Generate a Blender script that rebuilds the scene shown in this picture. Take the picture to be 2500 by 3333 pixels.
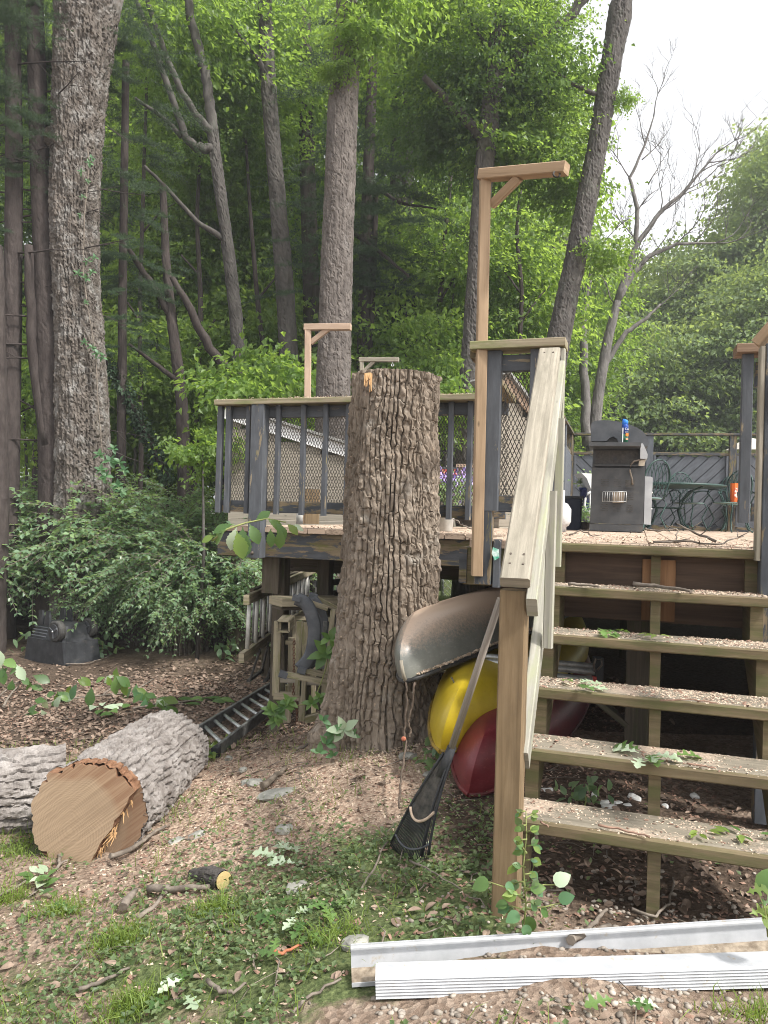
import bpy, bmesh, math, random
import numpy as np
from mathutils import Vector, Matrix, Quaternion

for o in list(bpy.data.objects):
    bpy.data.objects.remove(o)
S = bpy.context.scene
COL = S.collection
rnd = random.Random(7)
R = math.radians

# ------------------------------------------------------------------ camera
EYE = Vector((0.0, 0.0, 1.40))
ROLL, PITCH, FPX = R(1.62), R(0.2), 2500.0
FWD = Vector((0, math.cos(PITCH), math.sin(PITCH)))
UP0 = Vector((0, -math.sin(PITCH), math.cos(PITCH)))
RT0 = Vector((1, 0, 0))
CRT = RT0 * math.cos(ROLL) + UP0 * math.sin(ROLL)
CUP = UP0 * math.cos(ROLL) - RT0 * math.sin(ROLL)
cam_data = bpy.data.cameras.new('camera')
cam_data.sensor_fit = 'HORIZONTAL'
cam_data.sensor_width = 36.0
cam_data.lens = 36.0
cam_data.clip_start = 0.05
cam_data.clip_end = 1500
cam = bpy.data.objects.new('camera', cam_data)
COL.objects.link(cam)
cam.matrix_world = Matrix(((CRT.x, CUP.x, -FWD.x, EYE.x), (CRT.y, CUP.y, -FWD.y, EYE.y),
                           (CRT.z, CUP.z, -FWD.z, EYE.z), (0, 0, 0, 1)))
S.camera = cam

# ------------------------------------------------------------------ sky, sun, exposure
SUN_TO = Vector((0.50, -0.36, 0.79)).normalized()
SUN_EL = math.asin(SUN_TO.z)
w = bpy.data.worlds.new('World')
S.world = w
w.use_nodes = True
nt = w.node_tree
nt.nodes.clear()
sky = nt.nodes.new('ShaderNodeTexSky')
sky.sky_type = 'NISHITA'
sky.sun_disc = False
sky.sun_elevation = SUN_EL
sky.sun_rotation = math.atan2(SUN_TO.x, SUN_TO.y)
sky.dust_density = 3.0
hs = nt.nodes.new('ShaderNodeHueSaturation')
hs.inputs['Saturation'].default_value = 0.08
bg = nt.nodes.new('ShaderNodeBackground')
bg.inputs['Strength'].default_value = 0.14
wo = nt.nodes.new('ShaderNodeOutputWorld')
nt.links.new(sky.outputs[0], hs.inputs['Color'])
nt.links.new(hs.outputs[0], bg.inputs['Color'])
nt.links.new(bg.outputs[0], wo.inputs['Surface'])
sl = bpy.data.lights.new('sun', 'SUN')
sl.energy = 2.05
sl.angle = R(5)
sl.color = (1.0, 0.96, 0.9)
sun = bpy.data.objects.new('sun', sl)
COL.objects.link(sun)
sun.rotation_euler = (-SUN_TO).to_track_quat('-Z', 'Y').to_euler()
S.view_settings.view_transform = 'Standard'
S.view_settings.look = 'None'
S.view_settings.gamma = 1.0
S.view_settings.exposure = 1.4
S.view_settings.use_curve_mapping = False
S.render.engine = 'CYCLES'
S.cycles.max_bounces = 6
S.cycles.diffuse_bounces = 4
S.cycles.transmission_bounces = 4
S.cycles.use_denoising = True
S.cycles.pixel_filter_type = 'BLACKMAN_HARRIS'
S.cycles.filter_width = 1.0

# ------------------------------------------------------------------ pixel helpers (photograph is 2500 x 3333)
def ray(px, py):
    return FWD + CRT * ((px - 1250.0) / FPX) - CUP * ((py - 1666.5) / FPX)
def at(px, py, D):
    r = ray(px, py)
    return EYE + r * (D / r.y)
def sstep(a, b, x):
    t = min(1.0, max(0.0, (x - a) / (b - a)))
    return t * t * (3 - 2 * t)
def ground_np(x, y):
    x = np.asarray(x, float); y = np.asarray(y, float)
    def ss(a, b, v):
        t = np.clip((v - a) / (b - a), 0, 1)
        return t * t * (3 - 2 * t)
    z = 0.06 - 0.36 * ss(0.55, -1.5, x) - 0.14 * ss(4.0, 6.5, y) * ss(0.3, -1.4, x) - 0.10 * ss(-1.6, -4, x)
    z = z - 0.05 * ss(0.2, 0.9, x) * 0
    z += 0.05 * np.exp(-(((x + 0.08) / 0.75) ** 2 + ((y - 4.55) / 0.7) ** 2))
    far = ss(9, 20, y)
    z = z * (1 - far) + (-0.25) * far
    z += 0.012 * np.sin(3.1 * x + 1.3 * y) * np.sin(2.3 * y - 1.1 * x) + 0.008 * np.sin(7.3 * x - 2 * y + 1) * np.sin(6.1 * y + 2.2 * x)
    return z
def gz(x, y):
    return float(ground_np(x, y))
def gp(px, py, lift=0.0):
    r = ray(px, py)
    t0 = 1.2
    t = t0
    while t < 80:
        p = EYE + r * t
        if p.z < gz(p.x, p.y):
            break
        t += 0.01 + 0.004 * t
    p = EYE + r * t
    return Vector((p.x, p.y, gz(p.x, p.y) + lift))

# ------------------------------------------------------------------ object helpers
def tag(o, label=None, cat=None, group=None, kind=None):
    if label: o['label'] = label
    if cat: o['category'] = cat
    if group: o['group'] = group
    if kind: o['kind'] = kind
    return o
def empty(name, loc=(0, 0, 0), rz=0.0, label=None, cat=None, group=None):
    o = bpy.data.objects.new(name, None)
    o.empty_display_size = 0.1
    COL.objects.link(o)
    o.location = loc
    o.rotation_euler = (0, 0, rz)
    return tag(o, label, cat, group)
def link(name, me, parent=None):
    o = bpy.data.objects.new(name, me)
    COL.objects.link(o)
    if parent is not None:
        o.parent = parent
    return o
def copy_tree(o, parent=None):
    c = o.copy()
    COL.objects.link(c)
    if parent is not None:
        c.parent = parent
    for ch in list(o.children):
        copy_tree(ch, c)
    return c

class MB:
    """collects shapes; build() links them as one mesh object"""
    def __init__(s):
        s.v, s.f, s.uv, s.m, s.sm = [], [], [], [], []
    def face(s, idx, uv=None, m=0, smooth=False):
        s.f.append(tuple(idx)); s.m.append(m); s.sm.append(smooth)
        s.uv.append(uv if uv else [(0, 0)] * len(idx))
    def beam(s, p0, p1, w, h, up=(0, 0, 1), ch=0.0035, m=0, jit=0.0, ends=(1, 1), taper=1.0):
        p0, p1 = Vector(p0), Vector(p1)
        d = (p1 - p0); L = d.length; d.normalize()
        up = Vector(up)
        if abs(d.dot(up)) > 0.98: up = Vector((0, 1, 0)) if abs(d.y) < 0.9 else Vector((1, 0, 0))
        sx = d.cross(up).normalized(); sy = sx.cross(d).normalized()
        ch = min(ch, w * 0.3, h * 0.3)
        a, b = w / 2, h / 2
        prof = [(-a + ch, -b), (a - ch, -b), (a, -b + ch), (a, b - ch), (a - ch, b), (-a + ch, b), (-a, b - ch), (-a, -b + ch)]
        n0 = len(s.v)
        for k, P in enumerate((p0, p1)):
            sc = 1.0 if k == 0 else taper
            for (x, y) in prof:
                s.v.append(P + sx * (x * sc) + sy * (y * sc) + (Vector((rnd.uniform(-jit, jit), rnd.uniform(-jit, jit), rnd.uniform(-jit, jit))) if jit else Vector()))
        per = [0]
        for i in range(8):
            x0, y0 = prof[i]; x1, y1 = prof[(i + 1) % 8]
            per.append(per[-1] + math.hypot(x1 - x0, y1 - y0))
        uo, vo = rnd.uniform(0, 50), rnd.uniform(0, 50)
        for i in range(8):
            j = (i + 1) % 8
            s.face((n0 + i, n0 + j, n0 + 8 + j, n0 + 8 + i), [(uo, vo + per[i]), (uo, vo + per[i + 1]), (uo + L, vo + per[i + 1]), (uo + L, vo + per[i])], m)
        if ends[0]: s.face([n0 + i for i in range(7, -1, -1)], [(uo + prof[i][0] * .3, vo + prof[i][1]) for i in range(7, -1, -1)], m)
        if ends[1]: s.face([n0 + 8 + i for i in range(8)], [(uo + prof[i][0] * .3, vo + prof[i][1]) for i in range(8)], m)
        return s
    def box(s, c, size, m=0, rot=None, ch=0.003):
        c = Vector(c); q = rot if rot is not None else Matrix.Identity(3)
        sx, sy, sz = size
        ax = q @ Vector((1, 0, 0)); az = q @ Vector((0, 0, 1)); ay = q @ Vector((0, 1, 0))
        if sx >= sy and sx >= sz: return s.beam(c - ax * sx / 2, c + ax * sx / 2, sy, sz, az, ch, m)
        if sz >= sx and sz >= sy: return s.beam(c - az * sz / 2, c + az * sz / 2, sx, sy, ay, ch, m)
        return s.beam(c - ay * sy / 2, c + ay * sy / 2, sx, sz, az, ch, m)
    def tube(s, pts, rad, n=8, m=0, caps=(1, 1), smooth=True, closed=False, flat=1.0, upv=None):
        pts = [Vector(p) for p in pts]
        k = len(pts)
        rad = rad if hasattr(rad, '__len__') else [rad] * k
        base = len(s.v)
        ref = Vector(upv) if upv is not None else Vector((0.13, 0.21, 0.97))
        L = 0; us = []
        for i, p in enumerate(pts):
            if closed: d = pts[(i + 1) % k] - pts[i - 1]
            else: d = pts[min(i + 1, k - 1)] - pts[max(i - 1, 0)]
            d.normalize()
            if abs(d.dot(ref)) > 0.95 and upv is None: ref = Vector((0.9, 0.1, 0.2)).normalized()
            a = d.cross(ref).normalized(); b = a.cross(d).normalized()
            if i: L += (pts[i] - pts[i - 1]).length
            us.append(L)
            for j in range(n):
                t = 2 * math.pi * j / n
                s.v.append(p + a * (math.cos(t) * rad[i]) + b * (math.sin(t) * rad[i] * flat))
        vo = rnd.uniform(0, 20)
        for i in range(k if closed else k - 1):
            i2 = (i + 1) % k
            for j in range(n):
                j2 = (j + 1) % n
                c0 = 2 * math.pi * rad[i] / n
                s.face((base + i * n + j, base + i * n + j2, base + i2 * n + j2, base + i2 * n + j),
                       [(vo + us[i], j * c0), (vo + us[i], (j + 1) * c0), (vo + us[i2], (j + 1) * c0), (vo + us[i2], j * c0)], m, smooth)
        if not closed:
            if caps[0]: s.face([base + j for j in range(n - 1, -1, -1)], None, m)
            if caps[1]: s.face([base + (k - 1) * n + j for j in range(n)], None, m)
        return s
    def prism(s, poly, p0, ax, ay, depth, m=0, mside=None, smooth=False):
        """poly of 2D points placed at p0 + x*ax + y*ay, extruded by vector depth"""
        p0, ax, ay, depth = Vector(p0), Vector(ax), Vector(ay), Vector(depth)
        n = len(poly); b = len(s.v)
        for (x, y) in poly: s.v.append(p0 + ax * x + ay * y)
        for (x, y) in poly: s.v.append(p0 + ax * x + ay * y + depth)
        s.face([b + i for i in range(n - 1, -1, -1)], [(poly[i][0], poly[i][1]) for i in range(n - 1, -1, -1)], m)
        s.face([b + n + i for i in range(n)], [poly[i] for i in range(n)], m)
        for i in range(n):
            j = (i + 1) % n
            s.face((b + i, b + j, b + n + j, b + n + i), [(poly[i][0], poly[i][1]), (poly[j][0], poly[j][1]), (poly[j][0] + .05, poly[j][1]), (poly[i][0] + .05, poly[i][1])], m if mside is None else mside, smooth)
        return s
    def sphere(s, c, r, n=10, k=6, m=0, sc=(1, 1, 1)):
        c = Vector(c); b = len(s.v)
        s.v.append(c + Vector((0, 0, -r * sc[2])))
        for i in range(1, k):
            t = -math.pi / 2 + math.pi * i / k
            for j in range(n):
                a = 2 * math.pi * j / n
                s.v.append(c + Vector((r * sc[0] * math.cos(t) * math.cos(a), r * sc[1] * math.cos(t) * math.sin(a), r * sc[2] * math.sin(t))))
        s.v.append(c + Vector((0, 0, r * sc[2])))
        top = len(s.v) - 1
        for j in range(n):
            j2 = (j + 1) % n
            s.face((b, b + 1 + j2, b + 1 + j), None, m, True)
            s.face((top, top - n + j, top - n + j2), None, m, True)
            for i in range(k - 2):
                s.face((b + 1 + i * n + j, b + 1 + i * n + j2, b + 1 + (i + 1) * n + j2, b + 1 + (i + 1) * n + j), None, m, True)
        return s
    def mesh(s, name, mats):
        me = bpy.data.meshes.new(name)
        me.from_pydata([tuple(v) for v in s.v], [], s.f)
        for mm in (mats if isinstance(mats, (list, tuple)) else [mats]): me.materials.append(mm)
        uvl = me.uv_layers.new(name='UVMap')
        uvl.data.foreach_set('uv', np.array([c for f in s.uv for c in f], dtype=np.float32).ravel())
        me.polygons.foreach_set('material_index', s.m)
        me.polygons.foreach_set('use_smooth', s.sm)
        me.validate()
        me.update()
        return me
    def build(s, name, mats, parent=None):
        return link(name, s.mesh(name, mats), parent)

def np_mesh(name, verts, faces, mat, smooth=False, tone=None, mats=None, midx=None, uv=None):
    me = bpy.data.meshes.new(name)
    verts = np.asarray(verts, np.float32); faces = np.asarray(faces, np.int32)
    nf, k = faces.shape
    me.vertices.add(len(verts)); me.vertices.foreach_set('co', verts.ravel())
    me.loops.add(nf * k); me.loops.foreach_set('vertex_index', faces.ravel())
    me.polygons.add(nf)
    me.polygons.foreach_set('loop_start', np.arange(0, nf * k, k, dtype=np.int32))
    me.polygons.foreach_set('loop_total', np.full(nf, k, dtype=np.int32))
    me.polygons.foreach_set('use_smooth', np.full(nf, smooth, dtype=bool))
    if mats:
        for mm in mats: me.materials.append(mm)
        if midx is not None: me.polygons.foreach_set('material_index', np.asarray(midx, np.int32))
    elif mat is not None:
        me.materials.append(mat)
    if tone is not None:
        a = me.attributes.new('tone', 'FLOAT', 'POINT')
        a.data.foreach_set('value', np.asarray(tone, np.float32))
    if uv is not None:
        l = me.uv_layers.new(name='UVMap')
        l.data.foreach_set('uv', np.asarray(uv, np.float32)[faces.ravel()].ravel())
    me.update(calc_edges=True)
    return me

def norm(a):
    return a / np.maximum(np.linalg.norm(a, axis=-1, keepdims=True), 1e-9)

OVATE = [(0.0, 0.02), (0.18, 0.2), (0.45, 0.29), (0.75, 0.18), (1.0, 0.0)]
LANCE = [(0.0, 0.02), (0.25, 0.15), (0.5, 0.2), (0.8, 0.11), (1.0, 0.0)]
ROUND = [(0.0, 0.14), (0.12, 0.32), (0.35, 0.41), (0.6, 0.35), (0.82, 0.19), (1.0, 0.0)]
TOOTH = [(0.0, 0.015), (0.1, 0.03), (0.2, 0.13), (0.24, 0.11), (0.34, 0.22), (0.38, 0.19), (0.48, 0.27), (0.52, 0.24), (0.62, 0.29), (0.66, 0.25), (0.76, 0.24), (0.8, 0.19), (0.9, 0.12), (1.0, 0.0)]
LOBED = [(0.0, 0.015), (0.12, 0.03), (0.22, 0.16), (0.28, 0.05), (0.36, 0.06), (0.46, 0.27), (0.53, 0.24), (0.55, 0.07), (0.63, 0.07), (0.73, 0.3), (0.8, 0.25), (0.82, 0.1), (0.9, 0.15), (1.0, 0.03)]

def leaf_arrays(pos, dirs, nrm, size, profile=None, fold=0.25, curl=0.15, seed=0):
    """vectorised leaves. profile None -> folded rhombus of two triangles"""
    rg = np.random.default_rng(seed)
    pos = np.asarray(pos, float); n = len(pos)
    d = norm(np.asarray(dirs, float)); nr = np.asarray(nrm, float)
    side = norm(np.cross(d, nr)); nr = np.cross(side, d)
    L = np.asarray(size, float).reshape(-1, 1)
    if profile is None:
        wd = 0.28 + 0.12 * rg.random((n, 1))
        mid = 0.42
        v = np.empty((n, 4, 3))
        v[:, 0] = pos
        v[:, 1] = pos + d * L * mid + side * L * wd + nr * L * fold * wd
        v[:, 2] = pos + d * L - nr * L * curl
        v[:, 3] = pos + d * L * mid - side * L * wd + nr * L * fold * wd
        idx = np.arange(n)[:, None] * 4
        f = np.concatenate([idx + np.array([[0, 1, 2]]), idx + np.array([[0, 2, 3]])], 0)
        per = 4
    else:
        k = len(profile)
        v = np.empty((n, k * 3, 3))
        cj = curl * (0.4 + 1.2 * rg.random((n, 1)))
        for i, (t, wd) in enumerate(profile):
            c = pos + d * L * t - nr * L * (cj * t * t)
            v[:, i * 3] = c - side * L * wd + nr * L * (fold * wd)
            v[:, i * 3 + 1] = c
            v[:, i * 3 + 2] = c + side * L * wd + nr * L * (fold * wd)
        fs = []
        for i in range(k - 1):
            a = i * 3; b = a + 3
            fs += [(a, a + 1, b + 1), (a, b + 1, b), (a + 1, a + 2, b + 2), (a + 1, b + 2, b + 1)]
        idx = np.arange(n)[:, None, None] * (k * 3)
        f = (idx + np.array(fs)[None]).reshape(-1, 3)
        per = k * 3
    tone = np.repeat(rg.random(n), per)
    return v.reshape(-1, 3), f, tone

def vhash(ix, iy, iz, seed):
    h = (ix.astype(np.int64) * 374761393 + iy.astype(np.int64) * 668265263 + iz.astype(np.int64) * 2147483647 + seed * 1274126177) & 0xFFFFFFFF
    h = ((h ^ (h >> 13)) * 1274126177) & 0xFFFFFFFF
    h = ((h ^ (h >> 16)) * 2246822519) & 0xFFFFFFFF
    return ((h ^ (h >> 15)) & 0xFFFFFF) / float(0xFFFFFF)
def vnoise(x, y, z, seed=0):
    x0, y0, z0 = np.floor(x), np.floor(y), np.floor(z)
    fx, fy, fz = x - x0, y - y0, z - z0
    fx, fy, fz = fx * fx * (3 - 2 * fx), fy * fy * (3 - 2 * fy), fz * fz * (3 - 2 * fz)
    r = 0
    for a in (0, 1):
        for b in (0, 1):
            for c in (0, 1):
                r = r + vhash(x0 + a, y0 + b, z0 + c, seed) * (fx if a else 1 - fx) * (fy if b else 1 - fy) * (fz if c else 1 - fz)
    return r
def worley(u, v, nu, seed):
    """u is periodic with nu cells; returns F1, F2, cell id hash"""
    iu, iv = np.floor(u), np.floor(v)
    f1 = np.full(u.shape, 9.0); f2 = np.full(u.shape, 9.0); cid = np.zeros(u.shape)
    for a in (-1, 0, 1):
        for b in (-1, 0, 1):
            cu, cv = iu + a, iv + b
            wu = np.mod(cu, nu)
            hx = vhash(wu, cv, wu * 0, seed); hy = vhash(wu, cv, wu * 0 + 1, seed)
            d = np.hypot(cu + 0.15 + 0.7 * hx - u, cv + hy - v)
            hc = vhash(wu, cv, wu * 0 + 2, seed)
            new = d < f1
            f2 = np.where(new, f1, np.minimum(f2, d))
            cid = np.where(new, hc, cid)
            f1 = np.where(new, d, f1)
    return f1, f2, cid
# ------------------------------------------------------------------ materials
def lin(c):
    return tuple(((x / 255) / 12.92 if x / 255 <= 0.04045 else ((x / 255 + 0.055) / 1.055) ** 2.4) for x in c)
def newmat(name):
    m = bpy.data.materials.new(name)
    m.use_nodes = True
    n = m.node_tree
    b = n.nodes['Principled BSDF']
    return m, n, b
def node(n, t, **kw):
    x = n.nodes.new(t)
    for k, v in kw.items():
        if k in x.inputs: x.inputs[k].default_value = v
        else: setattr(x, k, v)
    return x
def ramp(n, fac, stops):
    r = n.nodes.new('ShaderNodeValToRGB')
    e = r.color_ramp.elements
    while len(e) < len(stops): e.new(0.5)
    for i, (p, c) in enumerate(stops):
        e[i].position = p
        e[i].color = (*c, 1) if len(c) == 3 else c
    n.links.new(fac, r.inputs[0])
    return r.outputs[0]
def mapped(n, coord, scale):
    tc = n.nodes.new('ShaderNodeTexCoord')
    mp = n.nodes.new('ShaderNodeMapping')
    mp.inputs['Scale'].default_value = scale
    n.links.new(tc.outputs[coord], mp.inputs[0])
    return mp.outputs[0]
def noise(n, vec, scale, detail=6, rough=0.6, dist=0.0):
    x = n.nodes.new('ShaderNodeTexNoise')
    x.inputs['Scale'].default_value = scale
    x.inputs['Detail'].default_value = detail
    x.inputs['Roughness'].default_value = rough
    x.inputs['Distortion'].default_value = dist
    n.links.new(vec, x.inputs['Vector'])
    return x.outputs['Fac']
def mixc(n, fac, a, b):
    x = n.nodes.new('ShaderNodeMix')
    x.data_type = 'RGBA'
    for sock, v in ((x.inputs[0], fac), (x.inputs[6], a), (x.inputs[7], b)):
        if hasattr(v, 'links') or isinstance(v, bpy.types.NodeSocket): n.links.new(v, sock)
        else: sock.default_value = v if isinstance(v, (int, float)) else (*v, 1)
    return x.outputs[2]
def bump(n, b, h, strength=0.4, dist=0.01):
    x = n.nodes.new('ShaderNodeBump')
    x.inputs['Strength'].default_value = strength
    x.inputs['Distance'].default_value = dist
    n.links.new(h, x.inputs['Height'])
    n.links.new(x.outputs[0], b.inputs['Normal'])
def M(name, c1, c2, scale=6, rough=0.8, bmp=0.3, bscale=40, metal=0.0, stops=(0.35, 0.65), stretch=(1, 1, 1), spec=0.3, bd=0.004, coord='Object', c3=None, c3cut=(0.62, 0.68), c3scale=18):
    m, n, b = newmat(name)
    v = mapped(n, coord, stretch)
    c = ramp(n, noise(n, v, scale), [(stops[0], c1), (stops[1], c2)])
    if c3 is not None:
        mk = ramp(n, noise(n, v, c3scale, 4, 0.65), [(c3cut[0], (0, 0, 0)), (c3cut[1], (1, 1, 1))])
        c = mixc(n, mk, c, c3)
    n.links.new(c, b.inputs['Base Color'])
    b.inputs['Roughness'].default_value = rough
    b.inputs['Metallic'].default_value = metal
    b.inputs['Specular IOR Level'].default_value = spec
    if bmp: bump(n, b, noise(n, v, bscale, 4), bmp, bd)
    return m
def wood(name, c1, c2, rough=0.8, moss=None, mosscut=(0.5, 0.62), paint=None, pcut=(0.36, 0.4), dust=None, dcut=(0.5, 0.6), grain=34, bmp=0.5):
    """boards: UV u runs along the grain in metres"""
    m, n, b = newmat(name)
    v = mapped(n, 'UV', (1.6, grain, 1))
    g1 = noise(n, v, 1.3, 8, 0.65, 0.6)
    c = ramp(n, g1, [(0.3, c1), (0.7, c2)])
    v2 = mapped(n, 'UV', (0.9, 3.0, 1))
    g2 = noise(n, v2, 2.2, 5, 0.6)
    dk = tuple(x * 0.55 for x in c1)
    c = mixc(n, ramp(n, g2, [(0.52, (0, 0, 0)), (0.75, (0.6, 0.6, 0.6))]), c, dk)
    vk = mapped(n, 'UV', (1.0, 2.6, 1))
    vo = n.nodes.new('ShaderNodeTexVoronoi'); vo.inputs['Scale'].default_value = 2.6
    n.links.new(vk, vo.inputs['Vector'])
    c = mixc(n, ramp(n, vo.outputs['Distance'], [(0.035, (0.8, 0.8, 0.8)), (0.06, (0, 0, 0))]), c, tuple(x * 0.4 for x in c1))
    if moss is not None:
        mk = ramp(n, noise(n, mapped(n, 'UV', (1.4, 7, 1)), 2.4, 6, 0.7), [(mosscut[0], (0, 0, 0)), (mosscut[1], (0.8, 0.8, 0.8))])
        c = mixc(n, mk, c, moss)
    rsock = None
    if paint is not None:
        pm = ramp(n, noise(n, mapped(n, 'UV', (1.3, 6, 1)), 2.6, 8, 0.7, 0.3), [(pcut[0], (0, 0, 0)), (pcut[1], (1, 1, 1))])
        pv = noise(n, mapped(n, 'UV', (2, 8, 1)), 3, 5, 0.6)
        pc = ramp(n, pv, [(0.3, tuple(x * 0.75 for x in paint)), (0.7, tuple(min(1, x * 1.25) for x in paint))])
        c = mixc(n, pm, c, pc)
    if dust is not None:
        vd = mapped(n, 'UV', (1, 1, 1))
        d1 = noise(n, vd, 5, 4, 0.6)
        d2 = noise(n, vd, 95, 3, 0.7)
        ad = n.nodes.new('ShaderNodeMath'); ad.operation = 'MULTIPLY_ADD'
        n.links.new(d2, ad.inputs[0]); ad.inputs[1].default_value = 0.55; n.links.new(d1, ad.inputs[2])
        mk = ramp(n, ad.outputs[0], [(dcut[0] + 0.27, (0, 0, 0)), (dcut[1] + 0.27, (0.9, 0.9, 0.9))])
        c = mixc(n, mk, c, dust)
    n.links.new(c, b.inputs['Base Color'])
    b.inputs['Roughness'].default_value = rough
    b.inputs['Specular IOR Level'].default_value = 0.25
    bump(n, b, g1, bmp, 0.003)
    return m
def leafmat(name, c1, c2, trans=0.45, gloss=0.35, c3=None):
    m, n, b = newmat(name)
    at_ = n.nodes.new('ShaderNodeAttribute'); at_.attribute_name = 'tone'
    stops = [(0.0, c1), (1.0, c2)] if c3 is None else [(0.0, c1), (0.75, c2), (1.0, c3)]
    c = ramp(n, at_.outputs['Fac'], stops)
    oi = n.nodes.new('ShaderNodeObjectInfo')
    hsv = n.nodes.new('ShaderNodeHueSaturation')
    mr = n.nodes.new('ShaderNodeMapRange')
    mr.inputs[3].default_value = 0.8; mr.inputs[4].default_value = 1.15
    n.links.new(oi.outputs['Random'], mr.inputs[0])
    n.links.new(mr.outputs[0], hsv.inputs['Value'])
    n.links.new(c, hsv.inputs['Color'])
    c = hsv.outputs[0]
    n.links.new(c, b.inputs['Base Color'])
    b.inputs['Roughness'].default_value = gloss
    b.inputs['Specular IOR Level'].default_value = 0.35
    tr = n.nodes.new('ShaderNodeBsdfTranslucent')
    tcol = mixc(n, 0.6, c, (min(1, c2[0] * 3.1), min(1, c2[1] * 2.8), c2[2] * 1.15))
    n.links.new(tcol, tr.inputs['Color'])
    mx = n.nodes.new('ShaderNodeMixShader'); mx.inputs[0].default_value = trans
    n.links.new(b.outputs[0], mx.inputs[1]); n.links.new(tr.outputs[0], mx.inputs[2])
    n.links.new(mx.outputs[0], n.nodes['Material Output'].inputs['Surface'])
    return m

SAWD = (0.62, 0.43, 0.30)
m_tread = wood('tread_wood', (0.085, 0.064, 0.036), (0.195, 0.152, 0.09), moss=(0.085, 0.088, 0.034), mosscut=(0.45, 0.62))
m_treadtop = wood('tread_top_wood', (0.12, 0.105, 0.08), (0.25, 0.22, 0.17), dust=(0.42, 0.325, 0.25), dcut=(0.52, 0.68))
m_rail = wood('handrail_wood', (0.18, 0.16, 0.125), (0.37, 0.335, 0.27), moss=(0.185, 0.168, 0.13), mosscut=(0.46, 0.66), grain=40)
m_post = wood('newel_wood', (0.135, 0.093, 0.05), (0.225, 0.162, 0.094), grain=30)
m_cap = wood('cap_wood', (0.20, 0.165, 0.11), (0.35, 0.30, 0.21), moss=(0.17, 0.18, 0.075), mosscut=(0.45, 0.6))
m_grey = wood('weathered_grey_wood', (0.22, 0.21, 0.175), (0.37, 0.355, 0.30), moss=(0.30, 0.31, 0.2), mosscut=(0.5, 0.65))
m_cedar = wood('cedar_wood', (0.24, 0.165, 0.10), (0.37, 0.265, 0.17), grain=22)
m_pink = wood('fresh_wood', (0.31, 0.22, 0.16), (0.44, 0.335, 0.25), grain=22)
m_paint = wood('grey_painted_wood', (0.16, 0.13, 0.085), (0.33, 0.27, 0.19), paint=(0.085, 0.091, 0.101), pcut=(0.375, 0.40), moss=(0.16, 0.15, 0.07))
m_fence = wood('fence_paint_wood', (0.14, 0.125, 0.10), (0.24, 0.22, 0.18), paint=(0.095, 0.102, 0.115), pcut=(0.30, 0.35))
m_paint2 = wood('worn_painted_wood', (0.13, 0.10, 0.06), (0.26, 0.20, 0.13), paint=(0.06, 0.066, 0.075), pcut=(0.45, 0.5), moss=(0.10, 0.105, 0.035))
m_rim = wood('rim_joist_wood', (0.10, 0.075, 0.045), (0.2, 0.155, 0.10), paint=(0.055, 0.058, 0.064), pcut=(0.48, 0.52), moss=(0.10, 0.10, 0.03))
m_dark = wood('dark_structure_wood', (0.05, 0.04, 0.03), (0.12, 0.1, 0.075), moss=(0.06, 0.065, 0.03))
m_deck = wood('deck_wood', (0.12, 0.085, 0.06), (0.25, 0.19, 0.14), dust=(0.44, 0.335, 0.255), dcut=(0.38, 0.5))
m_oldwood = wood('old_frame_wood', (0.18, 0.155, 0.105), (0.38, 0.33, 0.235), moss=(0.15, 0.15, 0.06))
m_ply = wood('dark_plywood', (0.05, 0.032, 0.022), (0.10, 0.065, 0.045))
m_chip = M('wood_chip', (0.36, 0.275, 0.205), (0.57, 0.465, 0.36), 30, 0.9, 0)
m_barkchip = M('bark_chip', (0.14, 0.085, 0.06), (0.30, 0.19, 0.14), 30, 0.9, 0)
m_litter = M('dead_leaf', (0.10, 0.070, 0.050), (0.29, 0.215, 0.165), 9, 0.8, 0)
m_lat = M('dusty_lattice_metal', (0.06, 0.055, 0.048), (0.13, 0.118, 0.10), 30, 0.7, 0.1)
m_mesh = M('black_metal', (0.03, 0.028, 0.026), (0.075, 0.068, 0.06), 30, 0.55, 0.1)
m_bolt = M('rusty_steel', (0.08, 0.06, 0.05), (0.2, 0.17, 0.14), 60, 0.5, 0.2, metal=0.6)
m_white = M('white_paint', (0.34, 0.35, 0.365), (0.43, 0.44, 0.455), 14, 0.4, 0.05, c3=(0.36, 0.32, 0.26), c3cut=(0.62, 0.72), c3scale=26)
m_whiteclean = M('white_enamel', (0.62, 0.62, 0.61), (0.70, 0.70, 0.69), 8, 0.35, 0.03)
m_dirt = M('dirt_film', (0.14, 0.11, 0.08), (0.3, 0.25, 0.19), 40, 0.95, 0.5)
m_alu = M('dull_aluminium', (0.30, 0.31, 0.31), (0.55, 0.56, 0.55), 20, 0.45, 0.1, metal=0.8)
m_aluw = M('chalky_aluminium', (0.36, 0.355, 0.33), (0.56, 0.55, 0.51), 12, 0.6, 0.1, metal=0.15)
m_alud = M('grimy_aluminium', (0.09, 0.09, 0.085), (0.22, 0.22, 0.21), 14, 0.55, 0.2, metal=0.3)
m_plast = M('black_plastic', (0.020, 0.021, 0.024), (0.042, 0.044, 0.048), 9, 0.5, 0.25, 60, c3=(0.1, 0.09, 0.08), c3cut=(0.6, 0.8), c3scale=12)
m_greyplast = M('grey_plastic', (0.055, 0.06, 0.068), (0.10, 0.105, 0.115), 9, 0.55, 0.1)
m_rakeh = wood('rake_handle_wood', (0.19, 0.165, 0.14), (0.36, 0.32, 0.275), grain=60)
m_canoe_g = None
m_stone = M('grey_stone', (0.17, 0.17, 0.15), (0.36, 0.35, 0.31), 9, 0.85, 0.6, 30, c3=(0.16, 0.17, 0.10))
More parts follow.
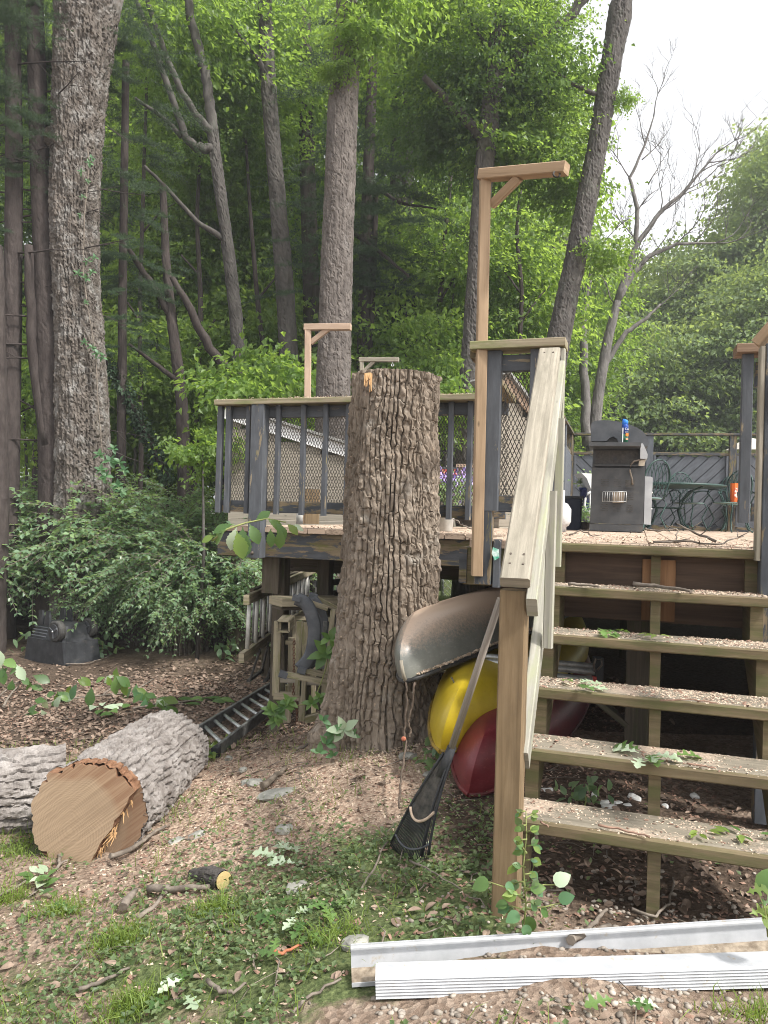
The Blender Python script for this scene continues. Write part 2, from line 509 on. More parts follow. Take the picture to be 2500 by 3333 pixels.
m_wstone = M('white_stone', (0.50, 0.50, 0.48), (0.78, 0.77, 0.74), 9, 0.7, 0.5, 30)
m_pebble = M('pebble', (0.13, 0.11, 0.09), (0.40, 0.35, 0.295), 14, 0.7, 0.1)
m_rope = M('old_rope', (0.08, 0.06, 0.045), (0.15, 0.115, 0.09), 60, 0.9, 0.4)
m_rust = M('rusty_chain', (0.10, 0.045, 0.03), (0.2, 0.1, 0.06), 50, 0.8, 0.3)
m_twig = M('twig_bark', (0.10, 0.082, 0.066), (0.23, 0.195, 0.16), 18, 0.85, 0.4)
m_stem = M('green_stem', (0.16, 0.19, 0.06), (0.26, 0.28, 0.1), 18, 0.6, 0.1)
# leaves
l_forest = leafmat('forest_leaf', (0.08, 0.14, 0.042), (0.145, 0.23, 0.065), 0.58, 0.42, (0.18, 0.26, 0.07))
l_forest2 = leafmat('blue_green_leaf', (0.04, 0.085, 0.03), (0.09, 0.155, 0.05), 0.45, 0.4)
l_bright = leafmat('sunlit_tint_leaf', (0.10, 0.17, 0.048), (0.165, 0.25, 0.075), 0.6, 0.5, (0.22, 0.31, 0.09))  # forest leaf in a lighter copy, with sunlight put into its colour
l_hazed = leafmat('hazed_leaf', (0.11, 0.165, 0.075), (0.19, 0.255, 0.115), 0.5, 0.5)  # lighter green, with the glare over the far trees put into the colour
l_shrub = leafmat('shrub_leaf', (0.105, 0.175, 0.105), (0.175, 0.27, 0.16), 0.42, 0.3, (0.22, 0.32, 0.15))
l_pine = leafmat('pine_needle', (0.028, 0.055, 0.032), (0.055, 0.092, 0.05), 0.25, 0.5)
l_cover = leafmat('ground_cover_leaf', (0.06, 0.10, 0.04), (0.125, 0.175, 0.075), 0.3, 0.42, (0.19, 0.235, 0.12))
l_grass = leafmat('grass_blade', (0.10, 0.16, 0.035), (0.19, 0.26, 0.065), 0.35, 0.5)
l_big = leafmat('broad_leaf', (0.055, 0.115, 0.035), (0.11, 0.19, 0.06), 0.3, 0.35, (0.16, 0.26, 0.07))
l_pale = leafmat('pale_leaf_underside', (0.26, 0.34, 0.22), (0.42, 0.5, 0.36), 0.2, 0.5)
l_creep = leafmat('creeper_leaf', (0.06, 0.14, 0.07), (0.12, 0.23, 0.11), 0.35, 0.4)

def barkmat(name, c1, c2, scale=7, lichen=None, lcut=(0.56, 0.7), bmp=0.8, stretch=(1, 1, 0.3), bscale=30, fleck=None, stain=None):
    m, n, b = newmat(name)
    v = mapped(n, 'Object', stretch)
    c = ramp(n, noise(n, v, scale, 8, 0.7), [(0.32, c1), (0.68, c2)])
    vv = mapped(n, 'Object', (1, 1, 1))
    if lichen is not None:
        mk = ramp(n, noise(n, vv, 5, 6, 0.7), [(lcut[0], (0, 0, 0)), (lcut[1], (0.85, 0.85, 0.85))])
        c = mixc(n, mk, c, lichen)
    if stain is not None:
        mk = ramp(n, noise(n, mapped(n, 'Object', (1, 1, .35)), 3.2, 7, 0.72), [(0.48, (0, 0, 0)), (0.66, (0.85, 0.85, 0.85))])
        c = mixc(n, mk, c, stain)
    if fleck is not None:
        mk = ramp(n, noise(n, vv, 46, 3, 0.6), [(0.65, (0, 0, 0)), (0.70, (0.9, 0.9, 0.9))])
        c = mixc(n, mk, c, fleck)
    n.links.new(c, b.inputs['Base Color'])
    b.inputs['Roughness'].default_value = 0.92
    b.inputs['Specular IOR Level'].default_value = 0.15
    bump(n, b, noise(n, v, bscale, 6, 0.7), bmp, 0.02)
    return m
b_stump = barkmat('stump_bark', (0.15, 0.118, 0.09), (0.30, 0.25, 0.20), 9, (0.29, 0.265, 0.23), fleck=(0.44, 0.34, 0.25), stain=(0.115, 0.092, 0.07))
b_log = barkmat('pale_log_bark', (0.14, 0.12, 0.107), (0.345, 0.318, 0.297), 9, (0.27, 0.253, 0.24), bscale=40)
b_oak = barkmat('oak_bark', (0.055, 0.046, 0.039), (0.165, 0.142, 0.122), 9, (0.25, 0.24, 0.225), (0.5, 0.66))
b_grey = barkmat('grey_bark', (0.05, 0.045, 0.042), (0.115, 0.105, 0.096), 12, (0.115, 0.12, 0.10))
b_scaly = barkmat('scaly_bark', (0.07, 0.06, 0.054), (0.165, 0.145, 0.13), 14, (0.18, 0.165, 0.155))
b_pine = barkmat('pine_bark', (0.035, 0.028, 0.026), (0.08, 0.066, 0.06), 12)
b_dead = barkmat('dead_tree_bark', (0.09, 0.082, 0.076), (0.19, 0.175, 0.165), 12, (0.22, 0.21, 0.20))
def cutmat(nm='sawn_end_grain', gain=1.0):
    m, n, b = newmat(nm)
    v = mapped(n, 'Object', (1, 1, 1))
    vl = n.nodes.new('ShaderNodeVectorMath'); vl.operation = 'LENGTH'
    nz = n.nodes.new('ShaderNodeTexNoise'); nz.inputs['Scale'].default_value = 5
    n.links.new(v, nz.inputs['Vector'])
    ad = n.nodes.new('ShaderNodeMix'); ad.data_type = 'RGBA'; ad.inputs[0].default_value = 0.06
    n.links.new(v, ad.inputs[6]); n.links.new(nz.outputs['Color'], ad.inputs[7]); ad.inputs[0].default_value = 0.12
    n.links.new(ad.outputs[2], vl.inputs[0])
    mu = n.nodes.new('ShaderNodeMath'); mu.operation = 'MULTIPLY'; mu.inputs[1].default_value = 610
    n.links.new(vl.outputs['Value'], mu.inputs[0])
    si = n.nodes.new('ShaderNodeMath'); si.operation = 'SINE'
    n.links.new(mu.outputs[0], si.inputs[0])
    mr = n.nodes.new('ShaderNodeMapRange'); mr.inputs[1].default_value = -1; mr.inputs[2].default_value = 1
    n.links.new(si.outputs[0], mr.inputs[0])
    c = ramp(n, mr.outputs[0], [(0, (0.205, 0.143, 0.09)), (1, (0.25, 0.176, 0.112))])
    c = mixc(n, ramp(n, noise(n, v, 6, 5), [(0.4, (0, 0, 0)), (0.7, (0.8, 0.8, 0.8))]), c, (0.19, 0.13, 0.082))
    c = mixc(n, ramp(n, vl.outputs['Value'], [(0.215, (0, 0, 0)), (0.245, (0.85, 0.85, 0.85))]), c, (0.17, 0.09, 0.048))
    # saw strokes and a few black stains
    rot = n.nodes.new('ShaderNodeMapping'); rot.vector_type = 'TEXTURE'; rot.inputs['Rotation'].default_value = (0, R(-38), 0); rot.inputs['Scale'].default_value = (.6, 1, .011)
    n.links.new(v, rot.inputs[0])
    c = mixc(n, ramp(n, noise(n, rot.outputs[0], 1.2, 4), [(0.42, (0, 0, 0)), (0.62, (0.38, 0.38, 0.38))]), c, (0.38, 0.28, 0.18))
    c = mixc(n, ramp(n, noise(n, v, 13, 2, 0.5), [(0.75, (0, 0, 0)), (0.78, (0.95, 0.95, 0.95))]), c, (0.03, 0.025, 0.022))
    c = mixc(n, 1 - gain, c, (.10, .055, .03))
    n.links.new(c, b.inputs['Base Color'])
    b.inputs['Roughness'].default_value = 0.8
    bump(n, b, noise(n, rot.outputs[0], 1.2, 4), 0.4, 0.003)
    return m
m_cut = cutmat()
m_cut2 = cutmat('dark_sawn_end_grain', .55)
m_innerbark = M('red_inner_bark', (0.12, 0.058, 0.03), (0.24, 0.13, 0.075), 30, 0.9, 0.6, 60)
m_splint = wood('fresh_splinter', (0.36, 0.20, 0.09), (0.52, 0.34, 0.17), grain=60)
# ------------------------------------------------------------------ ground
def axis_pts(lo, hi, n0, nhi, far_lo, far_hi):
    core = np.arange(lo, hi, n0)
    out, x, st = [], hi, n0
    while x < far_hi:
        out.append(x); x += st; st *= nhi
    left, x, st = [], lo - n0, n0
    while x > far_lo:
        left.append(x); x -= st; st *= nhi
    return np.array(left[::-1] + list(core) + out + [far_hi])
gx = axis_pts(-3.4, 2.2, 0.03, 1.13, -260, 260)
gy = axis_pts(1.6, 7.2, 0.03, 1.13, -30, 420)
GX, GY = np.meshgrid(gx, gy)
GZ = ground_np(GX, GY)
near = np.exp(-((GX + 0.4) / 4) ** 2 - ((GY - 4) / 4) ** 2)
GZ = GZ + near * (0.030 * (vnoise(GX * 5, GY * 5, GX * 0, 3) - 0.5) + 0.014 * (vnoise(GX * 15, GY * 15, GX * 0, 4) - 0.5))
def n2(x, y, s, seed): return vnoise(x * s, y * s, x * 0, seed)
fb = 0.5 * n2(GX, GY, 1.3, 11) + 0.3 * n2(GX, GY, 3.1, 12) + 0.2 * n2(GX, GY, 7.7, 13)
def ell(x0, y0, rx, ry, p=2): return np.exp(-(((GX - x0) / rx) ** 2 + ((GY - y0) / ry) ** 2))
saw = 1.25 * ell(0.0, 4.25, 0.75, 0.42) + 0.9 * ell(-0.45, 4.2, 0.7, 0.6) + 0.7 * ell(-1.25, 5.2, 0.6, 0.7) + 0.45 * ell(-0.8, 3.3, 0.8, 0.7) + 0.45 * ell(-0.7, 2.6, 0.7, 0.4)
saw = np.clip(saw * (0.55 + 0.9 * fb), 0, 1)
green = np.clip(1.0 * ell(0.05, 2.9, 0.75, 0.62) + 0.9 * ell(-1.6, 4.6, 0.6, 1.1) + 0.75 * ell(-1.2, 2.6, 1.2, 0.65) + 0.8 * (GY > 13) , 0, 1) * np.clip(0.2 + 1.6 * fb, 0, 1)
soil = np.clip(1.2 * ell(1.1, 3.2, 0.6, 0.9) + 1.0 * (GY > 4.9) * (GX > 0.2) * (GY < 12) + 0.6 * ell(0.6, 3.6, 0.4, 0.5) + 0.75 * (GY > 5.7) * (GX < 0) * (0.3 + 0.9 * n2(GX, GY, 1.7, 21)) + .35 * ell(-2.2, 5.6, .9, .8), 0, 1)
idx = np.arange(len(gx) * len(gy)).reshape(len(gy), len(gx))
gf = np.stack([idx[:-1, :-1], idx[:-1, 1:], idx[1:, 1:], idx[1:, :-1]], -1).reshape(-1, 4)
def ground_mat():
    m, n, b = newmat('ground_soil')
    v = mapped(n, 'Object', (1, 1, 1))
    def att(k):
        a = n.nodes.new('ShaderNodeAttribute'); a.attribute_name = k
        return a.outputs['Fac']
    def mask(k, scale, gain=0.7, lo=0.5, hi=0.62):
        ad = n.nodes.new('ShaderNodeMath'); ad.operation = 'MULTIPLY_ADD'
        n.links.new(noise(n, v, scale, 6, 0.7), ad.inputs[0]); ad.inputs[1].default_value = gain
        n.links.new(att(k), ad.inputs[2])
        return ramp(n, ad.outputs[0], [(lo, (0, 0, 0)), (hi, (1, 1, 1))])
    c = ramp(n, noise(n, v, 16, 8, 0.75), [(0.3, (0.15, 0.118, 0.09)), (0.5, (0.26, 0.21, 0.165)), (0.7, (0.40, 0.335, 0.27))])
    vo = n.nodes.new('ShaderNodeTexVoronoi'); vo.inputs['Scale'].default_value = 42
    n.links.new(v, vo.inputs['Vector'])
    lit = ramp(n, vo.outputs['Color'], [(0.1, (0.12, 0.075, 0.05)), (0.5, (0.24, 0.165, 0.12)), (0.9, (0.38, 0.29, 0.225))])
    c = mixc(n, 0.6, c, lit)
    vs = n.nodes.new('ShaderNodeTexVoronoi'); vs.inputs['Scale'].default_value = 95
    n.links.new(v, vs.inputs['Vector'])
    sc = ramp(n, vs.outputs['Color'], [(0.0, (0.25, 0.172, 0.122)), (0.5, (0.385, 0.28, 0.21)), (1.0, (0.55, 0.435, 0.335))])
    c = mixc(n, mask('saw', 24, 0.8, 0.7, 0.9), c, sc)
    gc = ramp(n, noise(n, v, 60, 4, 0.7), [(0.35, (0.055, 0.075, 0.03)), (0.65, (0.15, 0.18, 0.075))])
    c = mixc(n, mask('green', 9, 0.8, 0.85, 1.05), c, gc)
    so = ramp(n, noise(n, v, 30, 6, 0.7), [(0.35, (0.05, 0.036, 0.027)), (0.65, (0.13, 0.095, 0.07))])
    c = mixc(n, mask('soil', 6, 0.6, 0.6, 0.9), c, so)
    n.links.new(c, b.inputs['Base Color'])
    b.inputs['Roughness'].default_value = 0.95
    b.inputs['Specular IOR Level'].default_value = 0.1
    ad = n.nodes.new('ShaderNodeMath'); ad.operation = 'ADD'
    n.links.new(noise(n, v, 50, 6, 0.75), ad.inputs[0]); n.links.new(vo.outputs['Distance'], ad.inputs[1])
    bump(n, b, ad.outputs[0], 0.8, 0.02)
    return m
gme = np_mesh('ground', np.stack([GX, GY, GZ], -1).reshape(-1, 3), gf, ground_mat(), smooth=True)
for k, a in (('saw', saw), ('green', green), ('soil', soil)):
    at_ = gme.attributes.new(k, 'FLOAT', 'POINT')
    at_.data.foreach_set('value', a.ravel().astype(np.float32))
tag(link('ground', gme), 'sloping yard of soil, leaf litter, sawdust and weeds', kind='structure')

# ------------------------------------------------------------------ deck frame (local: x along the stair edge, y away, z up from the deck top)
AL = R(18.5)
P0 = at(1801, 1769, 3.75)
UX = Vector((math.cos(AL), -math.sin(AL), 0)); VY = Vector((math.sin(AL), math.cos(AL), 0)); ZU = Vector((0, 0, 1))
def loc(p):
    d = Vector(p) - P0
    return Vector((d.dot(UX), d.dot(VY), d.z))
def LP(px, py, v):
    """deck-local point where the pixel ray meets the local plane y = v"""
    r = ray(px, py); rel = EYE - P0
    t = (v - rel.dot(VY)) / r.dot(VY)
    return loc(EYE + r * t)
def wl(u, v, z): return P0 + UX * u + VY * v + ZU * z
GL = lambda u, v: gz(wl(u, v, 0).x, wl(u, v, 0).y) - P0.z     # ground height, deck-local
def droot(name, label, cat, group=None): return empty(name, P0, -AL, label, cat, group)
VL = loc(at(1300, 1295, 5.38)).y
ULL = LP(722, 1310, VL).x
UT = -0.46                                     # the deck is notched back for the felled tree
deck = droot('deck', 'raised wooden deck with sawdust on its boards and dark space below', 'deck')
pw, gap = 0.14, 0.006
u = ULL + 0.02
k = 0
while u < 6.4:
    v0 = (VL - 0.02) if u + pw / 2 < UT else 0.055
    mb = MB(); mb.beam((u + pw / 2, v0, -0.018), (u + pw / 2, 9.9, -0.018), pw, 0.036, (0, 0, 1), 0.004)
    mb.build('plank', m_deck, deck)
    u += pw + gap; k += 1
mb = MB(); mb.beam((-0.03, 0.02, -0.0165), (0.945, 0.02, -0.0165), 0.10, 0.042, (0, 0, 1), 0.006); mb.build('nosing_board', m_tread, deck)
mb = MB(); mb.beam((ULL, VL + 0.02, -0.13), (UT + 0.02, VL + 0.02, -0.13), 0.04, 0.185, (0, 0, 1)); mb.build('rim_joist', m_rim, deck)
mb = MB(); mb.beam((UT, VL + 0.02, -0.13), (UT, 0.06, -0.13), 0.04, 0.185, (0, 0, 1)); mb.build('rim_joist', m_rim, deck)
mb = MB(); mb.beam((UT, 0.09, -0.135), (-0.01, 0.09, -0.135), 0.04, 0.19, (0, 0, 1)); mb.build('rim_joist', m_tread, deck)
mb = MB(); mb.beam((ULL + 0.02, VL + 0.04, -0.13), (ULL + 0.02, 9.8, -0.13), 0.04, 0.185, (0, 0, 1)); mb.build('rim_joist', m_rim, deck)
mb = MB(); mb.beam((0.94, 0.09, -0.135), (6.3, 0.09, -0.135), 0.04, 0.19, (0, 0, 1)); mb.build('rim_joist', m_paint2, deck)
for k in range(30):  # added boards, out of view, blocking light that leaks under the deck
    uu = .98 + k * .18
    mb = MB(); mb.beam((uu + .08, .12, GL(uu, .12) - .05), (uu + .08, .12, -.23), .17, .02, (0, 1, 0)); mb.build('side_board', m_dark, deck)
mb = MB(); mb.beam((-0.01, 0.09, -0.20), (0.94, 0.09, -0.20), 0.03, 0.32, (0, 0, 1)); mb.build('skirt_board', m_ply, deck)
mb = MB(); mb.beam((0.49, 0.07, -0.06), (0.49, 0.07, -0.35), 0.15, 0.025, (0, 1, 0)); mb.build('skirt_patch', wood('brown_patch_wood', (0.17, 0.085, 0.04), (0.27, 0.15, 0.075)), deck)
for v in np.arange(VL + 0.7, 9.6, 1.3):
    mb = MB(); mb.beam((ULL + 0.05, v, -0.28), (6.2, v, -0.28), 0.09, 0.18, (0, 0, 1)); mb.build('joist_beam', m_dark, deck)
for (uu, vv, wd) in ((ULL + 0.42, VL + 0.25, .10), (ULL + 0.66, VL + 0.55, .10), (UT - .3, VL + .7, .12), (-.55, 2.9, .13), (0.42, 0.75, .15), (2.2, .8, .13), (.3, 4.2, .13), (-2.3, 4.2, .13), (-1.0, 6.0, .13), (2.0, 5.0, .13)):
    mb = MB(); mb.beam((uu, vv, GL(uu, vv) - .05), (uu, vv, -0.37 if vv > VL + .6 or uu > 0 else -.22), wd, wd, (0, 1, 0)); mb.build('support_post', m_dark, deck)
mb = MB(); mb.beam((ULL + 0.40, VL + 0.12, -0.22), (ULL + 0.40, VL + 0.12, -0.50), 0.14, 0.05, (0, 1, 0)); mb.build('hanger_block', m_dark, deck)
mb = MB(); mb.beam((0.02, 0.72, -0.78), (0.36, 0.72, -1.02), 0.03, 0.1, (0, 1, 0)); mb.build('diagonal_brace', m_dark, deck)

# ------------------------------------------------------------------ expanded-metal lattice between u0..u1, z0..z1 in a plane local y = v
def lattice(mb, u0, u1, z0, z1, v, cw=0.0215, chh=0.047, t=0.0040):
    W, H = u1 - u0, z1 - z0
    sl_ = cw / chh
    for sgn in (1, -1):
        s = -H * sl_ if sgn > 0 else 0
        e = W if sgn > 0 else W + H * sl_
        q = s - (s % cw) if s else 0
        while q < e:
            pts = []
            # line u = q + sgn*sl*z
            za, zb = 0.0, H
            ua, ub = q, q + sgn * sl_ * H
            if sgn > 0:
                if ua < 0: za = -ua / sl_; ua = 0
                if ub > W: zb = (W - q) / sl_; ub = W
            else:
                if ua > W: za = (ua - W) / sl_; ua = W
                if ub < 0: zb = q / sl_; ub = 0
            if zb - za > 0.01:
                mb.beam((u0 + ua, v + 0.0015 * sgn, z0 + za), (u0 + ub, v + 0.0015 * sgn, z0 + zb), t, 0.0028, (0, 1, 0), 0.0005, ends=(0, 0))
            q += cw

# left railing
rl = droot('deck_railing', 'grey painted deck railing with diamond lattice left and behind the stump', 'railing')
ztop = LP(1100, 1296, VL - .03).z
ucl = LP(705, 1296, VL - .06).x
mb = MB(); mb.beam((ucl, VL - .02, ztop - .02), (UT + .04, VL - .02, ztop - .02), 0.15, 0.04, (0, 0, 1)); mb.build('cap_rail', m_cap, rl)
zr0, zr1 = LP(1000, 1358, VL).z, LP(1000, 1317, VL).z
mb = MB(); mb.beam((ucl + .05, VL + .02, (zr0 + ztop - .045) / 2), (UT, VL + .02, (zr0 + ztop - .045) / 2), 0.038, ztop - .045 - zr0, (0, 0, 1)); mb.build('upper_rail', m_paint, rl)
zb1, zb0 = LP(1000, 1634, VL).z, LP(1000, 1672, VL).z
mb = MB(); mb.beam((ucl + .03, VL + .02, (zb0 + zb1) / 2), (UT, VL + .02, (zb0 + zb1) / 2), 0.038, zb1 - zb0, (0, 0, 1)); mb.build('lower_rail', m_paint2, rl)
mb = MB(); lattice(mb, ucl + .06, UT, zb1 - .01, zr0 + .01, VL + .052); mb.build('metal_lattice', m_lat, rl)
pst = LP(840, 1500, VL - .06)
mb = MB(); mb.beam((pst.x, VL - .045, -.225), (pst.x, VL - .045, ztop - .042), 0.105, 0.09, (0, 1, 0)); p_ = mb.build('post', m_paint, rl)
for zz in (-.10, -.19):
    mb = MB(); mb.sphere((pst.x - .01, VL - .092, zz), .013, 8, 5); mb.build('bolt', m_bolt, p_)
for px in (720, 748):
    q = LP(px, 1480, VL)
    mb = MB(); mb.beam((q.x, VL - .02, zb0 - .01), (q.x, VL - .02, ztop - .042), 0.042, 0.04, (0, 1, 0)); mb.build('corner_post', m_paint, rl)
for px in (812, 908, 990, 1062, 1468):
    q = LP(px, 1480, VL)
    mb = MB(); mb.beam((q.x, VL - .02, zb0 - .012), (q.x, VL - .02, ztop - .042), 0.036, 0.036, (0, 1, 0)); mb.build('baluster', m_paint, rl)
qn = 0
for px in (1135, 1210, 1290, 1370, 1530):
    q = LP(px, 1480, VL)
    mb = MB(); mb.beam((q.x, VL - .02, zb0 - .012), (q.x, VL - .02, ztop - .042), 0.036, 0.036, (0, 1, 0)); mb.build('baluster', m_paint, rl)

# panel beside the stairs
rp = droot('stair_side_railing', 'narrow grey lattice railing panel with peeling board at stair top', 'railing')
vp = 0.06
zc = LP(1690, 1117, vp).z
ua, ub = LP(1535, 1130, vp - .05).x, LP(1842, 1130, vp - .05).x
mb = MB(); mb.beam((ua, vp - .02, zc - .021), (ub, vp - .02, zc - .021), 0.15, 0.042, (0, 0, 1)); mb.build('cap_rail', m_cap, rp)
mb = MB(); mb.beam((ua + .012, vp, zc - .044), (ua + .012, vp + 1.15, zc - .11), 0.06, 0.042, (0, 0, 1)); mb.build('side_rail', m_tread, rp)
q0, q1 = LP(1578, 1400, vp), LP(1632, 1400, vp)
zlo = LP(1600, 1662, vp).z
mb = MB(); mb.beam(((q0.x + q1.x) / 2, vp - .03, zlo), ((q0.x + q1.x) / 2, vp - .03, zc - .044), q1.x - q0.x, 0.05, (0, 1, 0)); mb.build('peeling_board', m_paint, rp)
zpb = LP(1590, 1900, vp).z
mb = MB(); mb.beam((q0.x + .018, vp - .028, zpb), (q0.x + .018, vp - .028, zlo - .004), .085, .05, (0, 1, 0)); mb.build('lower_post', m_paint2, rp)
mb = MB(); mb.beam((q0.x + .085, vp - .02, LP(1615, 1910, vp).z), (q0.x + .085, vp - .02, LP(1615, 1755, vp).z), .036, .04, (0, 1, 0)); mb.build('nailed_block', m_paint, rp)
za, zb = LP(1690, 1210, vp).z, LP(1690, 1156, vp).z
mb = MB(); mb.beam((q1.x, vp, (za + zb) / 2), (ub - .05, vp, (za + zb) / 2), .04, zb - za, (0, 0, 1)); mb.build('upper_rail', m_paint, rp)
zd, ze = LP(1690, 1668, vp).z, LP(1690, 1614, vp).z
mb = MB(); mb.beam((q1.x, vp, (zd + ze) / 2), (ub - .05, vp, (zd + ze) / 2), .04, ze - zd, (0, 0, 1)); mb.build('lower_rail', m_paint2, rp)
mb = MB(); lattice(mb, q1.x, ub - .06, ze - .005, za + .005, vp + .03, 0.0215, 0.047, .0040); mb.build('metal_lattice', m_lat, rp)
qb = LP(1742, 1300, vp)
mb = MB(); mb.beam((qb.x, vp - .03, zlo), (qb.x, vp - .03, zc - .044), .045, .05, (0, 1, 0)); mb.build('baluster', m_paint, rp)
qd = LP(1806, 1400, vp)
mb = MB(); mb.beam((qd.x, vp - .03, -.045), (qd.x, vp - .03, zc - .044), .05, .09, (0, 1, 0)); mb.build('end_post', m_paint, rp)
mb = MB(); mb.beam((qd.x + .036, vp - .05, -.03), (qd.x + .036, vp - .05, zc - .05), .02, .05, (0, 1, 0)); mb.build('end_strip', m_grey, rp)
tgm = MB(); tgm.prism([(0, 0), (.03, .01), (.035, .05), (.012, .065), (-.005, .03)], (q0.x + .07, vp - .06, -.03), (1, 0, 0), (0, -.2, -1), (.0, .002, 0)); 
tag_ = tgm.build('plastic_tag', M('torn_plastic_tag', (0.03, 0.30, 0.18), (0.62, 0.68, 0.66), 30, .4, 0), rp)

# ------------------------------------------------------------------ staircase
RISE, RUN = 0.19, 0.2145
st = droot('staircase', 'open wooden staircase of five mossy treads up to the deck', 'stairs')
SW = 0.915
for k in range(1, 6):
    yf = -k * RUN; z = -k * RISE
    x0, x1 = -.015, SW + .02
    t_ = MB()
    t_.beam((x0, yf + .012, z - .021), (x1, yf + .012, z - .021), .03, .042, (0, 0, 1), .005)
    o = t_.build('tread_edge', m_tread, None)
    t2 = MB()
    t2.beam((x0 + .002, yf + .132, z - .0185), (x1 - .002, yf + .132, z - .0185), .205, .037, (0, 0, 1), .005)
    tr = t2.build('tread', m_treadtop, st)
    o.parent = tr
def stringer(x, wd, mat_, foot):
    pts = []
    for k in range(0, 6):
        y = -k * RUN + .035; z = -k * RISE - .043
        if k: pts += [(y + RUN - .002, z), (y, z)]
        else: pts += [(y + .05, z), (y, z)]
    yb = -5 * RUN + .035
    pts += [(yb, foot), (yb + .05, foot), (yb + .06, -5 * RISE - .16), (0.08, -.42), (.085, -.043)]
    mb = MB(); mb.prism([(p[0], p[1]) for p in pts], (x - wd / 2, 0, 0), (0, 1, 0), (0, 0, 1), (wd, 0, 0))
    # side faces need the grain: cheap UVs come from the polygon
    return mb.build('stringer', mat_, st)
FT = GL(.45, -5 * RUN) - .06
stringer(.03, .05, m_tread, FT)
stringer(.475, .042, m_tread, FT)
stringer(SW - .03, .05, m_tread, FT)
# left stair handrail
hr = droot('stair_handrail', 'sloping sun bleached handrail on a square newel post left of stairs', 'handrail')
h0, h1 = loc(at(1790, 1145, 3.60)), loc(at(1676, 1897, 2.52))
dirh = (h1 - h0).normalized()
mb = MB(); mb.beam(h0, h1, .098, .044, (0, 0, 1), .006); mb.build('rail_cap', m_rail, hr)
nw = loc(at(1663, 2400, 2.60))
mb = MB(); mb.beam((nw.x, nw.y, GL(nw.x, nw.y) - .1), (nw.x, nw.y, h1.z - .03), .088, .088, (0, 1, 0), .005); mb.build('newel_post', m_post, hr)
off = Vector((.055, 0, -.05))
mb = MB(); mb.beam(h0 + off + Vector((0, 0, -.03)), h1 + off + Vector((0, .02, -.03)), .036, .085, (0, 0, 1)); mb.build('rail_apron', m_grey, hr)
g0, g1 = loc(at(1806, 1640, 3.55)), loc(at(1702, 2475, 2.62))
mb = MB(); mb.beam(g0, g1, .04, .1, (0, 0, 1)); mb.build('lower_rail', m_grey, hr)
for f in (.3, .62):
    a = h0.lerp(h1, f) + Vector((.07, 0, -.06)); b_ = g0.lerp(g1, max(0, f - .02)) + Vector((.03, 0, .03))
    mb = MB(); mb.beam((a.x + .01, a.y, a.z), (a.x + .01, a.y, b_.z - .05), .036, .036, (0, 1, 0)); mb.build('baluster', m_grey, hr)
nside = (h1 - h0).normalized().cross(Vector((1, 0, 0))).normalized()
if nside.z < 0: nside = -nside
for (f, s_) in ((.955, -.022), (.955, .022), (.925, -.024), (.925, .02), (.03, -.02), (.03, .02)):
    c = h0.lerp(h1, f) + Vector((s_, 0, 0)) + nside * .0225
    mb = MB(); mb.tube([c, c + nside * .002], [.0045, .004], 8); mb.build('screw_head', m_bolt, hr)
for k in range(1, 6):
    for xx in (.03, .475, SW - .03):
        for dy in (.06, .17):
            c = Vector((xx + rnd.uniform(-.008, .008), -k * RUN + dy, -k * RISE)); mb = MB(); mb.tube([c, c + Vector((0, 0, .0015))], [.0045, .004], 8); mb.build('screw_head', m_bolt, st)
# right stair railing, mostly past the frame
rr = droot('stair_handrail', 'dark grey newel and sloping handrail at the right edge of stairs', 'handrail')
e0 = LP(2482, 1500, .0)
mb = MB(); mb.beam((e0.x + .06, -.02, -1.2), (e0.x + .06, -.02, LP(2482, 1128, 0).z), .13, .09, (0, 1, 0)); mb.build('newel_post', m_paint2, rr)
mb = MB(); mb.beam((e0.x - .016, -.02, -.04), (e0.x - .016, -.02, LP(2482, 1128, 0).z - .01), .02, .085, (0, 1, 0)); mb.build('trim_strip', m_rail, rr)
mb = MB(); mb.beam((e0.x - .03, .02, LP(2478, 1128, 0).z + .01), (e0.x + .36, -.1, LP(2478, 1128, 0).z + .50), .12, .042, (0, 0, 1)); mb.build('top_brace', m_cedar, rr)
mb = MB(); mb.beam((e0.x + .10, -.05, .84), (e0.x + .10, -1.15, -.12), .098, .044, (0, 0, 1)); mb.build('rail_cap', m_rail, rr)
# far right railing seen end-on
re_ = droot('deck_railing', 'short end of grey deck railing just left of the right newel', 'railing')
vq = .30
ca, cb = LP(2393, 1140, vq), LP(2480, 1140, vq)
mb = MB(); mb.beam((ca.x, vq, LP(2430, 1142, vq).z), (cb.x + .9, vq + .02, LP(2430, 1142, vq).z), .15, .045, (0, 0, 1)); mb.build('cap_rail', wood('brown_cap_wood', (.14, .09, .06), (.26, .18, .12)), re_)
pa = LP(2426, 1400, vq)
mb = MB(); mb.beam((pa.x, vq - .02, LP(2426, 1702, vq).z), (pa.x, vq - .02, LP(2430, 1158, vq).z), .05, .05, (0, 1, 0)); mb.build('baluster', m_paint, re_)
mb = MB(); mb.beam((pa.x + .04, vq + .03, LP(2426, 1640, vq).z - .04), (pa.x + .9, vq + .03, LP(2426, 1640, vq).z - .04), .038, .09, (0, 0, 1)); mb.build('lower_rail', m_paint2, re_)
mb = MB(); mb.beam((pa.x + .04, vq + .03, LP(2426, 1250, vq).z + .05), (pa.x + .9, vq + .03, LP(2426, 1250, vq).z + .05), .038, .12, (0, 0, 1)); mb.build('upper_rail', m_paint2, re_)
mb = MB(); mb.beam((pa.x + .26, vq - .02, LP(2426, 1702, vq).z), (pa.x + .26, vq - .02, LP(2430, 1158, vq).z), .04, .05, (0, 1, 0)); mb.build('baluster', m_paint, re_)

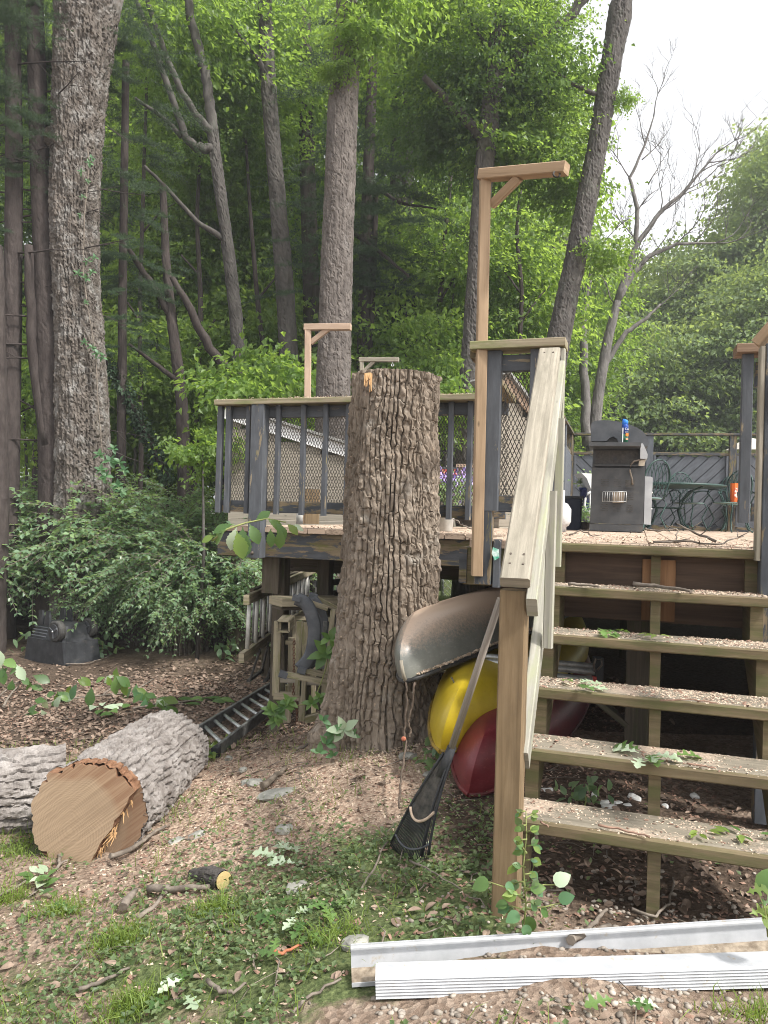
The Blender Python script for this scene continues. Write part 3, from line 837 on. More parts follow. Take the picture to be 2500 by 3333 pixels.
# ------------------------------------------------------------------ hanging posts (arm, brace, eye hook)
def hanger(label, pb, pt, arm0, arm1, br0, br1, D, Da, wpx, mat_, hook=None, hookmat=None):
    P = at(*pb, D)
    root = empty('hanging_post', (P.x, P.y, P.z), 0, label, 'hanging post')
    L_ = lambda q, d: at(q[0], q[1], d) - P
    wd = wpx * D / 2500
    mb = MB(); mb.beam(L_(pb, D), L_(pt, D), wd, wd * 1.25, (0, 1, 0), .004); mb.build('upright', mat_, root)
    mb = MB(); mb.beam(L_(arm0, D), L_(arm1, Da), wd * 1.2, wd, (0, 0, 1), .004); mb.build('arm', mat_, root)
    Dm = D + (Da - D) * (br1[0] - arm0[0]) / (arm1[0] - arm0[0])
    mb = MB(); mb.beam(L_(br0, D), L_(br1, Dm), wd * .8, wd * .8, (0, 1, 0), .004); mb.build('brace', mat_, root)
    if hook:
        c = L_(hook, Da); r_ = wd * .3
        mb = MB(); mb.tube([c + Vector((math.cos(t) * r_, .3 * r_ * math.sin(t), math.sin(t) * r_)) for t in np.linspace(0, 2 * math.pi, 12, endpoint=False)], r_ * .28, 6, closed=True)
        mb.tube([c + Vector((0, 0, r_)), c + Vector((0, 0, r_ * 2.6))], r_ * .28, 6)
        mb.build('eye_hook', hookmat or m_mesh, root)
    return root
hanger('tall cedar post with bracket arm and black eye hook beside the stairs', (1552, 1874), (1580, 575), (1565, 572), (1845, 548), (1600, 668), (1690, 578), 3.88, 3.62, 34, m_cedar, (1812, 567))
hanger('pale wooden post with braced arm rising behind the left deck rail', (1001, 1330), (1003, 1062), (992, 1066), (1142, 1064), (1012, 1115), (1072, 1068), 8.2, 8.1, 20, m_pink)
hanger('short pale post with braced arm and white hook behind the stump top', (1176, 1330), (1178, 1168), (1170, 1171), (1298, 1171), (1186, 1206), (1218, 1176), 9.5, 9.4, 14, m_rail, (1278, 1188), m_whiteclean)
# ------------------------------------------------------------------ dark fence at the far end of the deck
def fence_run(name, label, A, B, zt, zp, zb, nbay, m_, slats=True):
    A, B = Vector((A.x, A.y, 0)), Vector((B.x, B.y, 0))
    d = (B - A); L = d.length; d.normalize(); nrm = Vector((d.y, -d.x, 0))
    root = empty(name, (A.x, A.y, zb), math.atan2(d.y, d.x), label, 'fence')
    H, Hp = zt - zb, zp - zb
    mb = MB(); mb.beam((-.05, 0, H - .02), (L + .05, 0, H - .02), .14, .04); mb.build('top_rail', m_rim, root)
    mb = MB(); mb.beam((0, 0, Hp), (L, 0, Hp), .05, .05); mb.build('panel_rail', m_rim, root)
    mb = MB(); mb.beam((0, 0, .1), (L, 0, .1), .05, .09); mb.build('bottom_rail', m_rim, root)
    mb = MB(); mb.beam((0, .035, (Hp) / 2), (L, .035, (Hp) / 2), .012, Hp - .1); mb.build('backing_board', m_fence, root)
    bw = L / nbay
    for k in range(nbay + 1):
        mb = MB(); mb.beam((k * bw, 0, 0), (k * bw, 0, H - .04), .11, .1, (0, 1, 0)); mb.build('post', m_fence if k % 2 else m_rim, root)
    for k in range(nbay):
        x0, x1 = k * bw + .06, (k + 1) * bw - .06
        z0, z1 = .15, Hp - .03
        for xx in (x0 + .02, x1 - .02):
            mb = MB(); mb.beam((xx, -.02, z0), (xx, -.02, z1), .04, .04, (0, 1, 0)); mb.build('panel_frame', m_fence, root)
        W = x1 - x0; Hh = z1 - z0
        sgn = 1 if k % 2 else -1
        step = .2
        c = -Hh
        while c < W:            # diagonal board from (c,0) up at 45 degrees, clipped to the bay
            a0, b0, a1, b1 = c, 0.0, c + Hh, Hh
            if a0 < 0: b0 -= a0; a0 = 0
            if a1 > W: b1 -= (a1 - W); a1 = W
            if a1 - a0 > .12:
                f0, f1 = (a0, a1) if sgn > 0 else (W - a0, W - a1)
                mb = MB(); mb.beam((x0 + f0, .012, z0 + b0), (x0 + f1, .012, z0 + b1), .03, step / math.sqrt(2) - .012, (0, 1, 0) if False else (0, 0, 1))
                mb.build('diagonal_board', m_fence, root)
            c += step
    return root
FB = at(1845, 1728, 13.2)
zt, zp, zb = at(1990, 1411, 13.1).z, at(2100, 1478, 13.0).z, FB.z
fence_run('deck_fence', 'dark grey fence of diagonal boards behind the patio table', at(1850, 1700, 13.2), at(2960, 1700, 12.0), zt, zp, zb, 4, m_paint)
fence_run('deck_fence', 'dark grey fence side run receding left of the grill', at(1847, 1700, 13.05), at(1764, 1700, 9.0), zt, zp, zb, 3, m_paint)

# ------------------------------------------------------------------ sheds
m_siding = wood('taupe_siding', (.22, .195, .155), (.31, .28, .23))
m_shroof = M('shingle_roof', (.16, .16, .15), (.28, .275, .26), 22, .9, .6, 60)
def lean_shed(label, x0p, x1p, yl, yr, D0, D1, depth, zbot, trim, trimmat, rooffall=None):
    a, b_ = at(x0p, yl, D0), at(x1p, yr, D1)
    d = Vector((b_.x - a.x, b_.y - a.y, 0)); L = d.length; d.normalize()
    root = empty('garden_shed', (a.x, a.y, zbot), math.atan2(d.y, d.x), label, 'shed')
    mb = MB(); mb.beam((L / 2, .1 + depth / 2, -zbot - .4), (L / 2, .1 + depth / 2, -.005), L * .96, depth * .8, (0, 1, 0)); mb.build('shade_plinth', m_dark, root)  # added dark base, filling the gap so that it reads as shade
    h0, h1 = a.z - zbot, b_.z - zbot
    ns = int(h0 / .14)
    for k in range(ns):
        z0, z1 = k * .14, (k + 1) * .14
        xe = L if z1 < h1 else L * (h0 - z1) / max(.01, h0 - h1)
        if xe < .1: continue
        mb = MB(); mb.beam((0, 0, z0 + .07), (xe, 0, z0 + .07), .02, .137, (0, -.12, 1)); mb.build('siding_board', m_siding, root)
    mb = MB(); mb.beam((.02, depth, h0 / 2 - .1), (L - .02, depth, h1 / 2), .03, h1, (0, 0, 1)); mb.build('back_wall', m_siding, root)
    for xx, hh in ((.01, h0), (L - .01, h1)):
        mb = MB(); mb.prism([(0.02, 0), (depth - .02, 0), (depth - .02, hh - .05), (0.02, hh - .05)], (xx, 0, 0), (0, 1, 0), (0, 0, 1), (.02, 0, 0)); mb.build('side_wall', m_siding, root)
    dz = Vector((L, 0, h1 - h0)); dz.normalize()
    mb = MB(); mb.beam(Vector((0, -.05, h0)) - dz * (.15 if rooffall is None else 0), Vector((L, -.05, h1)) + dz * .15, .03, trim, (0, 0, 1)); mb.build('fascia_board', trimmat, root)
    mb = MB(); mb.beam(Vector((0, depth / 2, h0 + trim / 2 + .02)) - dz * (.18 if rooffall is None else 0), Vector((L, depth / 2, h1 + trim / 2 + .02)) + dz * .18, depth + .25, .035, (0, 0, 1)); mb.build('roof', m_shroof, root)
    return root
lean_shed('taupe shed with white sloping fascia seen through the left deck lattice', 752, 1240, 1350, 1505, 9.6, 9.8, 1.0, 1.16, .15, m_whiteclean)
lean_shed('small taupe shed with brown roof trim seen through the stair lattice', 1636, 1768, 1236, 1400, 8.6, 8.9, .5, 1.16, .10, m_pink, 0)
# little pale building far left between pine trunks
a = at(58, 1690, 24)
sh = empty('outbuilding', (a.x, a.y, -.3), R(-12), 'pale outbuilding with dark metal roof behind the left pines', 'outbuilding')
for k in range(15):
    mb = MB(); mb.beam((-.4, 0, .1 + k * .15), (1.0, 0, .1 + k * .15), .03, .145, (0, -.1, 1)); mb.build('siding_board', M('pale_green_siding', (.36, .40, .33), (.48, .51, .44), 6), sh) if k == 0 else link('siding_board', mb.mesh('siding_board', sh.children[0].data.materials[0]), sh)
mb = MB(); mb.prism([(-.4, 0), (1.0, 0), (1.0, 2.3), (-.4, 2.3)], (0, .02, 0), (1, 0, 0), (0, 0, 1), (0, 1.6, 0)); mb.build('wall', m_siding, sh)
mb = MB(); mb.beam((-.5, .1, 2.32), (1.1, .1, 2.32), .5, .08, (0, -.5, 1)); mb.beam((-.5, .8, 2.55), (1.1, .8, 2.55), 1.2, .06, (0, -.3, 1)); mb.build('roof', M('dark_metal_roof', (.05, .055, .06), (.1, .1, .11), 8, .5), sh)
mb = MB(); mb.beam((1.0, -.03, 0), (1.0, -.03, 2.3), .12, .03, (0, 1, 0)); mb.build('corner_board', m_whiteclean, sh)

# ------------------------------------------------------------------ chain-link fence glimpsed under the deck, bright lawn behind
cl = empty('chain_link_fence', (0, 0, 0), 0, 'chain link fence glimpsed in the gap beneath the deck', 'fence')
A, B = at(1440, 1850, 14.5), at(1700, 1850, 14.0)
mb = MB()
d = Vector((B.x - A.x, B.y - A.y, 0)); L = d.length; d.normalize()
cl.location = (A.x, A.y, -.25); cl.rotation_euler = (0, 0, math.atan2(d.y, d.x))
lattice(mb, 0, L, .02, 1.1, 0, .11, .11, .008)
mb.build('wire_mesh', m_alu, cl)
for xx in (0, L / 2, L):
    mb = MB(); mb.tube([(xx, .03, 0), (xx, .03, 1.2)], .03, 8); mb.build('post', m_alu, cl)

# ------------------------------------------------------------------ trees
def bark_tube(path, nseg, step, cw, chh, amp, seed, flare=None, rough=0.35, lump=0.04, top_flat=False, r_ref=None):
    """path: list of (Vector, radius). Returns verts (m, nseg, 3) with furrowed plates pushed out along the normals."""
    P = [Vector(p) for p, _ in path]; Rr = [r for _, r in path]
    seg = [(P[i + 1] - P[i]).length for i in range(len(P) - 1)]
    tot = sum(seg); m = max(4, int(tot / step))
    cs = np.concatenate([[0], np.cumsum(seg)])
    s = np.linspace(0, tot, m)
    # smooth interpolation of the polyline
    Pa = np.array([tuple(p) for p in P])
    def interp(arr):
        out = np.interp(s, cs, arr)
        kk = max(1, int(m * 0.04)); 
        if kk > 1 and len(P) > 2:
            pad = np.concatenate([out[:1].repeat(kk) - (out[1] - out[0]) * np.arange(kk, 0, -1), out, out[-1:].repeat(kk) + (out[-1] - out[-2]) * np.arange(1, kk + 1)])
            ker = np.ones(2 * kk + 1) / (2 * kk + 1)
            out = np.convolve(pad, ker, 'valid')
        return out
    C = np.stack([interp(Pa[:, i]) for i in range(3)], -1)
    rad = interp(np.array(Rr))
    T = norm(np.gradient(C, axis=0))
    ref = np.array([0.0, 1.0, 0.05]) if abs(T[m // 2, 2]) > 0.5 else np.array([0.0, 0.0, 1.0])
    A = norm(np.cross(T, ref)); Bv = np.cross(A, T)
    th = np.linspace(0, 2 * np.pi, nseg, endpoint=False)
    TH, SS = np.meshgrid(th, s)
    r0 = r_ref or float(np.mean(rad))
    nu = max(4, round(2 * math.pi * r0 / cw))
    wx = vnoise(np.cos(TH) * 3, np.sin(TH) * 3, SS * 3 / max(.2, r0 * 4), seed + 1) - .5
    wy = vnoise(np.cos(TH) * 5, np.sin(TH) * 5, SS * 6, seed + 2) - .5
    U = np.mod(TH / (2 * np.pi) * nu + 1.1 * wx + 0.35 * wy, nu); Vv = SS / chh + 0.9 * wy
    # furrowed bark: wandering vertical columns, each broken across into blocks
    hf = vnoise(np.cos(TH) * r0 * 40, np.sin(TH) * r0 * 40, SS * 26, seed + 3) - .5
    mid_ = vnoise(np.cos(TH) * r0 * 16, np.sin(TH) * r0 * 16, SS * 5, seed + 8) - .5
    Uc = np.mod(TH / (2 * np.pi) * nu + 1.3 * wx + .42 * mid_ + .62 * hf, nu)
    iu = np.floor(Uc); c1 = np.full(Uc.shape, 9.); c2 = c1.copy(); ci = np.zeros(Uc.shape)
    for a in (-1, 0, 1):
        k = iu + a; kw = np.mod(k, nu)
        dd_ = np.abs(k + .5 + .62 * (vhash(kw, kw * 0, kw * 0, seed) - .5) - Uc)
        nw_ = dd_ < c1
        c2 = np.where(nw_, c1, np.minimum(c2, dd_)); ci = np.where(nw_, kw, ci); c1 = np.where(nw_, dd_, c1)
    ec = np.clip((c2 - c1) / .30, 0, 1) ** .75
    sv = SS / chh + 7.3 * vhash(ci, ci * 0 + 3, ci * 0, seed) + .75 * hf + .7 * mid_
    iv = np.floor(sv); q1 = np.full(sv.shape, 9.); q2 = q1.copy(); ri = np.zeros(sv.shape)
    for a in (-1, 0, 1):
        k = iv + a
        dd_ = np.abs(k + .5 + .8 * (vhash(ci, k, ci * 0 + 1, seed) - .5) - sv)
        nw_ = dd_ < q1
        q2 = np.where(nw_, q1, np.minimum(q2, dd_)); ri = np.where(nw_, k, ri); q1 = np.where(nw_, dd_, q1)
    er = np.clip((q2 - q1) / .16, 0, 1)
    hb = vhash(ci, ri, ci * 0 + 2, seed); hb2 = vhash(ci, ri, ci * 0 + 4, seed)
    deep = .45 + .55 * np.clip(2.2 * vnoise(ci * 3.7, SS * 2.2 / max(chh * 4, .1), ci * 0, seed + 5) - .5, 0, 1)
    saw_ = (sv - ri - .5)
    fine = vnoise(np.cos(TH) * r0 * 75, np.sin(TH) * r0 * 75, SS * 55, seed + 4)
    h = 1 - deep * (1 - ec) - .42 * (1 - er) * np.clip(1.6 * hb2 - .35, 0, 1) * ec + .42 * (hb - .5) * ec + .4 * saw_ * (hb2 - .35) * ec + rough * .8 * (fine - .5) + .55 * hf * ec + .5 * mid_
    big = vnoise(np.cos(TH) * 1.6, np.sin(TH) * 1.6, SS * 1.1, seed + 6) - .5
    rr = rad[:, None] * (1 + lump * 2 * big)
    if flare is not None: rr = rr + flare(TH, SS)
    rr = rr + amp * (h - 0.75)
    V = C[:, None, :] + A[:, None, :] * (np.cos(TH) * rr)[..., None] + Bv[:, None, :] * (np.sin(TH) * rr)[..., None]
    return V, C, T
def tube_faces(m, n, close_top=True):
    i = np.arange(m - 1)[:, None] * n; j = np.arange(n)[None, :]; j2 = (j + 1) % n
    return np.stack([i + j, i + j2, i + n + j2, i + n + j], -1).reshape(-1, 4)
def bark_mesh(name, path, nseg, step, cw, chh, amp, seed, mat_, caps=False, **kw):
    V, C, T = bark_tube(path, nseg, step, cw, chh, amp, seed, **kw)
    m, n, _ = V.shape
    v = V.reshape(-1, 3); f = tube_faces(m, n)
    if caps:
        v = np.concatenate([v, C[:1], C[-1:]]); a, b_ = m * n, m * n + 1
        j = np.arange(n); j2 = (j + 1) % n
        f = np.concatenate([f, np.stack([j2, j, np.full(n, a), np.full(n, a)], -1), np.stack([(m - 1) * n + j, (m - 1) * n + j2, np.full(n, b_), np.full(n, b_)], -1)])
        # degenerate quads are removed by validate
    me = np_mesh(name, v, f, mat_, smooth=False)
    if caps: me.validate()
    return me, V, C

def crown_arrays(seed, rx, ry, rz, ncl, nleaf, ls, hang=0.25, clr=0.5, shell=0.45):
    rg = np.random.default_rng(seed)
    d = norm(rg.normal(size=(ncl, 3)))
    rr = rg.random((ncl, 1)) ** shell
    lump = 0.75 + 0.5 * vnoise(d[:, 0] * 2 + 5, d[:, 1] * 2 + 5, d[:, 2] * 2 + 5, seed)[:, None]
    cc = d * rr * lump * np.array([rx, ry, rz])
    ax = norm(np.concatenate([d[:, :2] + rg.normal(size=(ncl, 2)) * .5, np.full((ncl, 1), -hang)], 1))
    up = norm(np.stack([rg.normal(size=ncl) * .35, rg.normal(size=ncl) * .35, np.ones(ncl)], -1))
    sd = norm(np.cross(ax, up)); up = np.cross(sd, ax)
    q = rg.normal(size=(ncl, nleaf, 3)) * np.array([clr, clr * .55, clr * .16])
    pos = cc[:, None] + ax[:, None] * q[..., :1] + sd[:, None] * q[..., 1:2] + up[:, None] * q[..., 2:]
    dirs = ax[:, None] + rg.normal(size=(ncl, nleaf, 3)) * .55 + np.array([0, 0, -hang])
    nr = up[:, None] + rg.normal(size=(ncl, nleaf, 3)) * .45
    size = ls * (0.7 + .6 * rg.random((ncl, nleaf)))
    return pos.reshape(-1, 3), dirs.reshape(-1, 3), nr.reshape(-1, 3), size.ravel(), cc
def crown_mesh(name, seed, mat_, *a, **k):
    p, d, n_, s_, cc = crown_arrays(seed, *a, **k)
    v, f, t = leaf_arrays(p, d, n_, s_, None, .3, .2, seed)
    return np_mesh(name, v, f, mat_, tone=t)
def pine_mesh(name, seed, rx, rz, nb):
    rg = np.random.default_rng(seed)
    P, Dd, Sz = [], [], []
    for i in range(nb):
        az = rg.random() * 2 * np.pi; z = rz * (2 * rg.random() - 1)
        L = rx * (0.45 + .55 * rg.random())
        out = np.array([math.cos(az), math.sin(az), .02 - .2 * rg.random()]); sd = np.array([-math.sin(az), math.cos(az), 0])
        nt_ = 26
        for j in range(nt_):
            t = .25 + .75 * rg.random()
            b0 = out * (L * t) + np.array([0, 0, z - .22 * t * t * L])
            tw = norm(out * (.6 + rg.random()) + sd * rg.normal() * 1.1 + np.array([0, 0, .1 * rg.normal()]))
            tl = .18 + .34 * rg.random()
            for q in np.linspace(.15, 1, 5):
                c = b0 + tw * tl * q
                k = 9
                dd = norm(tw[None] * .75 + rg.normal(size=(k, 3)) * .62)
                P.append(np.repeat(c[None], k, 0)); Dd.append(dd); Sz.append(.085 + .05 * rg.random(k))
    P, Dd, Sz = np.concatenate(P), np.concatenate(Dd), np.concatenate(Sz)
    n = len(P)
    side = norm(np.cross(Dd, rg.normal(size=(n, 3)))) * .0042
    v = np.stack([P - side, P + side, P + Dd * Sz[:, None]], 1).reshape(-1, 3)
    f = np.arange(n * 3).reshape(-1, 3)
    return np_mesh(name, v, f, l_pine, tone=np.repeat(rg.random(n), 3))
def path_px(pts):
    """(px, py, width_px, D) -> (point, radius)"""
    return [(at(a, b_, D), wd * D / 2500 / 2) for (a, b_, wd, D) in pts]
def tree(label, pts, mat_, limbs=(), nseg=28, step=.06, cw=.07, chh=.2, amp=.018, seed=1, group=None, name='tree', foot=True):
    path = path_px(pts)
    path = [(Vector(p), r) for p, r in path]
    b0 = path[0][0]
    zg = gz(b0.x, b0.y)
    if foot:
        path = [(Vector((b0.x - (path[1][0].x - b0.x) * .0, b0.y, zg - .3)), path[0][1] * 1.25), (Vector((b0.x, b0.y, zg + .25)), path[0][1] * 1.06)] + ([path[0]] if b0.z > zg + .4 else []) + path[1:]
    root = empty(name, (b0.x, b0.y, zg), 0, label, 'tree', group)
    o = Vector((b0.x, b0.y, zg))
    me, V, C = bark_mesh('trunk', [(p - o, r) for p, r in path], nseg, step, cw, chh, amp, seed, mat_)
    link('trunk', me, root)
    for i, lb in enumerate(limbs):
        lp = path_px(lb)
        mb = MB()
        pts_, rad_ = [], []
        for k in range(len(lp) - 1):
            for t in np.linspace(0, 1, 5, endpoint=False):
                p = lp[k][0].lerp(lp[k + 1][0], t) - o
                j = .25 * lp[k][1] if 0 < k + t else 0
                pts_.append(p + Vector((rnd.uniform(-j, j), rnd.uniform(-j, j), rnd.uniform(-j, j))))
                rad_.append(lp[k][1] + (lp[k + 1][1] - lp[k][1]) * t)
        pts_.append(lp[-1][0] - o); rad_.append(max(.004, lp[-1][1]))
        mb.tube(pts_, rad_, 9)
        mb.build('branch', mat_, root)
    return root, o
def add_crown(root, o, me, centre, rz=0.0, sc=1.0):
    c = link('crown', me, root)
    c.location = Vector(centre) - o
    c.rotation_euler = (0, 0, rz)
    c.scale = (sc, sc, sc) if not hasattr(sc, '__len__') else sc
    return c
CR = [crown_mesh('crown_leaves', 21, l_forest, 2.6, 2.6, 2.0, 200, 46, .135, clr=.42),
      crown_mesh('crown_leaves', 22, l_forest, 2.2, 2.2, 2.6, 190, 46, .135, clr=.45),
      crown_mesh('crown_leaves', 23, l_forest2, 2.7, 2.7, 1.7, 230, 48, .13, clr=.45)]
CRS = crown_mesh('crown_leaves', 25, l_forest, .75, .75, .5, 34, 42, .11, clr=.26)
CRF = [crown_mesh('crown_leaves', 31, l_hazed, 3.4, 3.4, 3.4, 420, 60, .19, clr=.6),
       crown_mesh('crown_leaves', 32, l_hazed, 3.0, 3.0, 4.0, 420, 60, .19, clr=.6)]
PN = [pine_mesh('pine_needles', 41, 2.1, 2.2, 34), pine_mesh('pine_needles', 42, 2.4, 1.6, 28)]

# T1: big oak at left with burls and a fork
t1, o1 = tree(
   'large rough barked oak with burls and creeper leaves at left', [(272, 1800, 185, 11), (268, 1400, 160, 11), (260, 1130, 146, 11), (246, 900, 138, 11), (243, 640, 146, 11), (258, 300, 158, 11), (280, 60, 192, 11), (292, -150, 230, 11)], b_oak, [[(318, 60, 120, 11), (360, -80, 110, 11), (400, -180, 90, 11)]], 150, .020, .060, .19, .056, 3)
for (px, py, rr_) in ((176, 450, .15), (188, 490, .12), (192, 890, .10), (202, 935, .08)):
    c = at(px, py, 11.0) - o1
    V, C, T = bark_tube([(c + Vector((.02, 0, -rr_ * 1.5)), .02), (c + Vector((.03, 0, -rr_ * .6)), rr_), (c + Vector((.03, 0, rr_ * .5)), rr_), (c + Vector((.05, 0, rr_ * 1.5)), .02)], 40, .012, .05, .06, .03, int(px))
    link('burl', np_mesh('burl', V.reshape(-1, 3), tube_faces(V.shape[0], V.shape[1]), b_oak), t1)
# T3 branching oak, T4, T5 ... trunks in the wood behind
t3, o3 = tree('slender oak that forks into three bare leaning limbs', [(785, 1230, 44, 13), (765, 1000, 40, 13), (735, 750, 37, 13), (708, 560, 37, 13), (692, 430, 36, 13)], b_grey,
   [[(694, 490, 36, 13), (640, 480, 30, 12.9), (600, 445, 26, 12.8), (570, 340, 22, 12.7), (500, 150, 18, 12.6), (430, -40, 14, 12.5)],
    [(692, 440, 34, 13), (640, 380, 24, 12.9), (590, 300, 22, 12.8), (520, 130, 18, 12.7), (470, -30, 15, 12.6)],
    [(692, 440, 38, 13), (682, 330, 34, 13), (668, 230, 32, 13), (630, 100, 30, 13), (605, -50, 26, 13)],
    [(730, 780, 22, 13), (640, 720, 16, 12.9), (560, 630, 13, 12.8), (470, 540, 10, 12.7)],
    [(590, 445, 18, 12.8), (540, 390, 14, 12.7), (440, 320, 10, 12.6)]], 36, .04, .06, .2, .022, 5)
t4, o4 = tree('straight grey trunk left of the scaly trunk', [(945, 1240, 62, 14), (925, 900, 56, 14), (895, 550, 50, 14), (872, 250, 47, 14), (860, -60, 42, 14)], b_grey,
   [[(865, 250, 24, 14), (840, 190, 18, 13.8), (800, 140, 12, 13.6), (740, 60, 8, 13.4)]], 36, .04, .06, .2, .022, 6)
t5, o5 = tree('thick scaly barked trunk rising straight behind the deck rail', [(1083, 1330, 110, 10), (1092, 1000, 106, 10), (1104, 650, 98, 10), (1118, 300, 92, 10), (1136, 80, 84, 10), (1140, -80, 80, 10)], b_scaly, (), 90, .018, .045, .075, .020, 7)
t6, o6 = tree('narrow dark trunk partly hidden by the scaly trunk', [(1022, 1280, 56, 16), (1012, 900, 54, 16), (1000, 500, 50, 16), (985, -50, 46, 16)], b_pine, (), 18, .1, .08, .25, .012, 8)
t7, o7 = tree('left one of two dark trunks close above the stump', [(1302, 1250, 46, 17), (1296, 900, 44, 17), (1290, 500, 40, 17), (1310, -50, 36, 17)], b_pine, (), 18, .1, .08, .25, .012, 9)
t8, o8 = tree('right one of two dark trunks close above the stump', [(1345, 1240, 62, 17), (1332, 950, 54, 17), (1322, 700, 48, 17), (1330, 300, 44, 17)], b_grey, (), 18, .1, .08, .25, .012, 10)
t9, o9 = tree('grey oak with a steep left limb behind the tall cedar post', [(1530, 1290, 76, 12), (1545, 1000, 62, 12), (1562, 700, 58, 12), (1592, 400, 62, 12), (1618, 150, 50, 12), (1625, -60, 42, 12)], b_grey,
   [[(1568, 450, 40, 12), (1530, 400, 34, 12), (1450, 320, 28, 11.8), (1380, 250, 20, 11.6)], [(1600, 330, 40, 12), (1690, 180, 34, 12), (1780, 110, 32, 12), (1850, 60, 34, 12), (1930, -40, 30, 12)], [(1580, 140, 18, 12), (1530, 60, 16, 11.9), (1500, -40, 14, 11.8)]], 44, .035, .06, .2, .024, 11)
t10, o10 = tree('leaning dark grey trunk with a broken top against white sky', [(1790, 1260, 82, 12), (1822, 1080, 74, 12), (1872, 850, 66, 12), (1910, 650, 66, 12), (1945, 480, 62, 12), (1982, 250, 62, 12), (2008, 100, 66, 12), (2026, 0, 84, 12), (2030, -30, 60, 12)], b_grey,
   [[(1945, 310, 16, 12), (1860, 270, 13, 11.9), (1800, 230, 9, 11.8)]], 48, .03, .05, .16, .024, 12)
# T11 dead pale tree with bare limbs
def twigs(mb, p, d, L, r, lev, o):
    q = [Vector(p)]
    dd = Vector(d).normalized()
    for k in range(5):
        dd = (dd + Vector((rnd.uniform(-.25, .25), rnd.uniform(-.25, .25), rnd.uniform(-.12, .22)))).normalized()
        q.append(q[-1] + dd * (L / 5))
    mb.tube([x - o for x in q], [r * (1 - .15 * k) for k in range(6)], 5)
    if lev > 0:
        for k in range(rnd.randint(3, 4)):
            i = rnd.randint(1, 5)
            nd = (dd + Vector((rnd.uniform(-.9, .9), rnd.uniform(-.6, .6), rnd.uniform(-.2, .8)))).normalized()
            twigs(mb, q[i], nd, L * rnd.uniform(.45, .75), r * .55, lev - 1, o)
def bare_tree():
    root, o = tree('pale dead tree with bare twisting limbs right of the leaning trunk', [(1925, 1500, 41, 18), (1945, 1300, 35, 18), (1975, 1120, 31, 18), (2010, 980, 24, 18)], b_dead,
       [[(1912, 1450, 33, 17.9), (1903, 1250, 29, 17.9), (1898, 1060, 24, 17.9), (1910, 960, 16, 17.9), (1940, 830, 11, 17.8)],
        [(2005, 990, 23, 18), (2060, 890, 19, 18), (2120, 830, 15, 18), (2200, 795, 11, 18), (2330, 790, 5, 18)],
        [(2010, 980, 23, 18), (2070, 800, 18, 18), (2150, 690, 14, 18), (2230, 620, 10, 18), (2330, 500, 5, 18)],
        [(2070, 800, 16, 18), (2075, 680, 14, 18), (2050, 580, 10, 18), (2100, 470, 7, 18), (2128, 380, 4, 18)],
        [(1960, 1200, 19, 18), (2040, 1080, 16, 18), (2100, 1040, 12, 18), (2150, 990, 7, 18)],
        [(1905, 1150, 12, 18), (1860, 900, 10, 18), (1800, 800, 6, 18)]], 26, .08, .06, .25, .012, 13, foot=True)
    for (a, b_, dx, dz, L) in ((2330, 790, 1, -.1, 1.2), (2330, 500, .6, .6, 1.3), (2128, 380, .2, 1, .9), (2230, 620, .7, .5, 1.2), (2150, 690, .1, 1, 1.3), (2100, 470, -.4, 1, .9), (2200, 795, .8, .5, 1.2), (2150, 690, .8, .3, 1.2), (2060, 890, .2, .8, 1), (2050, 580, -.6, .7, .9), (2280, 560, .9, .4, 1), (2075, 690, .5, .8, .9), (2110, 600, .5, .7, 1.1), (2090, 520, .7, .6, .8), (2180, 660, .9, .6, 1.2), (2250, 600, .2, 1, 1.1), (2300, 530, .9, .1, .9), (2030, 930, .4, .9, 1.0), (2120, 830, .5, .7, 1.2), (2260, 792, .6, .7, .9), (2140, 1000, .7, .5, .9), (2070, 780, -.6, .8, 1), (1900, 950, -.3, 1, 1.1), (1860, 900, -.5, .8, .9), (1940, 830, .3, 1, .9), (2000, 990, -.5, .9, 1.1), (2330, 790, .9, .4, 1.1)):
        mb = MB(); twigs(mb, at(a, b_, 18), (dx, 0, dz), L, .017, 3, o)
        mb.build('branch', b_dead, root)
    return root
bare_tree()
tree('slim trunk with low crooked limbs left of the forked oak', [(600, 1560, 42, 12.5), (592, 1300, 38, 12.5), (560, 1050, 32, 12.5), (540, 850, 26, 12.5), (530, 600, 20, 12.5)], b_pine,
   [[(560, 1040, 24, 12.5), (500, 930, 22, 12.4), (430, 830, 18, 12.3), (380, 760, 10, 12.2)], [(740, 1200, 30, 12.6), (680, 1130, 30, 12.5), (620, 1010, 26, 12.4), (560, 900, 18, 12.3)], [(590, 1250, 18, 12.5), (500, 1180, 14, 12.3), (420, 1120, 8, 12.2)]], 18, .08, .06, .2, .01, 14)
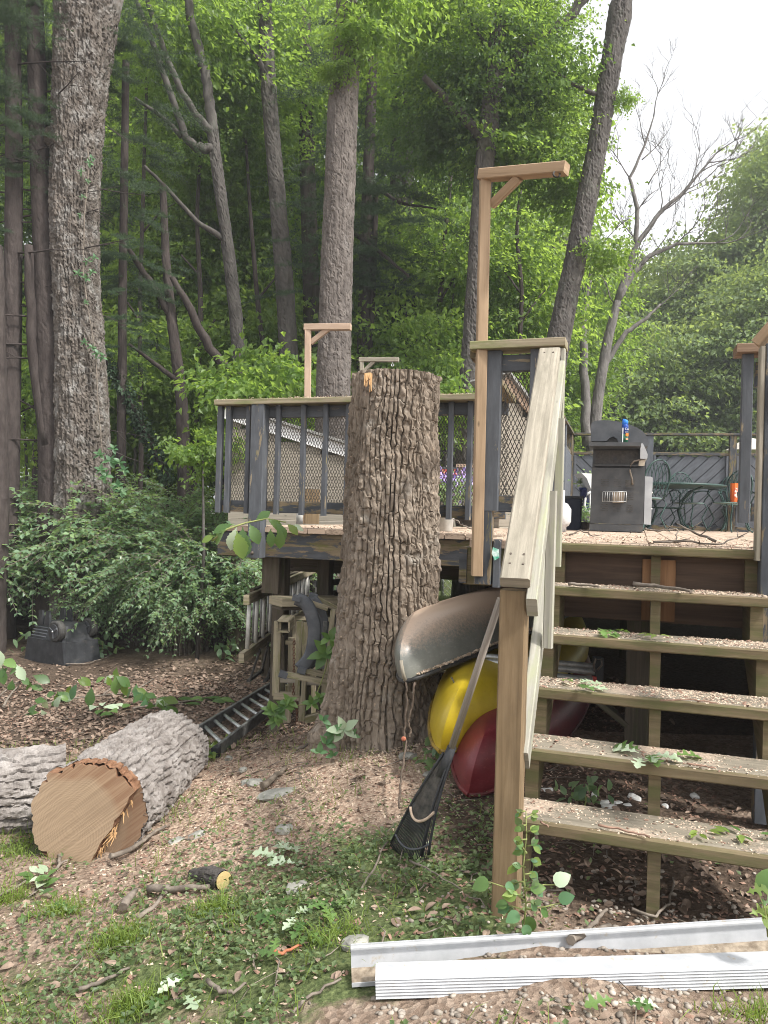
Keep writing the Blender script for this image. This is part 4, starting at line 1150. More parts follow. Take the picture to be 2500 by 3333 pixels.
for (lb, pts, lim) in (('very thin dark trunk between rough oak and slim trunk', [(460, 1500, 16, 14), (455, 1000, 14, 14), (470, 500, 11, 14), (480, 200, 8, 14)], [[(456, 1050, 8, 14), (400, 960, 6, 13.9), (350, 930, 3, 13.8)], [(462, 760, 8, 14), (520, 690, 6, 14), (570, 660, 3, 14)]]),
    ('thin leaning trunk between forked oak and straight grey trunk', [(880, 1290, 18, 15), (840, 1000, 16, 15), (815, 700, 12, 15), (800, 450, 8, 15)], [[(835, 980, 9, 15), (900, 900, 6, 15), (960, 880, 3, 15)]]),
    ('thin dark trunk right of the stump top', [(1425, 1280, 20, 16), (1430, 1000, 18, 16), (1450, 750, 14, 16), (1480, 450, 10, 16)], [[(1432, 980, 9, 16), (1480, 900, 7, 16), (1530, 860, 4, 16)], [(1440, 860, 8, 16), (1390, 780, 5, 16), (1350, 760, 3, 16)]]),
    ('thin bent trunk between cedar post and leaning trunk', [(1690, 1150, 16, 15), (1700, 950, 14, 15), (1680, 760, 11, 15), (1700, 560, 8, 15)], [[(1700, 960, 8, 15), (1640, 880, 5, 15)], [(1695, 1050, 8, 15), (1760, 960, 5, 15), (1790, 930, 3, 15)]]),
    ('thin trunk close right of the scaly trunk', [(1195, 1250, 24, 15), (1215, 900, 20, 15), (1225, 600, 16, 15)], [[(1205, 1050, 12, 15), (1280, 940, 9, 15), (1330, 900, 4, 15)]]),
    ('thin trunk left of the leaning dead tree base', [(640, 1300, 20, 15), (655, 1000, 17, 15), (640, 700, 13, 15), (660, 400, 9, 15)], [[(652, 900, 9, 15), (590, 830, 6, 15)], [(645, 1120, 9, 15), (700, 1040, 6, 15)]])):
    if 'left of the leaning' in lb: lb = 'thin trunk between crooked slim trunk and forked oak'
    tree(lb, pts, b_pine, lim, 10, .12, .06, .2, .006, len(pts) + int(pts[0][0]))
# pines at left
def dead_pine_twigs(root, o, px, D, y0, y1, n, side):
    mb = MB()
    for k in range(n):
        y = y0 + (y1 - y0) * k / n + rnd.uniform(-25, 25)
        p = at(px, y, D)
        d = Vector((rnd.choice((-1, 1)) if side == 0 else side, rnd.uniform(-.7, .5), rnd.uniform(-.35, .2)))
        L = rnd.uniform(.6, 1.7); q = [p]
        d.normalize()
        for j in range(6):
            d = (d + Vector((rnd.uniform(-.12, .12), rnd.uniform(-.12, .12), rnd.uniform(-.16, .1)))).normalized()
            q.append(q[-1] + d * L / 6)
        mb.tube([x - o for x in q], [.017 - .0022 * j for j in range(7)], 5)
        for j in range(3):
            i = rnd.randint(2, 6)
            e = q[i] + Vector((d.x * .3 + rnd.uniform(-.2, .2), rnd.uniform(-.2, .2), rnd.uniform(-.3, .2)))
            mb.tube([q[i] - o, e - o], [.007, .003], 4)
    mb.build('dead_twigs', b_pine, root)
pa_, oa = tree('dark pine trunk at the far left edge with dead twigs', [(30, 1560, 62, 11), (42, 1000, 56, 11), (46, 500, 52, 11), (40, -50, 46, 11)], b_pine, (), 26, .06, .05, .1, .01, 15, name='pine_tree')
dead_pine_twigs(pa_, oa, 40, 11, 100, 1500, 26, 0)
pb_, ob = tree('dark pine trunk just left of the rough oak', [(175, 1560, 92, 11), (165, 1200, 82, 11), (150, 900, 70, 11), (128, 500, 60, 11), (112, -50, 50, 11)], b_pine, [[(160, 1450, 50, 10.9), (110, 1150, 40, 10.9), (95, 800, 30, 10.9)]], 30, .05, .05, .1, .012, 16, name='pine_tree')
dead_pine_twigs(pb_, ob, 130, 11, 300, 1500, 24, 0)
pc_, oc = tree('dark trunk cut by the left frame edge above the shrubs', [(-8, 1620, 70, 10), (-12, 1300, 64, 10), (-20, 800, 56, 10)], b_pine, (), 20, .07, .05, .1, .01, 17, name='pine_tree')
pd_, od = tree('dark pine with drooping boughs behind the scaly trunk', [(1180, 1200, 40, 15), (1190, 800, 38, 15), (1210, 300, 34, 15), (1220, -50, 30, 15)], b_pine, [[(1150, 760, 16, 14.8), (1250, 830, 12, 14.2), (1330, 900, 8, 13.8)], [(1210, 600, 14, 15), (1300, 660, 10, 14.5), (1420, 680, 6, 14)]], 18, .1, .08, .25, .012, 18, name='pine_tree')
for (root, o, px, py, D, k, rz, sc) in ((pa_, oa, 20, 60, 11, 0, .3, .8), (pa_, oa, -30, 900, 11, 1, 1.9, .45), (pb_, ob, 150, -130, 10.6, 1, 2.0, .72), (pb_, ob, 60, 500, 11, 0, 4.0, .42), (pc_, oc, -60, 150, 10, 0, 1.2, .5),
     (pd_, od, 1240, 330, 14.5, 0, .4, 1.0), (pd_, od, 1270, 640, 14.2, 1, 2.4, .85), (pd_, od, 1120, 760, 14.8, 1, 4.4, .7), (pd_, od, 1280, 1000, 15, 0, 1.0, .35), (pd_, od, 1010, 930, 13.9, 1, 5, .5)):
    add_crown(root, o, PN[k], at(px, py, D), rz, sc)
# a pine bough hanging between the big oak and the forked oak
pe_, oe = tree('thin shaded pine with grey green boughs right of the rough oak', [(395, 1500, 30, 12), (400, 900, 26, 12), (410, 200, 22, 12)], b_pine, (), 14, .12, .06, .2, .008, 19, name='pine_tree')
for (px, py, k, sc) in ((430, 420, 0, .55), (380, 760, 1, .5), (420, 1000, 0, .4), (350, 120, 1, .5)):
    add_crown(pe_, oe, PN[k], at(px, py, 12), px * .1, sc)
# leafy crowns of the trees already standing
for (root, o, px, py, D, k, rz, sc) in ((t3, o3, 600, 120, 14, 0, .2, .75), (t3, o3, 560, 420, 15, 1, 1.2, .6), (t4, o4, 840, 150, 15, 1, 2.2, .7), (t4, o4, 790, 480, 15.5, 0, 2.9, .55), (t9, o9, 1440, 60, 12, 0, .6, .62), (t9, o9, 1650, 260, 12.3, 2, 1.7, .5),
    (t9, o9, 1740, 60, 12.4, 1, 3.7, .42), (t9, o9, 1480, 430, 13, 2, 4.2, .5), (t10, o10, 1740, 500, 12.5, 0, 5.2, .42), (t8, o8, 1330, 880, 16.6, 1, 2.1, .3), (t8, o8, 1360, 300, 17, 0, .2, .8), (t6, o6, 980, 250, 17, 1, .3, .8)):
    add_crown(root, o, CR[k], at(px, py, D), rz, sc)

for (root, o, px, py, D, rz, sc) in ((t5, o5, 1175, 120, 9.6, 1.1, .55), (t5, o5, 1250, 10, 9.8, 2.2, .8), (t5, o5, 1090, 235, 9.7, .3, .3), (t10, o10, 1870, 640, 12.6, .9, .8), (t10, o10, 1790, 330, 12.6, 2.1, 1.1), (t10, o10, 2030, 330, 12, 3.1, .3), (t10, o10, 1960, 840, 12, 4, .55), (t9, o9, 1650, 500, 12.2, .5, .9)):
    add_crown(root, o, CRS, at(px, py, D), rz, sc)
# ivy-wrapped leaning stem
iv = empty('ivy_stem', at(545, 1560, 12), 0, 'thin leaning stem wrapped in dark ivy behind the shrubs', 'tree')
io = Vector(iv.location)
ip = [at(545, 1560, 12), at(505, 1470, 12), at(455, 1370, 12), at(400, 1260, 12), at(340, 1170, 12)]
mb = MB(); mb.tube([p - io for p in ip], [.05, .05, .045, .04, .03], 8); mb.build('trunk', b_pine, iv)
rg = np.random.default_rng(5)
n = 1500
tt = rg.random(n) * 4; ii = np.minimum(tt.astype(int), 3); fr = (tt - ii)[:, None]
IP = np.array([tuple(p - io) for p in ip])
c = IP[ii] * (1 - fr) + IP[ii + 1] * fr
dd = norm(rg.normal(size=(n, 3)))
v, f, t = leaf_arrays(c + dd * .08 * (.5 + rg.random((n, 1))), dd + np.array([0, 0, -.6]), dd + rg.normal(size=(n, 3)) * .3, .05 + .04 * rg.random(n), None, .2, .2, 3)
link('ivy_leaves', np_mesh('ivy_leaves', v, f, l_pine, tone=t), iv)

# background trees: 26 individuals beyond the clearing
BT = []
kinds = ['airy green tree filling the wood', 'dense green tree', 'blue green tree']
spots = [(-60, 21, 0, 200), (120, 19, 1, 500), (330, 18, 0, 150), (330, 20, 2, 900), (450, 24, 1, 600), (560, 19, 0, 860), (640, 22, 2, 200), (740, 18, 1, 1050), (820, 22, 0, 760), (960, 20, 1, 420), (980, 25, 0, 1000), (1080, 24, 0, 150), (1200, 22, 1, 1000),
         (1330, 24, 0, 600), (1420, 20, 1, 950), (1480, 24, 2, 200), (1640, 20, 0, 800), (1680, 26, 1, 450), (1740, 22, 0, 1120), (200, 23, 2, 1150), (1560, 26, 0, 1150)]
where = ['behind the far left pines', 'between the pines and rough oak', 'above and right of the rough oak', 'low behind the rough oak', 'beyond the crooked slim trunk', 'left of the forked oak', 'beyond the forked limbs', 'right of the forked oak foot', 'between forked oak and straight grey trunk', 'left of the scaly trunk', 'behind the short hanging post', 'high behind the scaly trunk', 'behind the stump top', 'between the paired trunks and grey oak', 'left of the tall cedar post', 'high left of the grey oak', 'right of the tall cedar post', 'between grey oak and leaning trunk', 'behind the stair lattice panel', 'behind the shrubs at left', 'beyond the tall cedar post foot']
for i, (px, D, k, cy) in enumerate(spots):
    b0 = at(px, 1500, D); zg = gz(b0.x, b0.y)
    root = empty('tree', (b0.x, b0.y, zg), 0, ['airy green', 'dense green', 'blue green'][k] + ' leafy tree ' + where[i], 'tree', 'leafy trees in the wood')
    H = at(px, cy, D).z - zg
    mb = MB(); r0 = .09 + .05 * rnd.random()
    lean = rnd.uniform(-.6, .6)
    mb.tube([(lean * t * t, rnd.uniform(-.1, .1), -.2 + (H + 2) * t) for t in np.linspace(0, 1, 7)], [r0 * (1 - .75 * t) for t in np.linspace(0, 1, 7)], 8)
    for q in range(5):
        z = H * (.4 + .13 * q); a_ = rnd.uniform(0, 6.28)
        mb.tube([(lean * .4, 0, z), (lean * .4 + math.cos(a_) * .8, math.sin(a_) * .8, z + .5), (lean * .4 + math.cos(a_) * 1.9, math.sin(a_) * 1.9, z + .8)], [.045, .03, .012], 5)
    mb.build('trunk', b_pine if i % 2 else b_grey, root)
    c = link('crown', CR[k], root); c.location = (lean * .7, 0, H); c.rotation_euler = (0, 0, i * 1.7); c.scale = (1.05, 1.05, 1.15)
    c = link('crown', CR[(k + 1) % 3], root); c.location = (lean * .7 + rnd.uniform(-1.5, 1.5), .8, H + rnd.choice((-2.9, 2.9)) * (1 if H > 4.5 else abs(1))); c.rotation_euler = (0, 0, i * 2.3 + 1); c.scale = (.9, .9, .9)
CRB = [crown_mesh('crown_leaves', 61, l_bright, 1.6, 1.6, 1.3, 120, 44, .12, clr=.36), crown_mesh('crown_leaves', 62, l_bright, 1.3, 1.3, 1.7, 120, 44, .12, clr=.36)]
us = [(420, 15, 1230, 'beneath the crooked limbs'), (640, 15.5, 1330, 'left of the left rail cap, behind the sapling'), (830, 16, 1130, 'between the two grey trunks at rail height'), (1230, 15, 1250, 'just above the stump top'), (500, 16.5, 900, 'among the slim trunk limbs'), (960, 16.5, 1200, 'left of the scaly trunk foot'), (1430, 15, 1230, 'between stump and tall cedar post'), (330, 16, 1380, 'right of the rough oak foot'), (640, 17, 640, 'under the forked limbs'), (800, 17, 820, 'behind the forked oak stem'), (1460, 16, 860, 'left of the grey oak at mid height'), (1690, 16, 950, 'between cedar post and leaning trunk'), (1230, 17, 820, 'high above the stump'), (70, 16, 1250, 'between the far left pines'), (420, 18, 560, 'right of the rough oak, high'), (1650, 16, 1220, 'behind the stair panel cap')]
for i, (px, D, cy, wh) in enumerate(us):
    b0 = at(px, 1500, D); zg = gz(b0.x, b0.y)
    root = empty('understory_tree', (b0.x, b0.y, zg), 0, 'sunlit yellow green young tree ' + wh, 'tree', 'young understory trees')
    H = at(px, cy, D).z - zg
    mb = MB(); mb.tube([(.12 * math.sin(3 * t + i), .05 * math.sin(5 * t), -.2 + (H + .6) * t) for t in np.linspace(0, 1, 6)], [.05 * (1 - .7 * t) for t in np.linspace(0, 1, 6)], 7); mb.build('trunk', b_grey, root)
    c = link('crown', CRB[i % 2], root); c.location = (0, 0, H); c.rotation_euler = (0, 0, i * 1.9)
# taller trees, paled by their leaf colour, beyond the fence at right
fs = [(1900, 34, 1250), (1990, 40, 1080), (2060, 32, 1300), (2160, 38, 1120), (2260, 34, 1020), (2350, 40, 1150), (2460, 36, 900), (2540, 33, 720), (2620, 36, 620), (2430, 30, 1250), (2200, 30, 1330), (1830, 38, 1000), (2330, 46, 1000), (2560, 29, 1150)]
wf = ['right of the leaning trunk', 'behind the bare dead tree', 'low behind the bare dead tree', 'under the bare limbs', 'beyond the fence middle', 'in the dip of the skyline', 'rising right of the skyline dip', 'tall above the right railing end', 'cut by the right frame edge', 'behind the right railing end', 'directly above the patio table', 'between leaning trunk and grey oak', 'far back in the skyline dip', 'low at the right frame edge']
for i, (px, D, cy) in enumerate(fs):
    b0 = at(px, 1500, D); zg = gz(b0.x, b0.y)
    root = empty('tree', (b0.x, b0.y, zg), 0, 'broad green tree, paled for glare, ' + wf[i], 'tree', 'pale trees beyond the fence')
    H = at(px, cy, D).z - zg
    mb = MB()
    mb.tube([(0.15 * math.sin(4 * t), 0, -.2 + (H + 2.4) * t) for t in np.linspace(0, 1, 7)], [.2 * (1 - .75 * t) for t in np.linspace(0, 1, 7)], 8)
    for q in range(5):
        z = H * (.5 + .12 * q); a_ = rnd.uniform(0, 6.28)
        mb.tube([(0, 0, z), (math.cos(a_) * 1.2, math.sin(a_) * 1.2, z + .8), (math.cos(a_) * 2.6, math.sin(a_) * 2.6, z + 1.3)], [.07, .045, .02], 5)
    mb.build('trunk', b_grey, root)
    c = link('crown', CRF[i % 2], root); c.location = (0, 0, H); c.rotation_euler = (0, 0, i * 1.3); 
    if H > 7:
        c = link('crown', CRF[(i + 1) % 2], root); c.location = (rnd.uniform(-1, 1), rnd.uniform(-1, 1), max(3, H - 4.8)); c.rotation_euler = (0, 0, i * 2.1)
# the wood beyond reads as one mass
rg = np.random.default_rng(77)
ncl = 800
D = 26 + 18 * rg.random(ncl); px = -250 + 2250 * rg.random(ncl)
X = (px - 1250) / 2500 * D
top = np.where(px < 1800, 10.5, 7.0) * D / 34
Z = -.2 + top * rg.random(ncl) ** .8
keep = vnoise(X * .35, D * .35, Z * .45, 5) > .30
cc = np.stack([X, D, Z], -1)[keep]
m2 = 350
D2 = 44 + 10 * rg.random(m2); px2 = 1750 + 1100 * rg.random(m2)
cc = np.concatenate([cc, np.stack([(px2 - 1250) / 2500 * D2, D2, 8.5 * rg.random(m2)], -1)])
ncl = len(cc); nl = 62
q = rg.normal(size=(ncl, nl, 3)) * np.array([.75, .75, .3])
pos = (cc[:, None] + q).reshape(-1, 3)
v, f, t = leaf_arrays(pos, rg.normal(size=(len(pos), 3)) + np.array([0, 0, -.3]), rg.normal(size=(len(pos), 3)) * .8 + np.array([.2, -.5, .8]), .2 + .12 * rg.random(len(pos)), None, .3, .2, 9)
tag(link('far_wood', np_mesh('far_wood', v, f, l_bright, tone=t)), 'mass of sunlit leaves deep in the wood', kind='stuff')

# ------------------------------------------------------------------ shrubs
def shrub_mesh(seed, nst, H, spread, ls, lm):
    rg = np.random.default_rng(seed)
    mb = MB(); P, Dr, N, Sz = [], [], [], []
    for i in range(nst):
        az = rg.random() * 2 * np.pi
        o = np.array([math.cos(az), math.sin(az), 0.])
        b0 = o * spread * .3 * rg.random()
        L = H * (.75 + .45 * rg.random()); out = spread * (.25 + .75 * rg.random())
        pts = []
        for t in np.linspace(0, 1, 8):
            pts.append(b0 + o * out * t ** 1.4 + np.array([0, 0, L * (t * 1.5 - .75 * t * t * (1 + .4 * out / spread))]))
        pts = np.array(pts)
        mb.tube([tuple(p) for p in pts], [.009 - .0009 * k for k in range(8)], 4, caps=(0, 0))
        for j in range(9):
            t = .25 + .75 * rg.random()
            k = min(6, int(t * 7)); fr = t * 7 - k
            s0 = pts[k] * (1 - fr) + pts[k + 1] * fr
            tg = norm(pts[k + 1] - pts[k])
            d = norm(tg * .5 + rg.normal(size=3) * .55 + o * .35)
            tl = .28 + .4 * rg.random()
            e = []
            for q in np.linspace(0, 1, 5): e.append(s0 + d * tl * q + np.array([0, 0, -.22 * tl * q * q]))
            mb.tube([tuple(p) for p in e], [.004, .0035, .003, .0025, .002], 3, caps=(0, 0))
            e = np.array(e)
            nn = 10
            for q in np.linspace(.1, 1, nn):
                kk = min(3, int(q * 4)); f_ = q * 4 - kk
                c = e[kk] * (1 - f_) + e[kk + 1] * f_
                tg2 = norm(e[kk + 1] - e[kk])
                sd = norm(np.cross(tg2, np.array([0, 0, 1.0]) + rg.normal(size=3) * .3))
                for sg in (1, -1):
                    P.append(c); Dr.append(sd * sg + tg2 * .7 + rg.normal(size=3) * .25 + np.array([0, 0, -.15])); N.append(np.array([0, 0, 1.]) + rg.normal(size=3) * .35); Sz.append(ls * (.7 + .6 * rg.random()))
    v, f, t = leaf_arrays(np.array(P), np.array(Dr), np.array(N), np.array(Sz), None, .25, .15, seed)
    return mb.mesh('stems', m_twig), np_mesh('foliage', v, f, lm, tone=t)
SH = [shrub_mesh(51, 110, 1.75, 1.15, .052, l_shrub), shrub_mesh(52, 110, 1.6, 1.25, .05, l_shrub)]
shr = [(585, 2070, 0, 1.3, 0.2, 'large arching green shrub right behind the upturned plastic base'), (725, 2095, 1, 1.25, 1.9, 'spreading green shrub beside the deck left end'), (190, 2005, 1, 1.5, 3.1, 'shaded green shrub at the foot of the rough oak'), (0, 2005, 0, 1.55, 4.4, 'green shrub at the left frame edge'),
       (580, 2055, 0, 1.5, 5.6, 'taller green shrub behind the arching one'), (340, 2035, 1, 1.6, .9, 'green shrub crowding the oak base from behind'), (-150, 2060, 1, 1.3, 2.2, 'leafy shrub cut by the left edge beside the plastic base'), (815, 2030, 0, 1.15, 2.9, 'low green shrub under the deck corner'), (475, 2095, 1, .8, .5, 'low rounded shrub right of the plastic base'), (610, 2125, 0, .8, 1.4, 'low rounded shrub at the shrub hollow'), (770, 2100, 1, .85, 2.7, 'low rounded shrub beside the ladder end')]
for (px, py, k, sc, rz, lb) in shr:
    p = gp(px, py)
    r = empty('shrub', p, rz, lb, 'shrub', 'honeysuckle shrubs at left')
    r.scale = (sc, sc, sc)
    link('stems', SH[k][0], r); link('foliage', SH[k][1], r)
# maple seedlings behind the left railing corner
def young_tree(px, py, D, H, sc, label, k):
    p = at(px, py, D); zg = gz(p.x, p.y)
    r = empty('sapling', (p.x, p.y, zg), 0, label, 'sapling')
    mb = MB(); mb.tube([(0, 0, -.1), (.05, 0, (p.z - zg) * .5), (0, 0, p.z - zg)], [.03, .022, .01], 6); mb.build('trunk', b_grey, r)
    c = link('crown', CRS, r); c.location = (0, 0, p.z - zg); c.scale = (sc * 3.6, sc * 3.6, sc * 3.2); c.rotation_euler = (0, 0, px)
young_tree(800, 1290, 10.5, 0, .26, 'leafy sapling right behind the left rail cap', 2)
young_tree(920, 1240, 11.5, 0, .3, 'leafy sapling between rail cap and straight grey trunk', 2)
young_tree(660, 1480, 9.5, 0, .17, 'small sapling left of the deck corner posts', 2)
young_tree(1000, 1420, 11, 0, .2, 'low sapling behind the deck lattice', 0)
young_tree(1430, 1330, 11, 0, .26, 'leafy sapling right of the stump behind the rail', 0)
# ------------------------------------------------------------------ the tall stump
sb = at(1236, 2440, 4.78)
so = Vector((sb.x, sb.y, gz(sb.x, sb.y)))
stump = empty('tree_stump', so, 0, 'tall sawn tree stump with deeply furrowed brown bark in the middle', 'stump')
top = at(1290, 1226, 4.78) - so
spath = [(Vector((.02, 0, -.15)), .325), (Vector((.02, 0, .12)), .318), (Vector((.025, 0, .45)), .304), (at(1264, 2000, 4.78) - so, .294), (at(1274, 1700, 4.78) - so, .276), (at(1283, 1400, 4.78) - so, .262), (top, .256)]
def stump_flare(TH, SS):
    z = SS - .15
    lob = .55 + .45 * np.cos(5 * TH + 1.1) + .3 * np.cos(3 * TH + .3)
    return .085 * lob * np.exp(-np.clip(z, 0, 9) / .2) + .02 * np.exp(-np.clip(z, 0, 9) / .6)
me, V, C = bark_mesh('trunk', spath, 380, .0064, .034, .092, .041, 2, b_stump, flare=stump_flare, lump=.03)
link('trunk', me, stump)
ring = V[-1]; n = len(ring); cen = ring.mean(0)
v = np.concatenate([ring * .985 + cen * .015 + np.array([0, 0, -.004]), cen[None] + np.array([0, 0, .006])])
f = np.stack([np.arange(n), (np.arange(n) + 1) % n, np.full(n, n)], -1)
link('cut_top', np_mesh('cut_top', v, f, m_cut), stump)
mb = MB()
for k in range(9):
    p = at(1188 + k * 2.6, 1222, 4.50) - so
    h = rnd.uniform(.02, .10)
    mb.beam(p + Vector((0, .03, .012)), p + Vector((rnd.uniform(-.004, .004), .004, -h)), .010, .03, (0, 1, 0), taper=.4)
mb.build('torn_splinter', m_splint, stump)

# ------------------------------------------------------------------ logs
def along(name, label, p, q, group=None):
    p, q = Vector(p), Vector(q)
    d = (q - p)
    r = empty(name, p, 0, label, 'log', group)
    r.rotation_mode = 'QUATERNION'
    y = d.normalized(); x = y.cross(Vector((0, 0, 1))).normalized(); z = x.cross(y)
    r.rotation_quaternion = Matrix((x, y, z)).transposed().to_quaternion()
    return r, d.length
A = at(303, 2640, 3.79); B = at(548, 2440, 5.1)
lg, L = along('log', 'large sawn log with stepped brown cut face and pale flaky bark', A, B)
def log_fl(TH, SS): return .012 * np.cos(2 * TH + .5) + .0 * SS
me, V, C = bark_mesh('bark', [(Vector((0, 0, 0)), .252), (Vector((0, L * .5, 0)), .256), (Vector((0, L, 0)), .25)], 300, .0075, .045, .10, .036, 8, b_log, flare=log_fl, lump=.03)
link('bark', me, lg)
r0 = V[0][:, [0, 2]]; r1 = V[-1]
v = np.concatenate([r1, r1.mean(0)[None]]); n = len(r1)
link('far_cut_face', np_mesh('far_cut_face', v, np.stack([np.arange(n), (np.arange(n) + 1) % n, np.full(n, n)], -1), m_cut), lg)
P1, P2 = np.array([.225, .115]), np.array([.02, -.26])
dl = (P2 - P1) / np.linalg.norm(P2 - P1); nl_ = np.array([-dl[1], dl[0]])
if nl_[0] > 0: nl_ = -nl_
sd = (r0 - P1) @ nl_
rin = r0[::3] * .985
proud = [tuple(p) for p, s_ in zip(rin, (rin - P1) @ nl_) if s_ > 0]
# order the proud polygon so that the chord closes it
ang = [math.atan2(p[1], p[0]) for p in proud]
gapi = max(range(len(proud)), key=lambda i: (ang[(i + 1) % len(ang)] - ang[i]) % (2 * math.pi))
proud = proud[gapi + 1:] + proud[:gapi + 1]
rag = []
a0, a1 = np.array(proud[-1]), np.array(proud[0])
for t in np.linspace(0, 1, 14)[1:-1]:
    q = a0 * (1 - t) + a1 * t + nl_ * rnd.uniform(-.006, .010); rag.append(tuple(q))
poly = proud + rag
mb = MB(); mb.prism(poly, (0, -.095, 0), (1, 0, 0), (0, 0, 1), (0, .099, 0), 0, 1); mb.build('cut_face', [m_cut, m_innerbark], lg)
v = np.stack([rin[:, 0], np.full(len(rin), .003), rin[:, 1]], -1)
v = np.concatenate([v, [[0, .003, 0]]]); n = len(rin)
link('cut_face', np_mesh('cut_face', v, np.stack([np.arange(n), np.full(n, n), (np.arange(n) + 1) % n], -1), m_cut2), lg)
# bark sleeve round the proud part
V2, _, _ = bark_tube([(Vector((0, -.09, 0)), .252), (Vector((0, -.04, 0)), .252), (Vector((0, .004, 0)), .252)], 300, .008, .042, .11, .018, 8)
m_, n_, _ = V2.shape
ff = tube_faces(m_, n_); vv = V2.reshape(-1, 3)
mid = vv[ff].mean(1)[:, [0, 2]]
keepf = ((mid - P1) @ nl_) > .012
link('bark_rim', np_mesh('bark_rim', vv, ff[keepf], m_innerbark), lg)
mb = MB()
for k in range(26):
    t = rnd.random() * .95
    q = a1 * t + a0 * (1 - t)
    p = Vector((q[0] + .004, rnd.uniform(-.08, -.005), q[1]))
    mb.beam(p, p + Vector((rnd.uniform(-.015, .02), rnd.uniform(-.03, .0), rnd.uniform(-.05, -.01))), .007, .004, (0, 1, 0), .0005, taper=.3)
for k in range(7):
    p = Vector((.135 + rnd.uniform(-.02, .01), -.05, -.075 + rnd.uniform(-.02, .01)))
    mb.beam(p, p + Vector((rnd.uniform(-.05, .0), rnd.uniform(-.04, -.0), rnd.uniform(-.06, -.02))), .008, .006, (0, 1, 0), .0005, taper=.2)
mb.build('torn_splinters', m_splint, lg)
A = at(212, 2566, 4.25); B = A + Vector((-1.75, -.76, -.03))
l2, L = along('log', 'second pale log with shaggy ridged bark running out of frame left', A, B)
me, V, C = bark_mesh('bark', [(Vector((0, 0, 0)), .232), (Vector((0, L * .5, 0)), .24), (Vector((0, L, 0)), .245)], 220, .010, .05, .24, .036, 12, b_log, caps=False, lump=.04)
link('bark', me, l2)
for nm, rg_, fl in (('cut_face', V[0], 1), ('cut_face', V[-1], 0)):
    n = len(rg_); v = np.concatenate([rg_, rg_.mean(0)[None]])
    link(nm, np_mesh(nm, v, np.stack([np.arange(n), (np.arange(n) + 1) % n, np.full(n, n)], -1), m_cut), l2)
A = gp(727, 2893); A.z += .03
sbr, L = along('cut_branch', 'short sawn branch stub with yellowish cut end in the weeds', A, A + Vector((-.17, .16, -.015)))
sbr['category'] = 'branch'
me, V, C = bark_mesh('bark', [(Vector((0, 0, 0)), .038), (Vector((0, L * .4, -.005)), .036), (Vector((0, L * .7, -.02)), .03), (Vector((0, L, -.04)), .02)], 40, .012, .03, .06, .008, 14, b_grey)
link('bark', me, sbr)
mb = MB(); mb.prism([(.036 * math.cos(t), .036 * math.sin(t)) for t in np.linspace(0, 2 * math.pi, 20, endpoint=False)], (0, -.004, 0), (1, 0, 0), (0, 0, 1), (0, .006, 0)); mb.build('cut_face', wood('lichen_cut', (.33, .24, .10), (.50, .40, .19), moss=(.28, .27, .12)), sbr)

# ------------------------------------------------------------------ canoes, stored keel up
def hullmat(name, c1, c2, dust=None, scuff=None, rough=.4):
    m, n, b = newmat(name)
    v = mapped(n, 'Object', (1, 1, 1))
    c = ramp(n, noise(n, v, 5, 6, .65), [(.35, c1), (.65, c2)])
    if scuff is not None:
        c = mixc(n, ramp(n, noise(n, mapped(n, 'Object', (1, 3, 6)), 14, 6, .75), [(.55, (0, 0, 0)), (.72, (.8, .8, .8))]), c, scuff)
    rs = rough
    if dust is not None:
        g = n.nodes.new('ShaderNodeNewGeometry')
        sp = n.nodes.new('ShaderNodeSeparateXYZ'); n.links.new(g.outputs['Normal'], sp.inputs[0])
        ad = n.nodes.new('ShaderNodeMath'); ad.operation = 'MULTIPLY_ADD'
        n.links.new(noise(n, v, 60, 4, .8), ad.inputs[0]); ad.inputs[1].default_value = .9
        n.links.new(sp.outputs['Z'], ad.inputs[2])
        c = mixc(n, ramp(n, ad.outputs[0], [(1.06, (0, 0, 0)), (1.0, (0, 0, 0))] if False else [(.0, (0, 0, 0)), (1.0, (1, 1, 1))]), c, c) if False else c
        mr = n.nodes.new('ShaderNodeMapRange'); mr.inputs[1].default_value = .86; mr.inputs[2].default_value = 1.26
        n.links.new(ad.outputs[0], mr.inputs[0])
        c = mixc(n, mr.outputs[0], c, dust)
    n.links.new(c, b.inputs['Base Color'])
    b.inputs['Roughness'].default_value = rs
    b.inputs['Specular IOR Level'].default_value = .45
    bump(n, b, noise(n, v, 30, 5), .08, .004)
    return m
